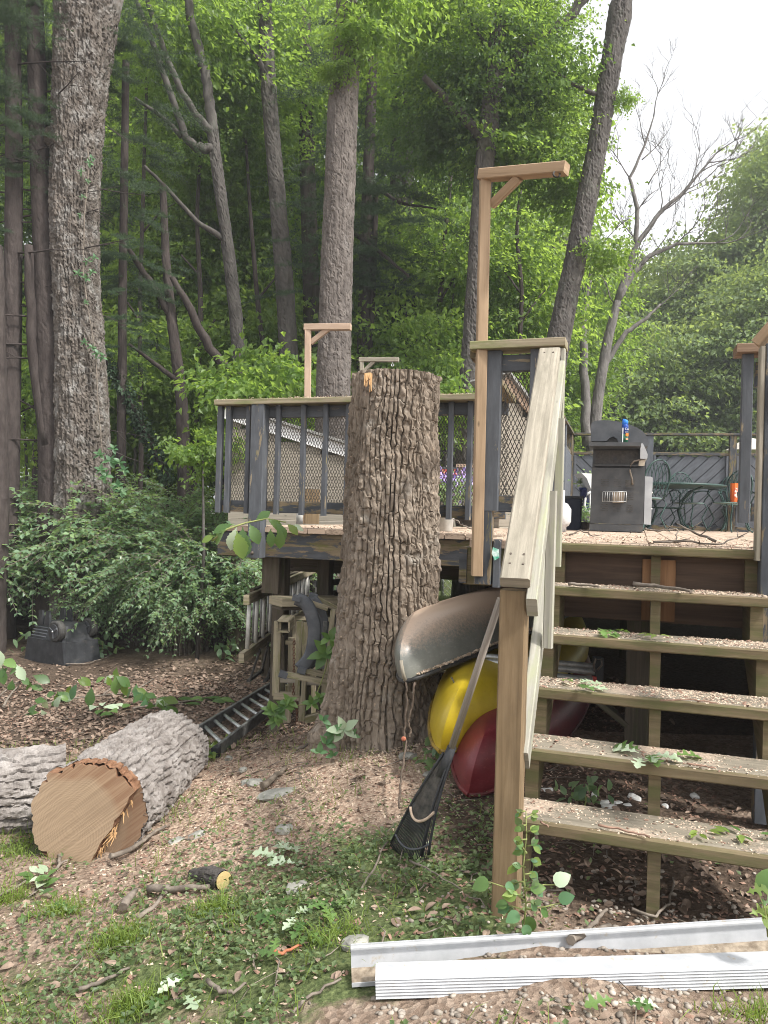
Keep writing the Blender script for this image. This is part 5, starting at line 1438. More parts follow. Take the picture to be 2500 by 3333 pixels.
def canoe(label, tip, keel_top, heading, Lc, beam, depth, stem, m_hull, m_in, roll=0.0, rimmat=None, sh=.1, kb=.9, stp=3.0):
    root = empty('canoe', tip + Vector((0, 0, sh)), 0, label, 'canoe', 'canoes stored upside down by the deck')
    x = Vector((heading[0], heading[1], 0)).normalized()
    root.rotation_mode = 'QUATERNION'
    y = Vector((0, 0, 1)).cross(x)
    q = Matrix((x, y, Vector((0, 0, 1)))).transposed().to_quaternion()
    root.rotation_quaternion = q @ Quaternion((1, 0, 0), roll)
    ns, nq = 60, 28
    v = np.zeros((ns, nq, 3))
    for i in range(ns):
        s = (i / (ns - 1)) ** 1.35
        w_ = beam / 2 * (1 - (1 - min(1, s * 2 if s < .5 else (1 - s) * 2)) ** 2.0) ** .66
        fin = min(s, 1 - s) * 2
        sheer = sh * (1 - fin) ** 4
        kz = depth * (kb + (1 - kb) * (1 - (1 - fin) ** 4))
        for j in range(nq):
            t = -1 + 2 * j / (nq - 1)
            a = t * math.pi / 2
            ex = .62 + .25 * (1 - fin)
            yy = w_ * math.copysign(abs(math.sin(a)) ** ex, a)
            zz = (kz + sheer) * abs(math.cos(a)) ** (.62 + .3 * (1 - fin)) - sheer
            h = max(0, (zz + sheer) / (kz + sheer))
            rake = stem * (h ** stp) + .04 * math.sin(h * math.pi) * -1
            e0 = max(0, 1 - s / .16) ** 1.6; e1 = max(0, 1 - (1 - s) / .16) ** 1.6
            v[i, j] = (s * Lc + rake * e0 - rake * e1, yy, zz)
    idx = np.arange(ns * nq).reshape(ns, nq)
    f = np.stack([idx[:-1, :-1], idx[:-1, 1:], idx[1:, 1:], idx[1:, :-1]], -1).reshape(-1, 4)
    outer = np_mesh('hull', v.reshape(-1, 3), f, m_hull, smooth=True)
    link('hull', outer, root)
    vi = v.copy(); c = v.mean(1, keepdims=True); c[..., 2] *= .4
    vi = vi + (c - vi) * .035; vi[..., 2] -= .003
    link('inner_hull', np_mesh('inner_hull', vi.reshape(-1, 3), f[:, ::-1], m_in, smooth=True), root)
    for sgn in (0, nq - 1):
        mb = MB(); pts = [tuple(v[i, sgn] + np.array([0, 0, -.002])) for i in range(0, ns, 2)] + [tuple(v[-1, sgn])]
        mb.tube(pts, .013, 7); mb.build('gunwale', rimmat or m_in, root)
    return root, v
HD = (.30, .95)
hull_g = hullmat('grey_hull', (.13, .135, .12), (.20, .205, .185), dust=(.46, .345, .26), scuff=(.30, .30, .28), rough=.33)
hull_y = hullmat('yellow_hull', (.36, .265, .010), (.47, .345, .02), scuff=(.36, .25, .02), rough=.4)
hull_r = hullmat('red_hull', (.11, .010, .015), (.17, .018, .026), scuff=(.26, .06, .06), rough=.42)
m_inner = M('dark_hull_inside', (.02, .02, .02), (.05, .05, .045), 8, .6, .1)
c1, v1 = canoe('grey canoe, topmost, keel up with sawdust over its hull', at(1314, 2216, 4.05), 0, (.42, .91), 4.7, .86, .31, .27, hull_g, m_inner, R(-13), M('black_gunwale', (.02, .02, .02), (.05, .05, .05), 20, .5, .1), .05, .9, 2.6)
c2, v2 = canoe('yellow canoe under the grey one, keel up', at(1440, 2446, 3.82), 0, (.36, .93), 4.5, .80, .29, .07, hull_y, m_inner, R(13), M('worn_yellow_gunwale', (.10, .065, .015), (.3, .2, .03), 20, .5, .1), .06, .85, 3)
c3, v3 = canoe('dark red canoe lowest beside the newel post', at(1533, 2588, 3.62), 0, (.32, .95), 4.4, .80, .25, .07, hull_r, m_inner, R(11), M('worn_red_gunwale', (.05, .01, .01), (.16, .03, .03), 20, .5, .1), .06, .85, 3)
mb = MB()
mb.beam((.05, 0, -.04), (.2, 0, -.03), .05, .015); mb.build('end_cap', m_aluw, c1)
mb = MB(); mb.tube([(-.012, .0, .06), (-.016, 0, .0), (-.004, 0, -.05)], .010, 6); mb.build('bow_plate', m_rail, c1)
a = at(1478, 2216, 4.02) - Vector(c2.location)
mb = MB(); 
# strap on the yellow hull
st_ = empty('strap', at(1470, 2205, 4.05), 0, 'black webbing strap hanging down over the yellow canoe', 'strap')
o = Vector(st_.location)
mb = MB(); mb.tube([Vector((0, 0, 0)), at(1480, 2225, 4.03) - o, at(1487, 2250, 4.02) - o, at(1500, 2272, 4.015) - o], .011, 6, flat=.2); mb.build('webbing', m_mesh, st_)
# ropes from the grey canoe bow
ro = empty('rope', at(1322, 2215, 4.04), 0, 'thin brown rope hanging from the grey canoe bow to the ground', 'rope')
o = Vector(ro.location)
def wavy(pts, n=6, j=.006):
    out = []
    for k in range(len(pts) - 1):
        for t in np.linspace(0, 1, n, endpoint=False):
            out.append(pts[k].lerp(pts[k + 1], t) + Vector((rnd.uniform(-j, j), rnd.uniform(-j, j), 0)))
    return out + [pts[-1]]
mb = MB(); mb.tube(wavy([Vector(), at(1324, 2290, 4.03) - o, at(1316, 2380, 4.0) - o, at(1322, 2420, 3.98) - o, at(1306, 2540, 3.7) - o, at(1300, 2630, 3.5) - o], 5, .004), .0055, 5)
mb.tube(wavy([at(1350, 2222, 4.05) - o, at(1342, 2290, 4.04) - o, at(1328, 2350, 4.02) - o, at(1338, 2375, 4.02) - o, at(1332, 2400, 4.0) - o], 5, .004), .006, 5)
mb.build('strand', m_rope, ro)
mb = MB(); mb.sphere(at(1314, 2405, 3.985) - o, .014, 8, 6, sc=(1, 1, .9)); mb.build('knot', M('orange_knot', (.35, .10, .06), (.5, .2, .12), 60, .9, .6), ro)

# ------------------------------------------------------------------ rake
pa, pb = at(1629, 1950, 2.70), at(1461, 2462, 3.02)
rk = empty('rake', pb, 0, 'black plastic leaf rake with grey wooden handle leaning on the newel', 'rake')
mb = MB(); mb.tube([pb - pb + (pb - pa).normalized() * .04, (pa - pb) * .5, pa - pb], [.0145, .0145, .013], 10); mb.build('handle', m_rakeh, rk)
def on_head(px, py, D): return at(px, py, D) - pb
ap_l, ap_r = on_head(1446, 2450, 3.02), on_head(1476, 2452, 3.02)
bl = gp(1272, 2772); br = gp(1396, 2812)
bl, br = bl - pb + Vector((0, .0, .02)), br - pb + Vector((0, 0, .02))
axm = ((bl + br) / 2).normalized()
nrm = (br - bl).cross(axm).normalized()
if nrm.y > 0: nrm = -nrm
def headpt(s, t):            # s 0 apex..1 tips, t 0..1 left to right, tines fan in two gentle planes
    l = ap_l.lerp(bl, s); r = ap_r.lerp(br, s)
    p = l.lerp(r, t)
    sag = Vector((0, 0, -.035 * s * (1 - (2 * t - 1) ** 2)))
    return p + axm * (.03 * s * (1 - (2 * t - 1) ** 2)) + nrm * (.02 * math.sin(s * 3.0)) * (1 if True else 0)
m_tine = M('worn_black_plastic', (.03, .031, .034), (.065, .068, .072), 20, .45, .1)
NT = 26
for k in range(NT):
    t = k / (NT - 1)
    pts = [headpt(s, t) for s in (.50, .62, .75, .88, .96, 1.0)]
    pts.append(pts[-1] + axm * .012 - nrm * .03)
    mb = MB(); mb.tube(pts, [.0027] * 6 + [.002], 5, flat=.7)
    mb.build('tine', m_tine, rk)
g_, gw = [], 12
mb = MB()
for i, s in enumerate(np.linspace(.03, .56, 8)):
    for j in range(gw + 1):
        t = j / gw
        s2 = s if i < 7 else s + .10 * (1 - (2 * t - 1) ** 2) - .03
        mb.v.append(headpt(s2, t) + nrm * (.004 * (1 - abs(2 * t - 1)) + (.0 if j % 2 else .0015)))
nv = len(mb.v)
for v_ in list(mb.v): mb.v.append(v_ - nrm * .006)
for i in range(7):
    for j in range(gw):
        a = i * (gw + 1) + j
        mb.face((a, a + 1, a + gw + 2, a + gw + 1)); mb.face((nv + a, nv + a + gw + 1, nv + a + gw + 2, nv + a + 1))
mb.build('fan_plate', M('dusty_black_plastic', (.035, .034, .033), (.095, .088, .078), 30, .6, .3, 80), rk)
mb = MB(); mb.tube([headpt(.56 + .10 * (1 - (2 * t - 1) ** 2) - .025, t) + nrm * .006 for t in np.linspace(.04, .96, 14)], .006, 6); mb.build('dusty_lip', M('tan_dust', (.42, .32, .24), (.58, .46, .36), 40, .9), rk)
mb = MB(); mb.tube([headpt(.86 + .05 * (1 - (2 * t - 1) ** 2), t) + nrm * .004 for t in np.linspace(0, 1, 14)], .0045, 6); mb.build('cross_band', m_greyplast, rk)
for (t, nm) in ((0, 'edge_rib'), (1, 'edge_rib'), (.85, 'edge_rib')):
    mb = MB(); mb.tube([headpt(s, t) + nrm * .003 for s in np.linspace(.0, .97, 8)], .0055, 6); mb.build(nm, m_plast, rk)
mb = MB(); mb.tube([Vector((0, 0, 0)) + (pa - pb).normalized() * .05, axm * .04, axm * .09], [.019, .021, .022], 10, flat=.8); mb.build('socket', m_plast, rk)

# ------------------------------------------------------------------ white downspout and white gutter trim on the ground
A, B = gp(1221, 3278) + Vector((0, .045, .042)), gp(2480, 3236) + Vector((0, .045, .042))
B = A + (B - A) * 1.35
x = (B - A).normalized()
ds = empty('downspout', A, 0, 'white ribbed metal downspout lying nearest on the pebbles', 'downspout')
L = (B - A).length
prof = []
hh, dd = .058, .084
# ribbed face towards the camera: profile in (y towards camera negative, z)
zz = [-.029, -.023, -.019, -.014, -.010, -.005, -.001, .004, .008, .013, .017, .022, .025]
front = []
for i, z_ in enumerate(zz): front.append((-dd / 2 - (.0 if i % 2 else .0035), z_))
prof = front + [(-dd / 2 + .006, .029), (dd / 2 - .006, .029), (dd / 2, .024), (dd / 2, -.024), (dd / 2 - .006, -.029)]
mb = MB(); yv = Vector((0, 0, 1)).cross(x); zv = x.cross(yv)
n0 = len(prof)
for P in (Vector((0, 0, 0)), x * L):
    for (a, b_) in prof: mb.v.append(P + yv * a + zv * b_)
for i in range(n0):
    j = (i + 1) % n0
    mb.face((j, i, n0 + i, n0 + j))
mb.build('pipe', m_white, ds)
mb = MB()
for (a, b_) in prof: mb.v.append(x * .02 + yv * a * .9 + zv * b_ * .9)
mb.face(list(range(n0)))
mb.build('bore_shade', m_mesh, ds)  # black plate closing the pipe, standing in for the shade inside it
A, B = gp(1140, 3222) + Vector((0, .05, .03)), gp(2490, 3125) + Vector((0, .05, .03))
B = A + (B - A) * 1.3; x = (B - A).normalized(); L = (B - A).length
gt = empty('gutter_trim', A, 0, 'white bent metal trim strip with dirty lip lying behind the downspout', 'trim strip')
yv = Vector((0, 0, 1)).cross(x); zv = x.cross(yv)
def strip(nm, a, b_, t, m_):
    mb = MB()
    for P in (Vector(), x * L):
        for (yy, z_) in (a, b_, (b_[0] + t[0], b_[1] + t[1]), (a[0] + t[0], a[1] + t[1])): mb.v.append(P + yv * yy + zv * z_)
    for i in range(4): mb.face((i, (i + 1) % 4, 4 + (i + 1) % 4, 4 + i))
    mb.face((3, 2, 1, 0)); mb.face((4, 5, 6, 7))
    return mb.build(nm, m_, gt)
strip('upright_face', (0, -.005), (.012, .062), (.003, 0), m_white)
strip('top_lip', (.0, .060), (-.01, .062), (0, .003), m_whiteclean)
strip('bottom_flange', (.002, -.006), (-.062, -.022), (0, .003), m_dirt)
strip('hem', (-.063, -.024), (-.063, -.012), (.003, 0), m_white)

# ------------------------------------------------------------------ wooden ladder on edge, metal ladder on the ground, frames under the deck
def P_(px, py, D, o): return at(px, py, D) - o
l0 = at(806, 1951, 5.85); lb = at(798, 2132, 5.85)
ld = empty('ladder', l0, 0, 'long wooden ladder hung on edge with round pale rungs below the deck', 'ladder')
dirl = (at(905, 1930, 7.0) - l0); dirl.z = .0; dirl = dirl.normalized()
o = l0
mb = MB(); mb.beam(Vector((0, 0, 0)) - dirl * .05, dirl * 3.4, .04, .075, (0, 0, 1)); mb.build('side_rail', m_oldwood, ld)
dz = lb - l0
mb = MB(); mb.beam(dz - dirl * .12, dz + dirl * 3.4, .04, .075, (0, 0, 1)); mb.build('side_rail', m_oldwood, ld)
for k in range(11):
    a = dirl * (.06 + .27 * k)
    mb = MB(); mb.tube([a + Vector((0, 0, -.03)), a + dz + Vector((0, 0, .03))], .017, 10); mb.build('rung', m_aluw, ld)
# second ladder behind, only rails show
l0b = at(800, 1926, 6.15)
lb2 = empty('ladder', l0b, 0, 'darker ladder hung on edge just behind the pale runged one', 'ladder')
for zz in (.0, -.06, -.42):
    mb = MB(); mb.beam(Vector((.05, 0, zz)), Vector((.05, 0, zz)) + dirl * 3.2, .035, .05, (0, 0, 1)); mb.build('side_rail', m_dark, lb2)
for k in range(11):
    a = dirl * (.1 + .27 * k) + Vector((.05, 0, 0)); mb = MB(); mb.tube([a, a + Vector((0, 0, -.42))], .015, 8); mb.build('rung', m_alud, lb2)
# metal brackets that carry them
bk = empty('ladder_bracket', at(850, 2215, 6.3), 0, 'dark metal bracket feet under the wooden ladder', 'bracket')
o = Vector(bk.location)
for (x0, x1, dd) in ((808, 852, 6.2), (862, 905, 6.5)):
    mb = MB(); mb.beam(P_(x0, 2216, dd, o), P_(x0 + 48, 2180, dd + .35, o), .03, .025); mb.build('foot_bar', m_mesh, bk)
    mb = MB(); mb.beam(P_(x0 + 6, 2212, dd, o), P_(x0 + 40, 2110, dd + .02, o), .018, .018); mb.build('strut', m_mesh, bk)
    mb = MB(); mb.beam(P_(x0 + 44, 2184, dd + .3, o), P_(x0 + 66, 2090, dd + .25, o), .018, .018); mb.build('strut', m_mesh, bk)
mb = MB(); mb.beam(P_(865, 2200, 6.55, o), P_(866, 2105, 6.55, o), .07, .05, (0, 1, 0)); mb.build('post', m_dark, bk)
# aluminium ladder lying on the ground
al = empty('ladder', gp(700, 2470), 0, 'grimy aluminium ladder lying on the ground beside the stump', 'ladder')
o = Vector(al.location)
la0, la1 = gp(646, 2400), gp(905, 2236)
ra0, ra1 = gp(708, 2466), gp(960, 2262)
lift = Vector((0, 0, .05))
for (a, b_) in ((la0, la1), (ra0, ra1)):
    b2 = a + (b_ - a) * 1.15
    mb = MB(); mb.beam(a - o + lift, b2 - o + lift, .028, .085, (0, 0, 1)); mb.build('side_rail', m_alud, al)
    mb = MB(); mb.beam(a - o + lift * .7 - (b_ - a).normalized() * .06, a - o + lift * .7, .05, .10, (0, 0, 1)); mb.build('foot_shoe', m_plast, al)
for k in range(10):
    t = .06 + .105 * k
    a = la0.lerp(la1, t) - o + lift * 1.1; b_ = ra0.lerp(ra1, t) - o + lift * 1.1
    mb = MB(); mb.tube([a, b_], .017, 8, flat=.8); mb.build('rung', m_alu, al)
# tubes seen through the stairs
tb = empty('ladder', LP(1860, 2190, .62), 0, 'aluminium extension ladder end with red foot seen through the stairs', 'ladder')
a0 = wl(*LP(1935, 2196, .62)); tb.location = a0
o = Vector(a0)
for dz_ in (.045, .015, -.03, -.06):
    mb = MB(); mb.tube([Vector((0, 0, dz_)), Vector((-1.3, .5, dz_))], .018, 10); mb.build('rail_tube', m_alu, tb)
mb = MB(); mb.beam((.0, 0, -.09), (.0, 0, -.01), .02, .04, (0, 1, 0)); mb.build('red_foot', M('red_rubber', (.25, .03, .03), (.35, .06, .05), 20, .6), tb)
mb = MB(); mb.beam((.03, .04, -.1), (.03, .04, .09), .05, .06, (0, 1, 0)); mb.build('end_bracket', m_plast, tb)
mb = MB(); mb.tube([(-.005, -.02, .02), (-.01, -.02, .06), (.0, -.02, .09), (.03, -.02, .09), (.035, -.02, .06), (.01, -.02, .03)], .006, 6); mb.build('hook', m_bolt, tb)

# wooden frame with box beam and chains
D = 5.35
fr = empty('wooden_trestle', at(910, 2270, D), 0, 'weathered greenish wooden frame with box beam and rusty chains left of stump', 'frame')
o = Vector(fr.location)
def bm(nm, p, q, w_, h_, up=(0, 1, 0), m_=None, D0=D, D1=None):
    mb = MB(); mb.beam(P_(p[0], p[1], D0, o), P_(q[0], q[1], D1 or D0, o), w_, h_, up, .003); return mb.build(nm, m_ or m_oldwood, fr)
bm('upright', (905, 2022), (898, 2262), .05, .05)
bm('upright', (977, 2022), (972, 2262), .045, .05)
bm('bottom_rail', (892, 2263), (975, 2267), .055, .05, (0, 0, 1))
bm('cross_rail', (905, 2214), (975, 2217), .022, .03, (0, 0, 1), m_rail)
bm('rear_upright', (915, 2070), (915, 2260), .05, .06, m_=m_dark, D0=5.5)
bm('rear_upright', (948, 2075), (948, 2230), .04, .05, m_=m_oldwood, D0=5.6)
bm('rear_leg', (937, 2230), (934, 2350), .05, .05, m_=m_oldwood, D0=5.6)
bm('upright', (1022, 2050), (1018, 2330), .04, .04, m_=m_oldwood, D0=5.6)
bm('upright', (962, 2005), (955, 2255), .035, .04, m_=m_oldwood, D0=5.75)
bm('top_rail', (955, 2010), (1075, 2016), .05, .03, (0, 0, 1), m_oldwood, D0=5.7)
bm('top_rail', (930, 2090), (975, 2092), .04, .03, (0, 0, 1), m_oldwood, D0=5.5)
# open box beam on top
bx = MB()
for (p, q, w_, h_) in (((907, 2026), (938, 2026), .012, .07),):
    pass
for (c0, sz) in (((0, 0, .066), (.085, .30, .012)), ((0, 0, -.006), (.085, .30, .012)), ((-.041, 0, .03), (.012, .30, .075)), ((.041, 0, .03), (.012, .30, .075))):
    q = P_(922, 2052, D - .03, o) + Vector(c0) + Vector((0, .13, 0)); bx.box(q, sz)
bx.build('box_beam', m_oldwood, fr)
bm('upright', (995, 2026), (982, 2345), .045, .05)
bm('upright', (1060, 2170), (1055, 2270), .04, .05)
bm('bottom_rail', (993, 2342), (1040, 2330), .05, .05, (0, 0, 1))
bm('cross_rail', (998, 2224), (1055, 2228), .02, .02, (0, 0, 1), m_rail)
bm('upright', (1003, 2230), (1002, 2345), .04, .05, m_=m_dark, D0=5.45)
def chain(px, y0, y1, D_):
    mb = MB(); nlk = int((y1 - y0) / 9)
    for k in range(nlk):
        c = P_(px, y0 + (k + .5) * 9, D_, o); a_ = k % 2
        u_ = Vector((1, 0, 0)) if a_ else Vector((0, 1, 0))
        mb.tube([c + u_ * (.008 * math.cos(t)) + Vector((0, 0, .014 * math.sin(t))) for t in np.linspace(0, 2 * math.pi, 8, endpoint=False)], .0028, 4, closed=True)
    mb.build('chain', m_rust, fr)
chain(957, 2080, 2200, 5.3); chain(955, 2225, 2262, 5.3); chain(967, 2285, 2365, 5.3)
# upturned chair with curved dark legs
uc = empty('upturned_chair', at(1010, 2180, 5.15), 0, 'upturned slatted chair with curved dark grey legs beside the stump', 'chair')
o = Vector(uc.location)
def curve(nm, pts, w_, m_, D_):
    mb = MB(); q = [P_(a, b_, D_ + dd_, o) for (a, b_, dd_) in pts]
    sm_ = []
    for k in range(len(q) - 1):
        for t in np.linspace(0, 1, 5, endpoint=False):
            p_1, p0_, p1_, p2_ = q[max(0, k - 1)], q[k], q[k + 1], q[min(len(q) - 1, k + 2)]
            sm_.append(.5 * ((2 * p0_) + (p1_ - p_1) * t + (2 * p_1 - 5 * p0_ + 4 * p1_ - p2_) * t * t + (3 * p0_ - p_1 - 3 * p1_ + p2_) * t ** 3))
    sm_.append(q[-1])
    mb.tube(sm_, w_, 8, flat=.3, upv=(0, 1, 0)); return mb.build(nm, m_, uc)
curve('curved_leg', [(965, 1948, 0), (1000, 1970, 0), (1022, 2030, 0), (1022, 2085, 0), (1008, 2140, 0), (975, 2178, 0)], .045, m_greyplast, 5.12)
curve('curved_leg', [(1018, 1945, .12), (1045, 1985, .12), (1058, 2050, .12), (1050, 2110, .12), (1020, 2155, .12), (985, 2185, .1)], .03, m_greyplast, 5.12)
for (p, q, dd_) in (((958, 1944), (1064, 1980), 0), ((1012, 1938), (1100, 1985), .15), ((975, 2178), (1075, 2200), 0), ((915, 2192), (1070, 2222), -.05)):
    mb = MB(); mb.beam(P_(p[0], p[1], 5.12 + dd_, o), P_(q[0], q[1], 5.2 + dd_, o), .05, .035, (0, 0, 1)); mb.build('slat', m_oldwood, uc)
    mb = MB(); a_ = P_(p[0] - 6, p[1] - 1, 5.115 + dd_, o); b_ = P_(p[0] + 20, p[1] + 7, 5.12 + dd_, o); mb.beam(a_, b_, .056, .042, (0, 0, 1)); mb.build('end_cap', m_greyplast, uc)
mb = MB(); mb.beam(P_(1085, 1985, 5.2, o), P_(1062, 2200, 5.2, o), .035, .05, (0, 1, 0)); mb.build('frame_bar', m_oldwood, uc)
mb = MB(); mb.beam(P_(1060, 2020, 5.25, o), P_(1050, 2175, 5.25, o), .03, .05, (0, 1, 0)); mb.build('frame_bar', m_alud, uc)
# boards stored above
bd = empty('stored_plank', at(905, 1955, 5.6), 0, 'grey plank box ledge above the wooden frame', 'plank')
o = Vector(bd.location)
mb = MB(); mb.beam(P_(897, 1957, 5.6, o), P_(1105, 1955, 5.9, o), .22, .06, (0, 0, 1)); mb.build('board', m_oldwood, bd)
mb = MB(); mb.beam(P_(900, 1975, 5.62, o), P_(1000, 1975, 5.75, o), .18, .03, (0, 0, 1)); mb.build('board', m_dark, bd)
lx = empty('ladder', at(1030, 1900, 6.4), 0, 'shadowed ladder on edge beneath the deck just left of the stump', 'ladder')
o = Vector(lx.location)
for y in (1893, 1930):
    mb = MB(); mb.beam(P_(1025, y + 8, 6.4, o), P_(1240, y - 14, 7.2, o), .03, .05, (0, 0, 1)); mb.build('side_rail', m_alud, lx)
for k in range(8):
    mb = MB(); mb.beam(P_(1032 + k * 17, 1902 - k * 1.6, 6.42 + k * .06, o), P_(1030 + k * 17, 1936 - k * 1.6, 6.42 + k * .06, o), .022, .022, (0, 1, 0)); mb.build('rung', m_aluw, lx)

# ------------------------------------------------------------------ upturned plastic base with wheels
pbs = gp(212, 2170)
bb = empty('basketball_base', pbs, R(57), 'black plastic portable hoop base lying upside down with two wheels', 'plastic base')
def frustum(mb, x0, x1, y0, y1, z0, x2, x3, y2, y3, z1, ch=.02):
    def ringp(xa, xb, ya, yb, z): return [(xa + ch, ya, z), (xb - ch, ya, z), (xb, ya + ch, z), (xb, yb - ch, z), (xb - ch, yb, z), (xa + ch, yb, z), (xa, yb - ch, z), (xa, ya + ch, z)]
    b = len(mb.v)
    for p in ringp(x0, x1, y0, y1, z0) + ringp(x2, x3, y2, y3, z1): mb.v.append(Vector(p))
    for i in range(8): mb.face((b + i, b + (i + 1) % 8, b + 8 + (i + 1) % 8, b + 8 + i))
    mb.face([b + 7 - i for i in range(8)]); mb.face([b + 8 + i for i in range(8)])
# local +x runs along the right face, -... the near corner is the origin; left face along +y, right face along +x
mb = MB(); frustum(mb, 0, .52, 0, .86, -.02, .0, .50, .05, .80, .27); mb.build('lower_shell', m_plast, bb)
mb = MB(); frustum(mb, .025, .46, .08, .77, .27, .10, .40, .16, .70, .46, .03); mb.build('upper_shell', m_plast, bb)
for k in range(4):
    mb = MB(); mb.beam((.028 + .014 * k, .45, .30 + .035 * k), (.028 + .014 * k, .74, .30 + .035 * k), .02, .012); mb.build('rib', m_greyplast, bb)
for (cx, cy) in ((.02, .20), (.44, .16)):
    mb = MB(); 
    mb.tube([(cx - .05, cy, .40), (cx - .04, cy, .40), (cx + .03, cy, .40), (cx + .04, cy, .40)], [.11, .128, .128, .11], 22)
    wo_ = mb.build('wheel', M('dull_black_rubber', (.03, .029, .028), (.06, .057, .053), 20, .7, .2), bb)
    mb = MB(); mb.tube([(cx - .058, cy, .40), (cx - .05, cy, .40)], [.082, .088], 20); mb.build('hub_disc', m_plast, wo_)
    for a_ in range(3):
        t = a_ * 2.094 + .5
        mb = MB(); mb.beam((cx - .062, cy, .40), (cx - .062, cy + .08 * math.cos(t), .40 + .08 * math.sin(t)), .02, .012, (1, 0, 0)); mb.build('spoke', m_greyplast, wo_)
    mb = MB(); mb.sphere((cx - .066, cy, .40), .014, 8, 5); mb.build('axle_cap', m_alu, wo_)
for (x_, y_) in ((.06, .62), (.06, .48), (.36, .62), (.36, .48)):
    mb = MB(); mb.prism([(-.055, 0), (.06, 0), (.05, .06), (.035, .11), (.03, .17), (-.03, .18), (-.045, .10)], (x_, y_, .44), (0, 1, 0), (0, 0, 1), (.03, 0, 0)); mb.build('socket_fin', m_plast, bb)

# ------------------------------------------------------------------ grill with spray can
DG = 8.3; sg = DG / 2500
gb = at(2005, 1739, DG); gb.z = P0.z
gr = empty('gas_grill', gb, R(-17), 'dark grey gas grill seen from its slotted side on the deck', 'grill')
def G(px, py): return ((px - 2005) * sg, (1739 - py) * sg)
m_gr = M('grill_enamel', (.042, .044, .047), (.068, .069, .07), 7, .55, .1, c3=(.10, .09, .075), c3cut=(.6, .8), c3scale=6)
m_lid = M('grill_lid_enamel', (.05, .054, .060), (.085, .088, .094), 5, .45, .08, c3=(.035, .036, .038), c3cut=(.6, .7), c3scale=7)
m_pan = M('grey_steel_panel', (.30, .31, .32), (.38, .39, .40), 6, .45, .05)
def gprism(nm, pts, y0, y1, m_, par=None):
    mb = MB(); mb.prism([G(*p) for p in pts], (0, y0, 0), (1, 0, 0), (0, 0, 1), (0, y1 - y0, 0)); return mb.build(nm, m_, par or gr)
cart = gprism('cart_side', [(1922, 1712), (2088, 1712), (2090, 1530), (1924, 1530)], 0, .9, m_gr)
gprism('base_plinth', [(1921, 1736), (2087, 1736), (2088, 1714), (1921, 1714)], -.006, .92, m_gr)
gprism('burner_box', [(1924, 1529), (2090, 1529), (2088, 1469), (1926, 1469)], .05, .9, m_gr)
gprism('recess_shade', [(1934, 1518), (2068, 1518), (2068, 1472), (1934, 1472)], .035, .049, m_mesh)  # flat black plate in place of the shade of a real recess
gprism('recess_lip', [(1932, 1524), (2072, 1524), (2072, 1519), (1932, 1519)], -.01, .05, m_gr)
mb = MB(); cx, cz = G(1996, 1500); mb.tube([(cx, .02, cz), (cx, .037, cz)], [.02, .02], 12); mb.build('hole_shade', m_plast, gr)  # black disc, standing in for the dark of a hole
gprism('lid', [(1916, 1439), (1916, 1385), (1920, 1376), (1930, 1371), (1957, 1369), (1985, 1371), (2015, 1377), (2042, 1386), (2064, 1396), (2080, 1407), (2092, 1422), (2101, 1445), (2097, 1454), (2086, 1459), (2070, 1453), (2010, 1453), (2000, 1431), (1988, 1423), (1976, 1429), (1967, 1439)], .12, .88, m_lid)
gprism('firebox_end', [(1919, 1455), (2085, 1455), (2080, 1425), (1919, 1425)], .16, .86, m_mesh)
gprism('side_shelf', [(1916, 1467), (2073, 1467), (2073, 1455), (1916, 1455)], -.30, .12, m_gr)
gprism('control_panel', [(2073, 1500), (2073, 1452), (2080, 1451), (2086, 1463), (2096, 1487), (2095, 1499), (2090, 1502)], -.05, .85, m_pan)
gprism('valve_bracket', [(2069, 1523), (2087, 1523), (2089, 1503), (2070, 1503)], -.02, .02, M('tan_bracket', (.30, .26, .20), (.44, .39, .31), 20, .6))
gprism('front_door', [(2090, 1711), (2112, 1712), (2114, 1560), (2108, 1557), (2090, 1556)], .01, .88, m_pan)
for y in (1607, 1660):
    mb = MB(); a_, b_ = G(2108, y), G(2116, y); mb.tube([(a_[0], .12, a_[1]), (b_[0], .12, b_[1])], .008, 8); mb.build('door_handle', m_whiteclean, gr)
SL = [(1954, 1978, 1569), (1993, 2017, 1569), (1954, 1978, 1609), (2036, 2056, 1611), (1954, 1978, 1650), (1993, 2017, 1650), (2036, 2056, 1651)]
for (x0, x1, y) in SL:
    for k in range(4):
        yy = y + k * 6.8
        gprism('slot_shade', [(x0, yy + 1.3), (x1, yy + 1.3), (x1, yy - 1.3), (x0, yy - 1.3)], -.003, .003, m_mesh, cart)  # raised black bar, standing in for the shade in an open slot
gprism('cutout_shade', [(2030, 1592), (2058, 1592), (2058, 1569), (2030, 1569)], -.004, .003, m_mesh, cart)  # black plate, standing in for the shade inside the opening
gprism('cutout_rim', [(2027, 1596), (2061, 1596), (2061, 1593), (2027, 1593)], -.008, .003, m_gr, cart)
mb = MB()
hp = [G(2075, 1503), G(2056, 1508), G(2045, 1518), (G(2043, 1540)), G(2050, 1565), G(2052, 1585)]
mb.tube([(p[0], -.03, p[1]) for p in hp], .010, 8); mb.build('gas_hose', M('braided_hose', (.09, .075, .06), (.16, .13, .1), 60, .6), gr)
mb = MB()
for k in range(11):
    xx = 1961 + k * 7.3
    a_, b_ = G(xx, 1609), G(xx - 1 + .1 * k, 1642)
    mb.tube([(a_[0], -.06, a_[1]), (b_[0], -.06, b_[1])], .0028, 5)
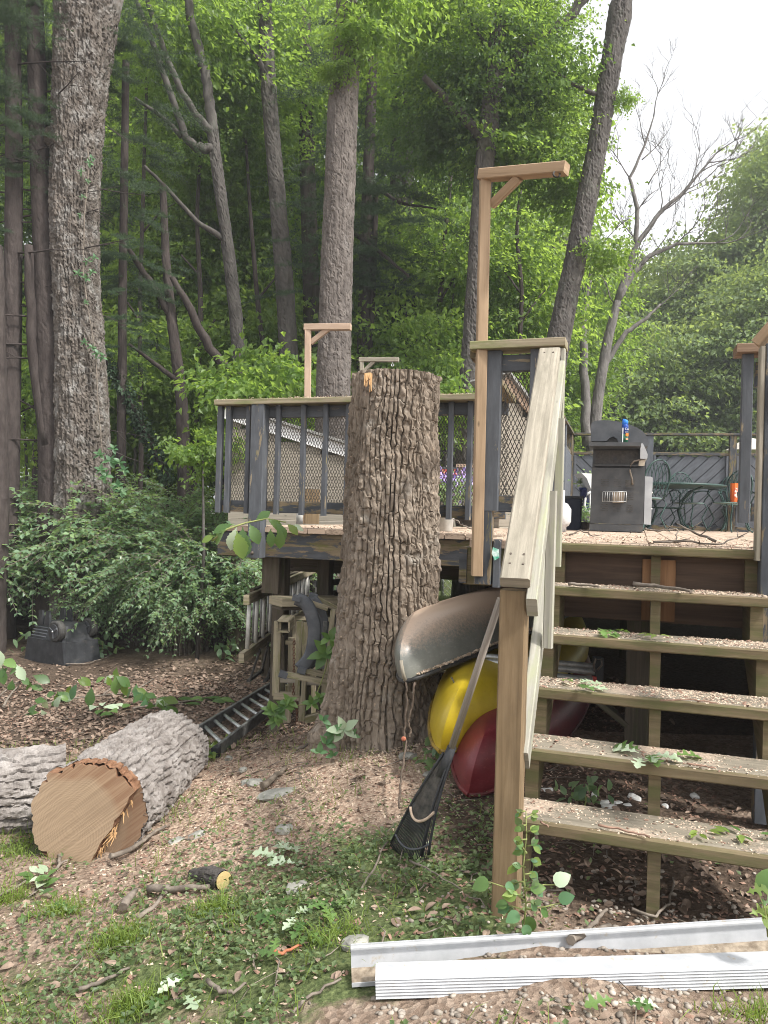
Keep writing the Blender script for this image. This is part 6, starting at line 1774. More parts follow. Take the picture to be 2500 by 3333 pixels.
for (y, yy) in ((1609, -.06), (1640, -.06)):
    a_, b_ = G(1961, y), G(2034, y - 1); mb.tube([(a_[0], yy, a_[1]), (b_[0], yy, b_[1])], .0035, 5); mb.tube([(a_[0], 0, a_[1]), (a_[0], yy, a_[1])], .003, 5); mb.tube([(b_[0], 0, b_[1]), (b_[0], yy, b_[1])], .003, 5)
mb.build('wire_basket', m_alu, gr)
gprism('grease_cup', [(1992, 1644), (2027, 1643), (2030, 1607), (1993, 1608)], -.055, -.008, M('rusty_tin', (.20, .155, .11), (.33, .27, .2), 12, .6))
for (px, py) in ((1960, 1738), (2076, 1738)):
    mb = MB(); c_ = G(px, py - 6); mb.tube([(c_[0] - .02, .1, c_[1]), (c_[0] + .02, .1, c_[1])], .028, 12); mb.build('caster', m_plast, gr)
# spray can
cz0 = G(2014, 1455)[1]
cp = gb + Vector((G(2014, 0)[0], -.12, cz0 + .001))
sc_ = empty('spray_can', cp, 0, 'blue white and green aerosol spray can standing on the grill shelf', 'spray can')
hc = 62 * sg
mb = MB(); mb.tube([(0, 0, 0), (0, 0, hc * .5)], .034, 18); mb.build('can_base', M('dark_green_print', (.01, .07, .04), (.02, .12, .06), 30, .3, 0), sc_)
mb = MB(); mb.tube([(0, 0, hc * .5), (0, 0, hc * .93), (0, 0, hc)], [.034, .034, .030], 18); mb.build('can_top', M('blue_print', (.01, .04, .22), (.015, .06, .3), 10, .3, 0), sc_)
mb = MB(); mb.tube([(0, 0, hc), (0, 0, hc + 12 * sg), (.004, 0, hc + 15 * sg)], [.031, .031, .026], 18); mb.build('cap', M('bright_blue_cap', (.02, .16, .62), (.03, .2, .7), 10, .3, 0), sc_)
mb = MB(); mb.beam((-.028, -.021, .003), (-.028, -.021, hc * .82), .012, .005, (0, 1, 0)); mb.build('white_band', m_whiteclean, sc_)
def text(body, size, m_, parent, loc_, rot, name='lettering'):
    cu = bpy.data.curves.new(name, 'FONT'); cu.body = body; cu.size = size; cu.extrude = .0006; cu.align_x = 'CENTER'
    ob = bpy.data.objects.new('tmp', cu); COL.objects.link(ob)
    dg_ = bpy.context.evaluated_depsgraph_get(); me_ = bpy.data.meshes.new_from_object(ob.evaluated_get(dg_))
    bpy.data.objects.remove(ob)
    me_.materials.clear(); me_.materials.append(m_)
    o_ = link(name, me_, parent); o_.location = loc_; o_.rotation_euler = rot
    return o_
text('Cu', .036, m_whiteclean, sc_, (.008, -.0362, hc * .70), (R(90), 0, 0))
text('BACK', .014, m_whiteclean, sc_, (.008, -.0362, hc * .575), (R(90), 0, 0))
mb = MB(); mb.beam((.012, -.036, hc * .38), (.012, -.036, hc * .53), .03, .004, (0, 1, 0)); mb.build('orange_patch', M('orange_print', (.6, .16, .02), (.75, .3, .05), 60, .4, 0), sc_)
mb = MB(); mb.beam((.012, -.036, hc * .2), (.012, -.036, hc * .27), .026, .004, (0, 1, 0)); mb.build('orange_label', M('salmon_print', (.6, .3, .12), (.8, .5, .3), 60, .4, 0), sc_)

# ------------------------------------------------------------------ patio things on the deck
def deckpt(px, D):
    p = at(px, 1700, D); p.z = P0.z; return p
m_iron = M('dark_green_iron', (.012, .035, .030), (.03, .065, .055), 20, .45, .1)
m_irl = M('pale_green_iron', (.10, .16, .145), (.16, .23, .21), 20, .45, .1)
pt = deckpt(2172, 11.6)
tbl = empty('patio_table', pt, 0, 'round dark green iron patio table with scrolled legs on the deck', 'table')
mb = MB(); mb.tube([(0, 0, .655), (0, 0, .66), (0, 0, .685), (0, 0, .69)], [.78, .81, .81, .79], 40); mb.build('tabletop', m_iron, tbl)
for a_ in range(4):
    t = a_ * math.pi / 2 + .5
    c_, s_ = math.cos(t), math.sin(t)
    mb = MB(); mb.tube([(c_ * r_, s_ * r_, z_) for (r_, z_) in ((.62, .65), (.45, .6), (.28, .45), (.22, .3), (.3, .12), (.42, .02), (.47, .03), (.46, .08), (.42, .08))], .014, 7); mb.build('leg', m_iron, tbl)
mb = MB(); mb.tube([(math.cos(t) * .24, math.sin(t) * .24, .34) for t in np.linspace(0, 6.283, 20, endpoint=False)], .009, 6, closed=True); mb.build('ring_brace', m_iron, tbl)
def make_chair():
    r = empty('patio_chair', (0, 0, 0), 0, 'x', 'chair', 'green iron patio chairs')
    mb = MB(); mb.tube([(0, 0, .425), (0, 0, .43), (0, 0, .44), (0, 0, .445)], [.21, .225, .225, .215], 24); mb.build('seat', m_irl, r)
    mb = MB(); hoop = [(.22 * math.cos(t), .22 + .05 * math.sin(t), .68 + .26 * math.sin(t)) for t in np.linspace(-.6, math.pi + .6, 20)]
    hoop = [(-.16, .19, .43)] + hoop[::-1] + [(.16, .19, .43)]
    mb.tube(hoop, .011, 7); mb.build('back_hoop', m_iron, r)
    for k in range(-3, 4):
        for sg_ in (-1, 1):
            x0 = k * .065
            pts = []
            for q in np.linspace(0, 1, 7):
                xx = x0 + sg_ * .10 * math.sin(q * math.pi * .9); zz_ = .46 + .44 * q
                lim = .205 * math.sqrt(max(0, 1 - max(0, (zz_ - .70) / .24) ** 2))
                pts.append((max(-lim, min(lim, xx)), .20 + .04 * q, zz_))
            mb = MB(); mb.tube(pts, .005, 5); mb.build('back_scroll', m_iron, r)
    for (sx, sy) in ((-1, -1), (1, -1), (-1, 1), (1, 1)):
        mb = MB(); mb.tube([(sx * .17, sy * .17, .425), (sx * .20, sy * .20, .36), (sx * .14, sy * .15, .2), (sx * .19, sy * .2, .05), (sx * .23, sy * .24, .005)], .010, 7); mb.build('leg', m_iron, r)
    for sx in (-1, 1):
        mb = MB(); mb.tube([(sx * .21, .2, .62), (sx * .26, .05, .64), (sx * .27, -.12, .63), (sx * .25, -.17, .58), (sx * .22, -.10, .5), (sx * .20, -.08, .43)], .010, 7); mb.build('armrest', m_iron, r)
    return r
ch0 = make_chair()
cpos = [(2095, 10.3, 205, 'iron chair nearest, partly hidden by the grill door'), (2240, 12.2, 10, 'iron chair behind the middle of the patio table'), (2372, 11.4, -60, 'iron chair at the right holding the orange bag'), (2395, 12.3, -20, 'iron chair farthest right against the fence')]
for i, (px, D, a_, lb_) in enumerate(cpos):
    o_ = ch0 if i == 0 else copy_tree(ch0)
    o_.location = deckpt(px, D); o_.rotation_euler = (0, 0, R(a_)); o_['label'] = lb_
bgp = deckpt(2396, 11.35)
bag = empty('bag', bgp + Vector((0, -.02, .446)), 0, 'orange bag with pink and white print on the right chair', 'bag')
mb = MB(); mb.beam((0, 0, 0), (0, 0, .28), .19, .11, (0, 1, 0), .03); mb.build('sack', M('orange_bag', (.62, .10, .015), (.75, .16, .03), 8, .5, .3, 12), bag)
mb = MB(); mb.beam((-.01, -.058, .07), (-.01, -.058, .21), .12, .005, (0, 1, 0)); mb.build('printed_panel', M('bag_print', (.55, .09, .05), (.85, .65, .55), 34, .5, 0, stops=(.48, .52)), bag)
# propane tank
pp = deckpt(1806, 7.4)
tk = empty('propane_tank', pp, 0, 'dirty white propane tank behind the stair handrail', 'propane tank')
m_tank = M('dirty_white_tank', (.36, .36, .355), (.5, .5, .5), 6, .5, .1, c3=(.33, .30, .27), c3cut=(.58, .7), c3scale=9)
mb = MB(); mb.tube([(0, 0, z_) for z_ in (.0, .05, .06, .10, .22, .27, .30)], [.11, .11, .13, .152, .152, .12, .05], 24); mb.build('cylinder', m_tank, tk)
for (a0, a1) in ((-2.6, -.6), (.6, 2.6)):
    mb = MB(); mb.tube([(.085 * math.cos(t), .085 * math.sin(t), .34) for t in np.linspace(a0, a1, 9)], .028, 6, flat=.25, upv=(0, 0, 1)) if False else [mb.beam((.085 * math.cos(t), .085 * math.sin(t), .28), (.085 * math.cos(t), .085 * math.sin(t), .40), .035, .006, (math.cos(t), math.sin(t), 0)) for t in np.linspace(a0, a1, 8)]
    mb.build('collar', m_tank, tk)
mb = MB(); mb.tube([(0, 0, .3), (0, 0, .36)], .022, 10); mb.build('valve', m_bolt, tk)
# dark storage box, blue pot with plant, planter, white chair
p = deckpt(1845, 9.3)
bn = empty('storage_box', p, R(-6), 'dark blue storage box behind the propane tank', 'box')
mb = MB(); mb.beam((0, 0, 0), (0, 0, .37), .28, .5, (0, 1, 0), .02); mb.build('body', M('navy_plastic', (.008, .012, .025), (.015, .02, .04), 8, .5, .1), bn)
mb = MB(); mb.beam((0, 0, .372), (0, 0, .40), .31, .53, (0, 1, 0), .01); mb.build('lid', m_plast, bn)
mb = MB(); mb.beam((-.18, .1, .42), (.05, .12, .66), .02, .4, (0, 1, 0)) if False else mb.beam((-.16, .2, .42), (-.02, .2, .60), .012, .012); mb.build('handle', m_plast, bn)
def potted(label, px, D, z, r0, h, mpot, nleaf, lsz, spread, flower=None, stem_h=.1):
    p = deckpt(px, D); p.z += z
    r = empty('potted_plant', p, 0, label, 'potted plant')
    mb = MB(); mb.tube([(0, 0, 0), (0, 0, h * .85), (0, 0, h * .86), (0, 0, h)], [r0 * .72, r0 * .95, r0 * 1.05, r0 * 1.05], 18); mb.build('pot', mpot, r)
    rg = np.random.default_rng(int(px))
    P = rg.normal(size=(nleaf, 3)) * np.array([spread, spread, spread * .6]) + np.array([0, 0, h + stem_h])
    v, f, t = leaf_arrays(P, rg.normal(size=(nleaf, 3)), rg.normal(size=(nleaf, 3)) * .4 + np.array([0, 0, 1]), lsz * (.6 + .8 * rg.random(nleaf)), None, .2, .2, 2)
    link('foliage', np_mesh('foliage', v, f, l_shrub, tone=t), r)
    if flower is not None:
        P = rg.normal(size=(150, 3)) * np.array([spread * .9, spread * .9, spread * .5]) + np.array([0, 0, h + stem_h * 1.5])
        v, f, t = leaf_arrays(P, rg.normal(size=(150, 3)), rg.normal(size=(150, 3)) + np.array([0, -1, .5]), .035 + .02 * rg.random(150), ROUND, .1, .1, 3)
        link('blossoms', np_mesh('blossoms', v, f, flower), r)
    mb = MB(); mb.tube([(0, 0, h * .8), (0, 0, h + stem_h)], .008, 5); mb.build('stem', m_stem, r)
    return r
m_bluepot = M('cobalt_glaze', (.01, .02, .09), (.02, .035, .14), 10, .25, .05)
m_blackpot = M('black_pot', (.02, .02, .02), (.05, .048, .045), 10, .6, .1)
m_purple = M('purple_petal', (.28, .20, .50), (.48, .38, .70), 20, .6, 0)
potted('cobalt blue pot with a small leafy plant left of the grill', 1907, 10.2, .28, .10, .27, m_bluepot, 160, .05, .07)
potted('black pot with green plant on the deck at the grill foot', 1908, 9.6, 0, .11, .10, m_blackpot, 200, .05, .09)
wc = empty('plastic_chair', deckpt(1915, 9.9), 0, 'white plastic chair back and arm poking out left of the grill', 'chair')
s9 = 9.9 / 2500
W = lambda px, py: ((px - 1915) * s9, (1733 - py) * s9)
mb = MB(); mb.prism([W(*q) for q in ((1888, 1549), (1892, 1553), (1906, 1566), (1914, 1585), (1921, 1600), (1932, 1640), (1940, 1640), (1938, 1560), (1924, 1551))], (0, 0, 0), (1, 0, 0), (0, 0, 1), (0, .4, 0)); mb.build('backrest', m_whiteclean, wc)
mb = MB(); mb.tube([(W(*q)[0], .02, W(*q)[1]) for q in ((1924, 1608), (1912, 1616), (1905, 1632), (1902, 1655), (1908, 1672), (1922, 1682))], .016, 8); mb.build('armrest', m_whiteclean, wc)
mb = MB(); mb.tube([(W(*q)[0], .02, W(*q)[1]) for q in ((1922, 1610), (1920, 1733))], .012, 8); mb.build('leg', m_whiteclean, wc)
mb = MB(); mb.beam((.02, .2, .18), (.3, .2, .18), .4, .03, (0, 0, 1)); mb.build('seat', m_whiteclean, wc)
# things seen through the left and middle lattice
p = deckpt(1452, 7.6)
potted('purple flowering plant in a pot seen through lattice right of stump', 1445, 7.4, 0.02, .12, .2, m_blackpot, 260, .06, .11, m_purple, .16)
potted('second purple flowering plant left of the tall cedar post', 1512, 7.8, 0.02, .12, .2, m_blackpot, 260, .06, .11, m_purple, .17)
rbx = empty('storage_box', deckpt(1452, 8.6), 0, 'faded red box behind the flowering plants', 'box')
mb = MB(); mb.beam((0, 0, .42), (0, 0, .64), .2, .2, (0, 1, 0), .01); mb.build('body', M('faded_red', (.42, .07, .06), (.55, .13, .11), 8, .5), rbx)
mb = MB(); mb.beam((0, 0, 0), (0, 0, .415), .16, .16, (0, 1, 0), .01); mb.build('stand', m_dark, rbx)
mb = MB(); mb.beam((0, 0, .645), (0, 0, .665), .22, .22, (0, 1, 0), .005); mb.build('lid', m_greyplast, rbx)
wb = empty('bench', deckpt(1518, 8.9), R(-10), 'grey wooden bench top seen through the lattice beside cedar post', 'bench')
mb = MB(); mb.beam((-.12, 0, .70), (.2, 0, .70), .35, .04); mb.build('top_board', m_pink, wb)
for k in range(3):
    mb = MB(); mb.beam((-.1 + .12 * k, -.12, 0), (-.1 + .12 * k, -.12, .675), .1, .02, (0, 1, 0)); mb.build('side_board', m_grey, wb)
bu = empty('bucket', deckpt(1448, 6.0), 0, 'pale galvanised bucket below the railing right of the stump', 'bucket')
mb = MB(); mb.tube([(0, 0, 0), (0, 0, .005), (0, 0, .13), (0, 0, .135)], [.055, .06, .072, .075], 18); mb.build('body', m_aluw, bu)
mb = MB(); mb.tube([(.072 * math.cos(t), .072 * math.sin(t), .13) for t in np.linspace(0, 6.283, 18, endpoint=False)], .005, 6, closed=True); mb.build('rim', m_alu, bu)
pi = empty('pipe', deckpt(975, 7.8), 0, 'pale blue grey pipe upright on the deck under the left railing', 'pipe')
mb = MB(); mb.tube([(0, 0, 0), (0, 0, .17)], .035, 14); mb.build('tube', m_aluw, pi)
mb = MB(); mb.tube([(0, 0, .14), (0, 0, .19)], .045, 14); mb.build('collar', m_alu, pi)
po = empty('wooden_post', deckpt(1016, 8.0), 0, 'brown timber post stub under the left railing', 'post')
mb = MB(); mb.beam((0, 0, 0), (0, 0, .36), .14, .1, (0, 1, 0)); mb.build('timber', m_post, po)
mb = MB(); mb.beam((-.09, .01, 0), (-.09, .01, .36), .04, .09, (0, 1, 0)); mb.build('edge_strip', m_cedar, po)
cnp = empty('canopy', at(2440, 1470, 17), 0, 'pale beige canopy top behind the fence at right', 'canopy')
mb = MB(); mb.tube([(0, 0, 0), (0, 0, .02), (0, 0, .28), (0, 0, .30)], [.55, .55, .12, .02], 8, smooth=False); mb.build('cloth_roof', M('beige_cloth', (.44, .40, .36), (.54, .5, .45), 8, .8), cnp)
mb = MB(); mb.tube([(0, 0, -2.2), (0, 0, .25)], .03, 8); mb.build('pole', m_alu, cnp)
# ------------------------------------------------------------------ single leaves as parts
LEAF = {}
def leaf_mesh(kind, prof, m_, var, fold, curl):
    key = (kind, m_.name, var)
    if key not in LEAF:
        v, f, t = leaf_arrays([[0, 0, 0]], [[0, 1, 0]], [[0, 0, 1]], [1.0], prof, fold, curl, var)
        LEAF[key] = np_mesh('leaf', v, f, m_, smooth=True, tone=np.full(len(v), (.15 + .35 * var) % 1))
    return LEAF[key]
def leaf(parent, kind, m_, pos, d, nrm, size):
    prof = {'tooth': TOOTH, 'lobed': LOBED, 'round': ROUND, 'ovate': OVATE, 'lance': LANCE}[kind]
    var = rnd.randint(0, 2)
    o = link('leaf', leaf_mesh(kind, prof, m_, var, .12 + .1 * var, .1 + .15 * var), parent)
    d = Vector(d).normalized(); s = d.cross(Vector(nrm)).normalized(); n_ = s.cross(d)
    mm = Matrix((s * size, d * size, n_ * size)).transposed().to_4x4()
    mm.translation = Vector(pos)
    o.matrix_local = mm
    return o
def img_dir(ang, D=None):
    a = R(ang); return CRT * math.cos(a) + CUP * math.sin(a)
def ground_dir(ang):
    a = R(ang); return Vector((math.cos(a), math.sin(a) * 1.0, 0))
def sprig(name, label, cat, base, items, stems=(), stemw=.004, stemmat=None, group=None):
    """items: (px,py,size_m,angle,kind,mat,D or None for ground, tilt)"""
    r = empty(name, base, 0, label, cat, group)
    o = Vector(base)
    for (px, py, sz, ang, kind, m_, D, tilt) in items:
        if D is None:
            p = gp(px, py, .018 + .02 * rnd.random()); d = ground_dir(ang) + Vector((0, 0, tilt)); nr = Vector((rnd.uniform(-.3, .3), rnd.uniform(-.5, .1), 1))
        else:
            p = at(px, py, D); d = img_dir(ang) + Vector((0, rnd.uniform(-.3, .3), 0)); nr = Vector((rnd.uniform(-.3, .3), -1, .55 + tilt))
        leaf(r, kind, m_, p - o, d, nr, sz)
    if stems:
        mb = MB()
        for s in stems:
            pts = [(gp(a, b_, .015) if D is None else at(a, b_, D)) - o for (a, b_, D) in s]
            mb.tube(pts, [stemw * (1 - .5 * k / max(1, len(pts) - 1)) for k in range(len(pts))], 5)
        mb.build('stem', stemmat or m_stem, r)
    return r
D = 5.25
items = [(700, 1742, .10, 205, 'tooth', l_grass, D - .05, .3), (735, 1722, .14, 225, 'tooth', l_big, D - .1, .3), (770, 1716, .16, 255, 'tooth', l_pale, D - .12, .2), (790, 1715, .22, 272, 'tooth', l_big, D - .15, .2), (770, 1728, .19, 285, 'tooth', l_grass, D - .2, .2), (812, 1705, .15, 300, 'tooth', l_big, D - .1, .4), (760, 1705, .15, 200, 'tooth', l_big, D - .05, .5),
         (830, 1700, .13, 40, 'tooth', l_big, D, .4), (870, 1690, .13, 330, 'tooth', l_big, D - .12, .5), (900, 1700, .13, 300, 'tooth', l_big, D - .14, .3), (915, 1722, .13, 265, 'tooth', l_big, D - .15, .3), (880, 1722, .12, 275, 'tooth', l_big, D - .15, .2), (935, 1705, .10, 320, 'tooth', l_grass, D - .1, .4), (945, 1712, .10, 350, 'tooth', l_pale, D - .1, .4), (800, 1745, .15, 265, 'tooth', l_big, D - .18, .1)]
sprig('leafy_branch', 'cut branch with large toothed chestnut leaves draped over deck corner', 'branch', at(780, 1710, D), items, [((690, 1760, D - .05), (740, 1722, D - .08), (800, 1702, D), (870, 1688, D), (930, 1700, D - .08))], .008)
# wilted branch on the ground at left
items = []
for k in range(46):
    t = rnd.random()
    px = 120 + 430 * t; py = 2305 - 90 * math.sin(t * 3.0) + rnd.uniform(-12, 25)
    big = 250 < px < 420
    D_ = gp(px, min(py + 70 if big else py + 30, 2330)).y
    items.append((px, py - (45 if big else 10) * rnd.random(), rnd.uniform(.10, .19), rnd.uniform(160, 380) if not big else rnd.uniform(200, 340), 'tooth', rnd.choice((l_big, l_creep, l_pale, l_forest)) if rnd.random() < .55 else l_big, D_, rnd.uniform(0, .6)))
sprig('leafy_branch', 'wilted branch of big green leaves lying behind the large log', 'branch', gp(330, 2300), items, [((100, 2310, None), (200, 2285, None), (330, 2270, None), (430, 2262, None), (560, 2290, None)), ((330, 2270, None), (380, 2235, None)), ((430, 2262, None), (500, 2215, None))], .012, m_twig)
items = [(rnd.uniform(-10, 110), rnd.uniform(2160, 2235), rnd.uniform(.12, .2), rnd.uniform(0, 360), 'tooth', l_big if rnd.random() < .8 else l_pale, gp(60, 2240).y - .1, .4) for k in range(13)]
sprig('leafy_branch', 'small leafy branch cut by left frame edge below the shrubs', 'branch', gp(50, 2240), items, [((0, 2270, None), (40, 2235, None), (90, 2210, None))], .008, m_twig)
items = [(310 + 12 * k + rnd.uniform(-10, 10), 2325 + rnd.uniform(-14, 18), rnd.uniform(.10, .16), rnd.uniform(0, 360), 'ovate', l_pale if rnd.random() < .6 else l_big, None, .3) for k in range(9)]
sprig('leafy_twig', 'twig with pale leaf undersides just above the large log', 'twig', gp(360, 2330), items, [((300, 2345, None), (420, 2305, None))], .005, m_twig)
items = [(560 + 18 * k, 2290 + rnd.uniform(-14, 14), rnd.uniform(.12, .18), rnd.choice((-10, 10, 170, 200)), 'tooth', l_big, None, .12) for k in range(9)]
sprig('leafy_twig', 'flat leaves strewn left of the aluminium ladder', 'twig', gp(620, 2290), items, [((540, 2300, None), (620, 2296, None), (720, 2278, None))], .007, m_twig)
items = [(700 + rnd.uniform(-35, 40), 2460 + rnd.uniform(-45, 25), rnd.uniform(.08, .15), rnd.uniform(0, 360), 'tooth', rnd.choice((l_big, l_grass, l_pale)), None, .3) for k in range(10)]
sprig('leafy_twig', 'crumpled green leaves by the near end of aluminium ladder', 'twig', gp(690, 2480), items)
items = [(130 + rnd.uniform(-35, 45), 2895 + rnd.uniform(-38, 40), rnd.uniform(.05, .085), rnd.uniform(0, 360), 'ovate', rnd.choice((l_big, l_pale, l_big)), None, .5) for k in range(16)]
sprig('leafy_twig', 'small leafy sprig on the ground below the large log', 'twig', gp(140, 2910), items, [((90, 2935, None), (150, 2895, None), (200, 2870, None))], .004, m_twig)
def oak_on_ground(label, cx, cy, n_, sz, mats, rad=(45, 22)):
    items = [(cx + rnd.uniform(-1, 1) * rad[0], cy + rnd.uniform(-1, 1) * rad[1], sz * rnd.uniform(.8, 1.2), rnd.uniform(0, 360), 'lobed', rnd.choice(mats), None, .12) for k in range(n_)]
    return sprig('oak_leaves', label, 'leaves', gp(cx, cy), items)
oak_on_ground('pale lobed oak leaf spray in the ground cover left of the rake', 930, 2815, 7, .11, (l_pale,))
oak_on_ground('green lobed oak leaves near the bottom edge of the yard', 575, 3255, 6, .09, (l_big, l_pale))
oak_on_ground('fresh oak leaves at lower left of the white trim', 1010, 2975, 8, .085, (l_big,), (90, 30))
oak_on_ground('dull green oak leaves beside the orange twig', 930, 3080, 8, .08, (l_big,), (80, 60))
oak_on_ground('pale oak leaf flat on the weeds left of centre bottom', 950, 3010, 3, .07, (l_pale,), (40, 18))
oak_on_ground('oak leaf lying in front of the downspout', 2050, 3300, 3, .07, (l_pale, l_big), (60, 10))
oak_on_ground('scattered green leaves left of the wooden frame foot', 180, 2705 + 280, 3, .07, (l_big,), (70, 30))
# leaves on the treads
def tread_leaves(label, pxs, k, kind, m_, sz, n_, sp):
    z = -k * RISE + .004
    r0 = ray(*pxs); t = (P0.z + z - EYE.z) / r0.z; c = EYE + r0 * t
    r = empty('leaf_spray', c, 0, label, 'leaves')
    for q in range(n_):
        a_ = rnd.uniform(0, 360)
        rad_ = sp * math.sqrt(rnd.random())
        p = Vector((math.cos(R(a_)) * rad_ * 1.6, math.sin(R(a_)) * rad_ * .6, .008 + .012 * rnd.random()))
        leaf(r, kind, m_ if not isinstance(m_, tuple) else rnd.choice(m_), p, Vector((math.cos(R(a_ + rnd.uniform(-40, 40))), math.sin(R(a_)), .12)), Vector((rnd.uniform(-.3, .3), rnd.uniform(-.4, .1), 1)), sz * rnd.uniform(.8, 1.25))
    return r
tread_leaves('grey green oak leaf spray on the fourth tread down', (2120, 2468), 4, 'lobed', (l_pale, l_pale, l_big), .105, 9, .06)
tread_leaves('crumpled leaf cluster at left of the third tread down', (1870, 2238), 3, 'lobed', (l_big, l_pale), .075, 8, .045)
tread_leaves('green leaves at left of the second tread down', (1955, 2062), 2, 'lobed', l_big, .075, 7, .06)
tread_leaves('single small green sprig on the second tread middle', (2140, 2078), 2, 'lance', l_grass, .05, 6, .03)
tread_leaves('bright green sprig at right of the lowest tread', (2415, 2725), 5, 'lance', (l_grass, l_big), .06, 9, .05)
tread_leaves('tiny green sprig right of centre on the lowest tread', (2290, 2720), 5, 'lance', l_grass, .04, 4, .02)

# seedling at the newel foot
sd_o = gp(1700, 3040)
items = []
D = 2.42
for (px, py, sz, an, kd, mm_) in ((1600, 2870, .085, 200, 'round', l_big), (1655, 2880, .06, 330, 'round', l_creep), (1815, 2875, .085, 30, 'round', l_pale), (1830, 2930, .075, 20, 'round', l_creep), (1740, 2985, .085, 250, 'round', l_big), (1700, 2975, .07, 200, 'round', l_creep), (1690, 2910, .05, 190, 'round', l_creep), (1770, 2960, .06, 320, 'round', l_big), (1720, 3010, .06, 280, 'round', l_creep), (1675, 2905, .045, 240, 'round', l_pale)):
    items.append((px - 10, py, sz * .68, an, kd, mm_, D + rnd.uniform(-.05, .05), .5))
side_st = []
for k in range(15):
    t = k / 14
    py = 2640 + 320 * t; cx = 1708 + 8 * math.sin(t * 5); sg_ = 1 if k % 2 else -1
    ln = rnd.uniform(18, 46) * (.5 + .6 * t)
    ex, ey = cx + sg_ * ln, py - rnd.uniform(-6, 22)
    dj = D + rnd.uniform(-.08, .05)
    side_st.append(((cx, py, D), (ex, ey, dj)))
    for q in range(4 if t > .3 else 3):
        f_ = .55 + .45 * q / 3
        items.append((cx + (ex - cx) * f_ + rnd.uniform(-5, 5), py + (ey - py) * f_ + rnd.uniform(-5, 5), rnd.uniform(.020, .034 + .012 * t), (0 if sg_ > 0 else 180) + rnd.uniform(-75, 75), rnd.choice(('ovate', 'round', 'ovate')), rnd.choice((l_big, l_creep, l_grass, l_cover)), dj, rnd.uniform(-.5, .9)))
sprig('seedling', 'young leafy seedling growing up in front of the newel post', 'plant', sd_o, items, [((1700, 3060, D + .02), (1712, 2950, D), (1704, 2820, D), (1714, 2720, D), (1712, 2640, D)), ((1708, 2930, D), (1650, 2890, D), (1590, 2870, D)), ((1710, 2900, D), (1770, 2880, D), (1820, 2880, D)), ((1712, 2960, D), (1780, 2950, D), (1840, 2935, D))] + side_st, .0032, m_stem)
D = 2.2
items = [(2430, 2905, .07, 20, 'lobed', l_grass, D, .4), (2480, 2900, .08, 60, 'round', l_big, D, .4), (2440, 2975, .08, 10, 'lobed', l_grass, D, .5), (2480, 2985, .07, 330, 'round', l_grass, D, .5), (2470, 2940, .07, 10, 'lobed', l_big, D, .4)]
sprig('seedling', 'bright green seedling leaves at the right edge under the stairs', 'plant', gp(2495, 3040), items, [((2500, 3050, D), (2490, 2960, D), (2470, 2910, D))], .003)
# creeper leaves
def palmate(r, o, px, py, sz, D, m_, ang0=0, n_=5, tilt=.4):
    p = at(px, py, D) - o
    for k in range(n_):
        a_ = ang0 + 90 + (k - (n_ - 1) / 2) * 58
        leaf(r, 'ovate', m_, p, img_dir(a_) + Vector((0, -.35 + rnd.uniform(-.15, .15), -.15)), Vector((rnd.uniform(-.2, .2), -1, .7 + tilt)), sz * rnd.uniform(.85, 1.15))
cr = empty('creeper', at(290, 1500, 10.6), 0, 'virginia creeper leaves climbing the rough oak trunk', 'vine')
o = Vector(cr.location)
for (px, py, s_) in ((290, 530, .10), (265, 560, .08), (285, 590, .07), (300, 515, .08), (270, 640, .07), (262, 700, .07), (285, 850, .10), (310, 838, .09), (255, 890, .11), (280, 905, .10), (300, 885, .09), (280, 985, .07), (275, 1115, .09), (320, 1150, .13), (335, 1165, .1), (300, 1130, .1),
                    (325, 1480, .13), (360, 1500, .16), (390, 1505, .15), (345, 1550, .14), (385, 1580, .13), (405, 1530, .12), (370, 1460, .11), (330, 1530, .13), (395, 1600, .12)):
    palmate(cr, o, px, py, s_ * .72, 10.4 if py > 1400 else 10.62, l_creep, rnd.uniform(-60, 60))
mb = MB(); mb.tube([at(a, b_, 10.63) - o for (a, b_) in ((330, 1650), (335, 1500), (318, 1300), (312, 1150), (285, 1000), (270, 880), (275, 700), (290, 540), (285, 480))], .009, 6); mb.build('stem', m_twig, cr)
cr2 = empty('creeper', gp(1115, 2430), 0, 'creeper leaves at the foot of the tall stump', 'vine')
o = Vector(cr2.location)
for (px, py, s_, mm_) in ((1120, 2375, .10, l_pale), (1085, 2385, .07, l_creep), (1145, 2395, .06, l_creep), (1060, 2420, .06, l_creep), (1050, 2345, .05, l_creep), (1040, 2450, .06, l_creep), (1085, 2460, .05, l_creep), (1165, 2480, .05, l_creep)):
    palmate(cr2, o, px, py, s_, 4.34, mm_, rnd.uniform(-40, 40), 5 if s_ > .06 else 3)
mb = MB(); mb.tube([at(a, b_, 4.36) - o for (a, b_) in ((1115, 2435), (1110, 2390), (1085, 2385), (1055, 2420))], .004, 5); mb.build('stem', m_twig, cr2)
cr3 = empty('creeper', gp(930, 2380), 0, 'dark five fingered creeper leaves over the aluminium ladder', 'vine')
o = Vector(cr3.location)
for (px, py, s_) in ((900, 2320, .12), (880, 2310, .1), (925, 2300, .12), (940, 2285, .1), (895, 2345, .1), (1015, 2290, .1), (1040, 2270, .08), (1060, 2130, .16), (1075, 2080, .13), (1080, 2140, .12)):
    palmate(cr3, o, px, py, s_ * .68, 4.95, l_big, rnd.uniform(-60, 60))
mb = MB(); mb.tube([at(a, b_, 5.0) - o for (a, b_) in ((935, 2385), (905, 2335), (930, 2300), (1020, 2290), (1060, 2180), (1075, 2090))], .004, 5); mb.build('stem', m_stem, cr3)
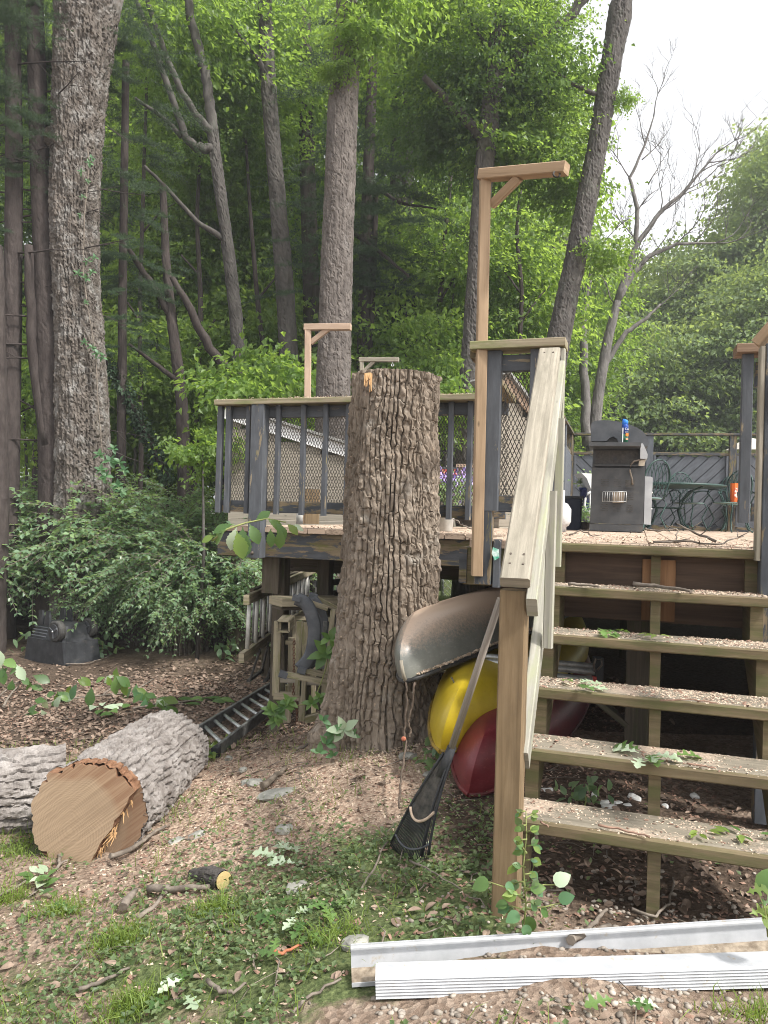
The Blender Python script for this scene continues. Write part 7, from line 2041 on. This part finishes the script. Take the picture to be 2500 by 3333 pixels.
# small seedlings along the shrub edge
for i, (px, py, lb_) in enumerate(((530, 2120, 'leafy weed in front of the shrub hollow'), (740, 2150, 'leafy weed left of the ladder bracket'), (120, 2130, 'low weed in front of the plastic base'), (330, 2140, 'low weed right of the plastic base'), (620, 2100, 'dark weed at the shrub foot'), (1430, 2500, 'small weed on the sawdust right of the stump'), (1900, 2640, 'small weed under the stairs'))):
    p = gp(px, py); r = empty('weed', p, 0, lb_, 'weed')
    n_ = 34; rg = np.random.default_rng(i)
    sc_l = .5 if py > 2450 else 1
    P = rg.normal(size=(n_, 3)) * np.array([.13, .1, .07]) * sc_l + np.array([0, 0, .14 * sc_l])
    v, f, t = leaf_arrays(P, rg.normal(size=(n_, 3)), rg.normal(size=(n_, 3)) * .4 + np.array([0, -.2, 1]), (.08 + .05 * rg.random(n_)) * sc_l, OVATE, .2, .2, i)
    link('foliage', np_mesh('foliage', v, f, l_shrub, smooth=True, tone=t), r)
    mb = MB(); mb.tube([(0, 0, -.02), (.01, 0, .1 * sc_l), (0, .01, .2 * sc_l)], .004, 5); mb.build('stem', m_stem, r)

# ------------------------------------------------------------------ sticks, stones
def stick(label, pts, r0=.006, m_=None, forks=(), name='stick'):
    base = gp(*pts[0]); o = Vector(base)
    r = empty(name, base, 0, label, 'stick')
    def run(pp, rr_):
        mb = MB(); q = []
        w_ = [gp(a, b_, .012 + rr_) - o for (a, b_) in pp]
        for k in range(len(w_) - 1):
            for t in np.linspace(0, 1, 4, endpoint=False):
                q.append(w_[k].lerp(w_[k + 1], t) + Vector((rnd.uniform(-.006, .006), rnd.uniform(-.006, .006), rnd.uniform(0, .01))))
        q.append(w_[-1])
        mb.tube(q, [rr_ * (1 - .5 * k / len(q)) for k in range(len(q))], 6)
        return mb
    run(pts, r0).build('branch', m_ or m_twig, r)
    for f_ in forks: run(f_, r0 * .6).build('fork', m_ or m_twig, r)
    return r
stick('grey stick curving along the bottom right of the large log', [(355, 2812), (420, 2795), (480, 2750), (540, 2710)], .014)
stick('forked grey stick running down from the large log', [(190, 2790), (195, 2830), (165, 2865)], .010, None, [[(195, 2830), (225, 2815)]])
stick('thick brown stick beside the sawn branch stub', [(480, 2920), (560, 2925), (680, 2912)], .018)
stick('crossed thin stick leaning through the thick brown one', [(450, 3020), (530, 2940), (600, 2875)], .010)
stick('flaking bark strip on the ground left of crossed sticks', [(395, 2990), (440, 2930)], .02)
stick('curved pale twig in the grass near bottom middle', [(680, 3220), (720, 3265), (760, 3268), (800, 3225)], .008)
stick('long thin dark twig at lower left', [(260, 3250), (340, 3220), (420, 3180)], .008)
stick('bent twig above the lower grass tuft', [(680, 2990), (700, 3040), (750, 3060)], .006)
stick('orange dried twig in the oak leaves', [(890, 3140), (930, 3120), (980, 3105)], .007, M('orange_twig', (.30, .10, .05), (.42, .17, .09), 30, .8, .2))
stick('thin twig running toward the white trim', [(945, 3330), (1010, 3270), (1110, 3210)], .006)
stick('dead branch lying behind the white trim under the stairs', [(1850, 3095), (1900, 3085), (1985, 3045)], .016, None, [[(1885, 3080), (1940, 3030), (1975, 2990)]])
stick('thin looped root under the bottom tread', [(2060, 2990), (2130, 3010), (2180, 2960), (2190, 2880)], .006)
stick('grey twig at left of the stump chips', [(520, 2530), (580, 2470), (640, 2440)], .009)
stick('rotten branch piece on the sawdust mound', [(855, 2585), (890, 2555), (930, 2520)], .022, M('rotten_wood', (.10, .08, .06), (.22, .18, .14), 20, .9, .6))
stick('short dark twig in front of the stump', [(960, 2455), (1010, 2435), (1060, 2410)], .010)
stick('long thin twig crossing the weeds left of the newel', [(1330, 2825), (1400, 2860), (1500, 2915)], .005)
stick('branch lying behind the leafy wilted branch', [(430, 2320), (520, 2300), (640, 2290), (700, 2270)], .010)
stick('pale twig at the left edge below the shrub', [(10, 2310), (40, 2265), (60, 2245)], .012)
stick('thin branch beside the basketball base', [(215, 2170), (290, 2168), (360, 2140), (410, 2100)], .008)
stick('thin reddish twig below the rake head', [(1180, 2920), (1240, 2790), (1270, 2745)], .005)
stick('twig lying in the lower left weeds', [(0, 2935), (50, 2905), (120, 2880)], .007)
def on_tread(px, py, k):
    r0 = ray(px, py); t = (P0.z - k * RISE + .008 - EYE.z) / r0.z
    return EYE + r0 * t
def tstick(label, k, pts, r0):
    q = [on_tread(a, b_, k) for (a, b_) in pts]; o = q[0]
    r = empty('stick', o, 0, label, 'stick')
    mb = MB(); w_ = []
    for i in range(len(q) - 1):
        for t in np.linspace(0, 1, 5, endpoint=False): w_.append(q[i].lerp(q[i + 1], t) - o + Vector((rnd.uniform(-.003, .003), rnd.uniform(-.004, .004), r0 * .6 + rnd.uniform(0, .004))))
    w_.append(q[-1] - o + Vector((0, 0, r0 * .6)))
    mb.tube(w_, [r0 * (1 - .4 * i / len(w_)) for i in range(len(w_))], 6); mb.build('branch', m_twig if r0 > .005 else m_barkchip, r)
tstick('long brown stick lying along the first tread down', 1, [(2062, 1906), (2130, 1912), (2250, 1930)], .011)
tstick('dark burnt twig pieces at left of the first tread', 1, [(1850, 1905), (1900, 1908), (1950, 1912)], .008)
tstick('thin dark twig along the lowest tread', 5, [(1945, 2690), (2030, 2705), (2115, 2728)], .005)
tstick('short twig at left of the lowest tread', 5, [(1760, 2680), (1785, 2695)], .004)
tstick('dark twig on the fourth tread right of the oak leaves', 4, [(2235, 2490), (2290, 2497), (2330, 2503)], .004)
tstick('small dark twig at right of the third tread', 3, [(2150, 2285), (2240, 2280), (2330, 2290)], .004)
# twigs piled at the deck edge
def dstick(label, pts, r0, lift=.0):
    o = at(pts[0][0], pts[0][1], pts[0][2]); r = empty('fallen_branch', o, 0, label, 'branch')
    mb = MB(); w_ = []
    q = [at(a, b_, d_) for (a, b_, d_) in pts]
    for i in range(len(q) - 1):
        for t in np.linspace(0, 1, 4, endpoint=False): w_.append(q[i].lerp(q[i + 1], t) - o + Vector((rnd.uniform(-.008, .008), rnd.uniform(-.01, .01), rnd.uniform(-.004, .006))))
    w_.append(q[-1] - o)
    mb.tube(w_, [r0 * (1 - .5 * i / len(w_)) for i in range(len(w_))], 5); mb.build('twig', m_twig, r)
    for k in range(4):
        mb = MB(); a_ = w_[rnd.randint(1, len(w_) - 1)]; mb.tube([a_, a_ + Vector((rnd.uniform(-.1, .1), rnd.uniform(-.05, .05), rnd.uniform(.0, .05)))], [r0 * .5, r0 * .2], 4); mb.build('side_twig', m_twig, r)
dstick('bare branch rising over the deck edge in front of the table', [(2335, 1762, 4.0), (2260, 1735, 4.1), (2205, 1706, 4.2)], .008)
dstick('long bare branch lying along the deck edge at right', [(2130, 1765, 4.0), (2230, 1762, 4.0), (2330, 1775, 3.9), (2420, 1745, 4.2)], .007)
dstick('thin bare twig arching on the deck left of the grill', [(1850, 1742, 4.6), (1890, 1728, 4.6), (1930, 1745, 4.4)], .006)
dstick('bare twig tangle on the deck at the grill foot', [(2100, 1722, 4.5), (2150, 1728, 4.4), (2205, 1722, 4.4), (2200, 1760, 4.1)], .006)
dstick('yellow leaved twig lying on the deck right of the stump', [(1482, 1692, 5.6), (1500, 1708, 5.5), (1535, 1722, 5.4)], .006)
def stone(label, px, py, sx, sy, sz, m_, seed, rz=0, group=None):
    p = gp(px, py); rg = random.Random(seed)
    bm_ = bmesh.new(); bmesh.ops.create_icosphere(bm_, subdivisions=2, radius=1)
    for v in bm_.verts:
        f_ = 1 + .22 * (rg.random() - .5) + .15 * math.sin(v.co.x * 3 + seed) * math.sin(v.co.y * 2.6 + 2 * seed)
        v.co = Vector((v.co.x * sx * f_, v.co.y * sy * f_, max(-.5, min(.62 + .1 * rg.random(), v.co.z)) * sz * f_))
    me_ = bpy.data.meshes.new('stone'); bm_.to_mesh(me_); bm_.free(); me_.materials.append(m_)
    o_ = link('stone', me_, None); o_.location = p + Vector((0, 0, sz * .25)); o_.rotation_euler = (rg.uniform(-.15, .15), rg.uniform(-.15, .15), rz)
    tag(o_, label, 'stone', group)
for i, (px, py, sx, sy, sz, lb_, rz) in enumerate([(905, 2590, .11, .06, .03, 'broad flat grey stone below the sawdust mound', .4), (835, 2560, .05, .05, .03, 'greenish stone left of the broad flat one', 0), (800, 2625 - 70, .04, .03, .025, 'small pale stone above the greenish one', 1), (575, 2745, .05, .035, .02, 'flat pale stone right of the log foot', .5), (640, 2730, .05, .03, .03, 'second grey slab right of the log foot', .8), (925, 2705, .045, .04, .03, 'rounded grey stone in the ground cover', .3), (965, 2795 + 100, .05, .03, .02, 'half buried grey stone in the weeds', .9), (1330, 2470, .05, .025, .03, 'stone slab at the stump foot right', .2), (1415, 2530, .06, .035, .02, 'layered stone by the rake head', .1), (745, 2475, .03, .03, .03, 'light stone at the ladder end', 0), (790, 2480 + 30, .035, .025, .02, 'little stone on the chips near the ladder', 1), (1160, 3080, .05, .04, .03, 'grey stone in the weeds above the white trim', .4)]):
    stone(lb_, px, py, sx, sy, sz, m_stone, i + 3, rz)
for i, (px, py, sx, lb_) in enumerate([(1980, 2635, .035, 'white stone at left of the pale heap under stairs'), (2010, 2620, .03, 'white stone atop the pale heap'), (2065, 2605, .035, 'white stone right of the pale heap'), (2040, 2630, .028, 'white stone in front of the pale heap'), (1935, 2590, .022, 'lone round white stone under the stairs'), (2262, 2600, .028, 'white stone right of the middle stringer'), (1780, 2580, .03, 'white stone beside the left stringer foot'), (1965, 2620, .03, 'white stone behind the pale heap'), (2165, 2625, .02, 'grey white stone at the middle stringer')]):
    stone(lb_, px, py, sx, sx * .75, sx * .6, m_wstone, i + 40, i)

# ------------------------------------------------------------------ scatter: ground cover, grass, chips, litter, pebbles
rg = np.random.default_rng(123)
def sample(n, fn, x0, x1, y0, y1):
    x = x0 + (x1 - x0) * rg.random(n); y = y0 + (y1 - y0) * rg.random(n)
    k = rg.random(n) < fn(x, y)
    return x[k], y[k]
def gz2(x, y):
    z = ground_np(x, y)
    nr = np.exp(-((x + 0.4) / 4) ** 2 - ((y - 4) / 4) ** 2)
    return z + nr * (0.030 * (vnoise(x * 5, y * 5, x * 0, 3) - 0.5) + 0.014 * (vnoise(x * 15, y * 15, x * 0, 4) - 0.5))
def blob(x, y, x0, y0, rx, ry): return np.exp(-(((x - x0) / rx) ** 2 + ((y - y0) / ry) ** 2))
def patch(x, y, s, sd, lo, hi): return np.clip((vnoise(x * s, y * s, x * 0, sd) * .6 + .4 * vnoise(x * s * 2.7, y * s * 2.7, x * 0, sd + 1) - lo) / (hi - lo), 0, 1)
trim_ = lambda x, y: (x > -.2) & (np.abs(y - 2.22 - .06 * x) < .15)
logm = lambda x, y: ~trim_(x, y) & logm0(x, y)
logm0 = lambda x, y: (((x + 1.43) ** 2) > .07) | (y < 3.7) | (y > 5.15)
def f_cover(x, y):
    b = 1.1 * blob(x, y, .05, 2.9, .75, .62) + .6 * blob(x, y, -.9, 2.7, 1.1, .65) + .5 * blob(x, y, -1.5, 2.4, .6, .4) + .12
    return np.clip(b, 0, 1) * patch(x, y, 4, 61, .25, .6) * (1 - np.clip(blob(x, y, 0, 4.25, .8, .4) * 1.2, 0, 1)) * np.where(x > .55, .12, 1)
x, y = sample(33000, f_cover, -2.4, 1.4, 1.85, 4.6)
k = logm(x, y); x, y = x[k], y[k]
n = len(x); z = gz2(x, y)
lead = np.stack([rg.normal(size=n), rg.normal(size=n), .25 + .3 * rg.random(n)], -1)
P = np.stack([x, y, z + .008 + .035 * rg.random(n) ** 2], -1)
v, f, t = leaf_arrays(P, lead, rg.normal(size=(n, 3)) * .35 + np.array([0, -.15, 1]), .015 + .014 * rg.random(n), None, .2, .1, 1)
tag(link('ground_cover', np_mesh('ground_cover', v, f, l_cover, tone=t)), 'low clover and creeping weeds on the bank', kind='stuff')
def f_grass(x, y):
    b = .9 * blob(x, y, -1.7, 4.7, .45, .9) + .5 * blob(x, y, -1.5, 2.55, .7, .35) + .08
    for (a, c) in ((-.78, 2.35 + .12), (-.62, 2.08), (-1.3, 2.65), (-.48, 2.75), (-1.7, 3.1)): b = b + 1.6 * blob(x, y, a, c, .07, .06)
    return np.clip(b, 0, 1) * patch(x, y, 3, 71, .3, .62)
x, y = sample(58000, f_grass, -3.2, .6, 1.9, 6.0)
for (px, py, nn, rr_) in ((390, 3075, 500, .055), (420, 3290, 350, .05), (690, 2985, 220, .05), (200, 2975, 260, .05), (30, 2930, 200, .05), (2450, 3280, 400, .08), (1090, 3060, 150, .06), (100, 2770, 260, .08)):
    c = gp(px, py); x = np.concatenate([x, c.x + rg.normal(size=nn) * rr_]); y = np.concatenate([y, c.y + rg.normal(size=nn) * rr_ * .7])
k = logm(x, y); x, y = x[k], y[k]
n = len(x); z = gz2(x, y)
d = norm(np.stack([rg.normal(size=n) * .45, rg.normal(size=n) * .45, np.ones(n)], -1))
L = .035 + .075 * rg.random(n); sd = norm(np.cross(d, rg.normal(size=(n, 3)))) * .0018
b0 = np.stack([x, y, z - .003], -1)
m_ = b0 + d * (L * .6)[:, None]; e = b0 + d * L[:, None] + np.stack([rg.normal(size=n), rg.normal(size=n), -np.ones(n)], -1) * (L * .22)[:, None]
v = np.stack([b0 - sd, b0 + sd, m_ + sd * .8, m_ - sd * .8, e], 1).reshape(-1, 3)
i5 = np.arange(n)[:, None] * 5
f = np.concatenate([i5 + np.array([[0, 1, 2]]), i5 + np.array([[0, 2, 3]]), i5 + np.array([[3, 2, 4]])])
tag(link('grass', np_mesh('grass', v, f, l_grass, tone=np.repeat(rg.random(n), 5))), 'sparse tufts of grass on the yard', kind='stuff')
def chips(name, label, P, size, m_, seed, flat=.35, up=None):
    g = np.random.default_rng(seed); n = len(P)
    nrm_ = norm(g.normal(size=(n, 3)) * flat + np.array([0, 0, 1])); d = norm(np.cross(nrm_, g.normal(size=(n, 3)))); s = np.cross(nrm_, d)
    l = (size * (.4 + 1.2 * g.random(n)))[:, None]; w_ = l * (.25 + .5 * g.random((n, 1)))
    h = l * .12
    q = lambda a, b_, c: P + d * l * a + s * w_ * b_ + nrm_ * h * c
    v = np.stack([q(-.5, -.4, 0), q(.5, -.5, 0), q(.45, .5, 0), q(-.4, .45, 0), q(-.1, 0, 1.6)], 1).reshape(-1, 3)
    i5 = np.arange(n)[:, None] * 5
    f = np.concatenate([i5 + np.array([[a, b_, 4]]) for (a, b_) in ((0, 1), (1, 2), (2, 3), (3, 0))])
    o_ = link(name, np_mesh(name, v, f, m_))
    tag(o_, label, kind='stuff'); return o_
def f_saw(x, y):
    b = 1.0 * blob(x, y, 0, 4.2, .75, .45) + .8 * blob(x, y, -.5, 4.2, .7, .6) + .55 * blob(x, y, -1.2, 5.3, .5, .6) + .25 * blob(x, y, -.8, 3.2, 1, .8) + .10
    return np.clip(b, 0, 1) * patch(x, y, 3, 81, .2, .7) * np.where((x > .6) & (y < 3.6), .15, 1)
x, y = sample(36000, f_saw, -2.4, 1.2, 1.9, 6.2); k = logm(x, y); x, y = x[k], y[k]
chips('wood_chips', 'pale sawdust chips spread over the ground', np.stack([x, y, gz2(x, y) + .003], -1), .012, m_chip, 1)
x, y = sample(44000, lambda a, b_: .5 * patch(a, b_, 2.5, 91, .2, .7) + .25, -4.2, 1.7, 1.9, 8.5); k = logm(x, y); x, y = x[k], y[k]
chips('bark_fragments', 'brown bark and mulch fragments on the ground', np.stack([x, y, gz2(x, y) + .003], -1), .018, m_barkchip, 2)
# dead leaves
def f_lit(x, y): return np.clip(.95 * blob(x, y, -1.8, 6.9, 2.3, 1.7) + .5 * blob(x, y, 1.0, 3.1, .7, .8) + .12, 0, 1)
x, y = sample(26000, f_lit, -4.8, 2.0, 1.9, 9.4); k = logm(x, y); x, y = x[k], y[k]; n = len(x)
v, f, t = leaf_arrays(np.stack([x, y, gz2(x, y) + .012], -1), np.stack([rg.normal(size=n), rg.normal(size=n), rg.normal(size=n) * .25], -1), rg.normal(size=(n, 3)) * .3 + np.array([0, 0, 1]), (.022 + .034 * rg.random(n)) * np.where(y > 5.2, 1.3, 1), OVATE, .35, .3, 4)
tag(link('leaf_litter', np_mesh('leaf_litter', v, f, m_litter)), 'dry brown leaves scattered on the ground', kind='stuff')
# twigs
x, y = sample(1900, lambda a, b_: .8 + 0 * a, -4.0, 1.6, 1.9, 8.6); k = logm(x, y); x, y = x[k], y[k]
mb = MB()
for (a, b_) in zip(x[:1100], y[:1100]):
    z0 = gz(a, b_) + .008; L = rnd.uniform(.04, .2); an = rnd.uniform(0, 6.28); r_ = rnd.uniform(.0012, .003)
    mb.tube([(a, b_, z0), (a + math.cos(an) * L * .5, b_ + math.sin(an) * L * .5, gz(a + math.cos(an) * L * .5, b_ + math.sin(an) * L * .5) + .012 + rnd.uniform(0, .01)), (a + math.cos(an + .3) * L, b_ + math.sin(an + .3) * L, gz(a + math.cos(an) * L, b_ + math.sin(an) * L) + .008)], [r_, r_, r_ * .6], 4)
tag(mb.build('small_twigs', m_twig), 'fine twigs strewn over the yard', kind='stuff')
# pebbles near the trim
def f_peb(x, y): return np.clip(.95 * blob(x, y, .7, 2.05, .75, .22) + .6 * blob(x, y, 1.0, 2.5, .5, .35) + .18 * blob(x, y, -.2, 2.0, .5, .2), 0, 1)
x, y = sample(6000, f_peb, -.9, 2.0, 1.75, 3.1); n = len(x)
bm_ = bmesh.new(); bmesh.ops.create_icosphere(bm_, subdivisions=1, radius=1); tv = np.array([tuple(v.co) for v in bm_.verts]); tf = np.array([[v.index for v in f.verts] for f in bm_.faces]); bm_.free()
s_ = (.005 + .008 * rg.random(n))[:, None, None] * (np.array([1, .8, .55])[None, None] * (.7 + .6 * rg.random((n, 1, 3))))
an = rg.random(n) * 6.28; ca, sa = np.cos(an)[:, None], np.sin(an)[:, None]
vv = tv[None] * s_; vx = vv[..., 0] * ca - vv[..., 1] * sa; vy = vv[..., 0] * sa + vv[..., 1] * ca
V = np.stack([vx + x[:, None], vy + y[:, None], vv[..., 2] + (gz2(x, y) + .002)[:, None]], -1).reshape(-1, 3)
F = (tf[None] + (np.arange(n) * len(tv))[:, None, None]).reshape(-1, 3)
tag(link('pebbles', np_mesh('pebbles', V, F, m_pebble, smooth=True)), 'small round pebbles around the white downspout', kind='stuff')
# sawdust and chips on treads, deck, cap rails, canoe
Q = []
for k in range(1, 6):
    n = 1900 if k < 5 else 1300
    u_ = -.01 + (SW + .025) * rg.random(n); w_ = rg.random(n) ** (.7 if k > 2 else 1.0)
    keep = rg.random(n) < (.12 + .88 * patch(u_ + k * 3, w_ * .25, 6, 33, .35, .65)) * (1.0 if k < 4 else .55)
    Q.append(np.stack([u_, -k * RUN + .004 + .225 * w_, np.full(n, -k * RISE + .001)], -1)[keep])
n = 9000
u_ = -2.5 + 4.6 * rg.random(n); v_ = .01 + 3.2 * rg.random(n) ** 1.5
keep = (u_ > UT) | (v_ > VL)
Q.append(np.stack([u_, v_, np.full(n, .002)], -1)[keep & ((u_ < .93) | (v_ > .3))])
n = 2600
u_ = ucl + (UT - ucl) * rg.random(n); keep = rg.random(n) < .25 + .75 * patch(u_, u_ * 0, 4, 37, .3, .6)
Q.append(np.stack([u_, VL - .09 + .14 * rg.random(n), np.full(n, ztop + .001) + .012 * rg.random(n) ** 3], -1)[keep])
Q = np.concatenate(Q)
ca, sa = math.cos(AL), math.sin(AL)
W = np.stack([P0.x + Q[:, 0] * ca + Q[:, 1] * sa, P0.y - Q[:, 0] * sa + Q[:, 1] * ca, P0.z + Q[:, 2]], -1)
chips('deck_sawdust', 'sawdust and small chips lying on treads, deck and rail caps', W, .0085, m_chip, 5, .3)
Q2 = Q[rg.random(len(Q)) < .1]
W = np.stack([P0.x + Q2[:, 0] * ca + Q2[:, 1] * sa + rg.normal(size=len(Q2)) * .01, P0.y - Q2[:, 0] * sa + Q2[:, 1] * ca, P0.z + Q2[:, 2] + .001], -1)
chips('deck_bark_bits', 'dark bark bits on the treads and deck', W, .014, m_barkchip, 6, .3)
# sawdust heaps on the gunwale edge of the grey canoe
bpy.context.view_layer.update()
mwc = np.array(c1.matrix_world)
E = v1[2:34, 0 if False else -1]; E0 = v1[2:34, 0]
for side in (E, E0):
    pass
eye_side = E if (c1.matrix_world @ Vector(E[10])).y < (c1.matrix_world @ Vector(E0[10])).y else E0
tt = rg.random(2200) * (len(eye_side) - 2); ii = tt.astype(int); fr_ = (tt - ii)[:, None]
pts = eye_side[ii] * (1 - fr_) + eye_side[ii + 1] * fr_ + np.stack([rg.normal(size=2200) * .008, rg.normal(size=2200) * .012, .014 + .012 * rg.random(2200)], -1)
W = pts @ mwc[:3, :3].T + mwc[:3, 3]
chips('gunwale_sawdust', 'sawdust piled along the grey canoe edge', W, .011, m_chip, 8, .6)
# chips lodged on the lower stump bark
x, y = sample(5000, lambda a, b_: np.clip(1.2 * blob(a, b_, so.x + .22, so.y - .42, .28, .12), 0, 1), -.5, .7, 3.9, 4.6)
chips('stump_sawdust', 'fresh sawdust heaped against the stump foot', np.stack([x, y, gz2(x, y) + .004 + .02 * rg.random(len(x))], -1), .014, m_chip, 9, .7)

# ------------------------------------------------------------------ thin haze, added to pale the distance like glare
hm = bpy.data.materials.new('glare_haze'); hm.use_nodes = True
hn = hm.node_tree; hn.nodes.clear()
ho = hn.nodes.new('ShaderNodeOutputMaterial'); pv = hn.nodes.new('ShaderNodeVolumePrincipled')
pv.inputs['Color'].default_value = (.93, .96, 1, 1); pv.inputs['Density'].default_value = .0018; pv.inputs['Anisotropy'].default_value = .2
hn.links.new(pv.outputs[0], ho.inputs['Volume'])
bm_ = bmesh.new(); bmesh.ops.create_cube(bm_, size=1)
for v in bm_.verts: v.co = Vector((v.co.x * 700, v.co.y * 600 + 190, (v.co.z + .5) * 33 - 4))
me_ = bpy.data.meshes.new('haze'); bm_.to_mesh(me_); bm_.free(); me_.materials.append(hm)
tag(link('haze', me_), 'thin pale haze added for the look of glare', kind='stuff')
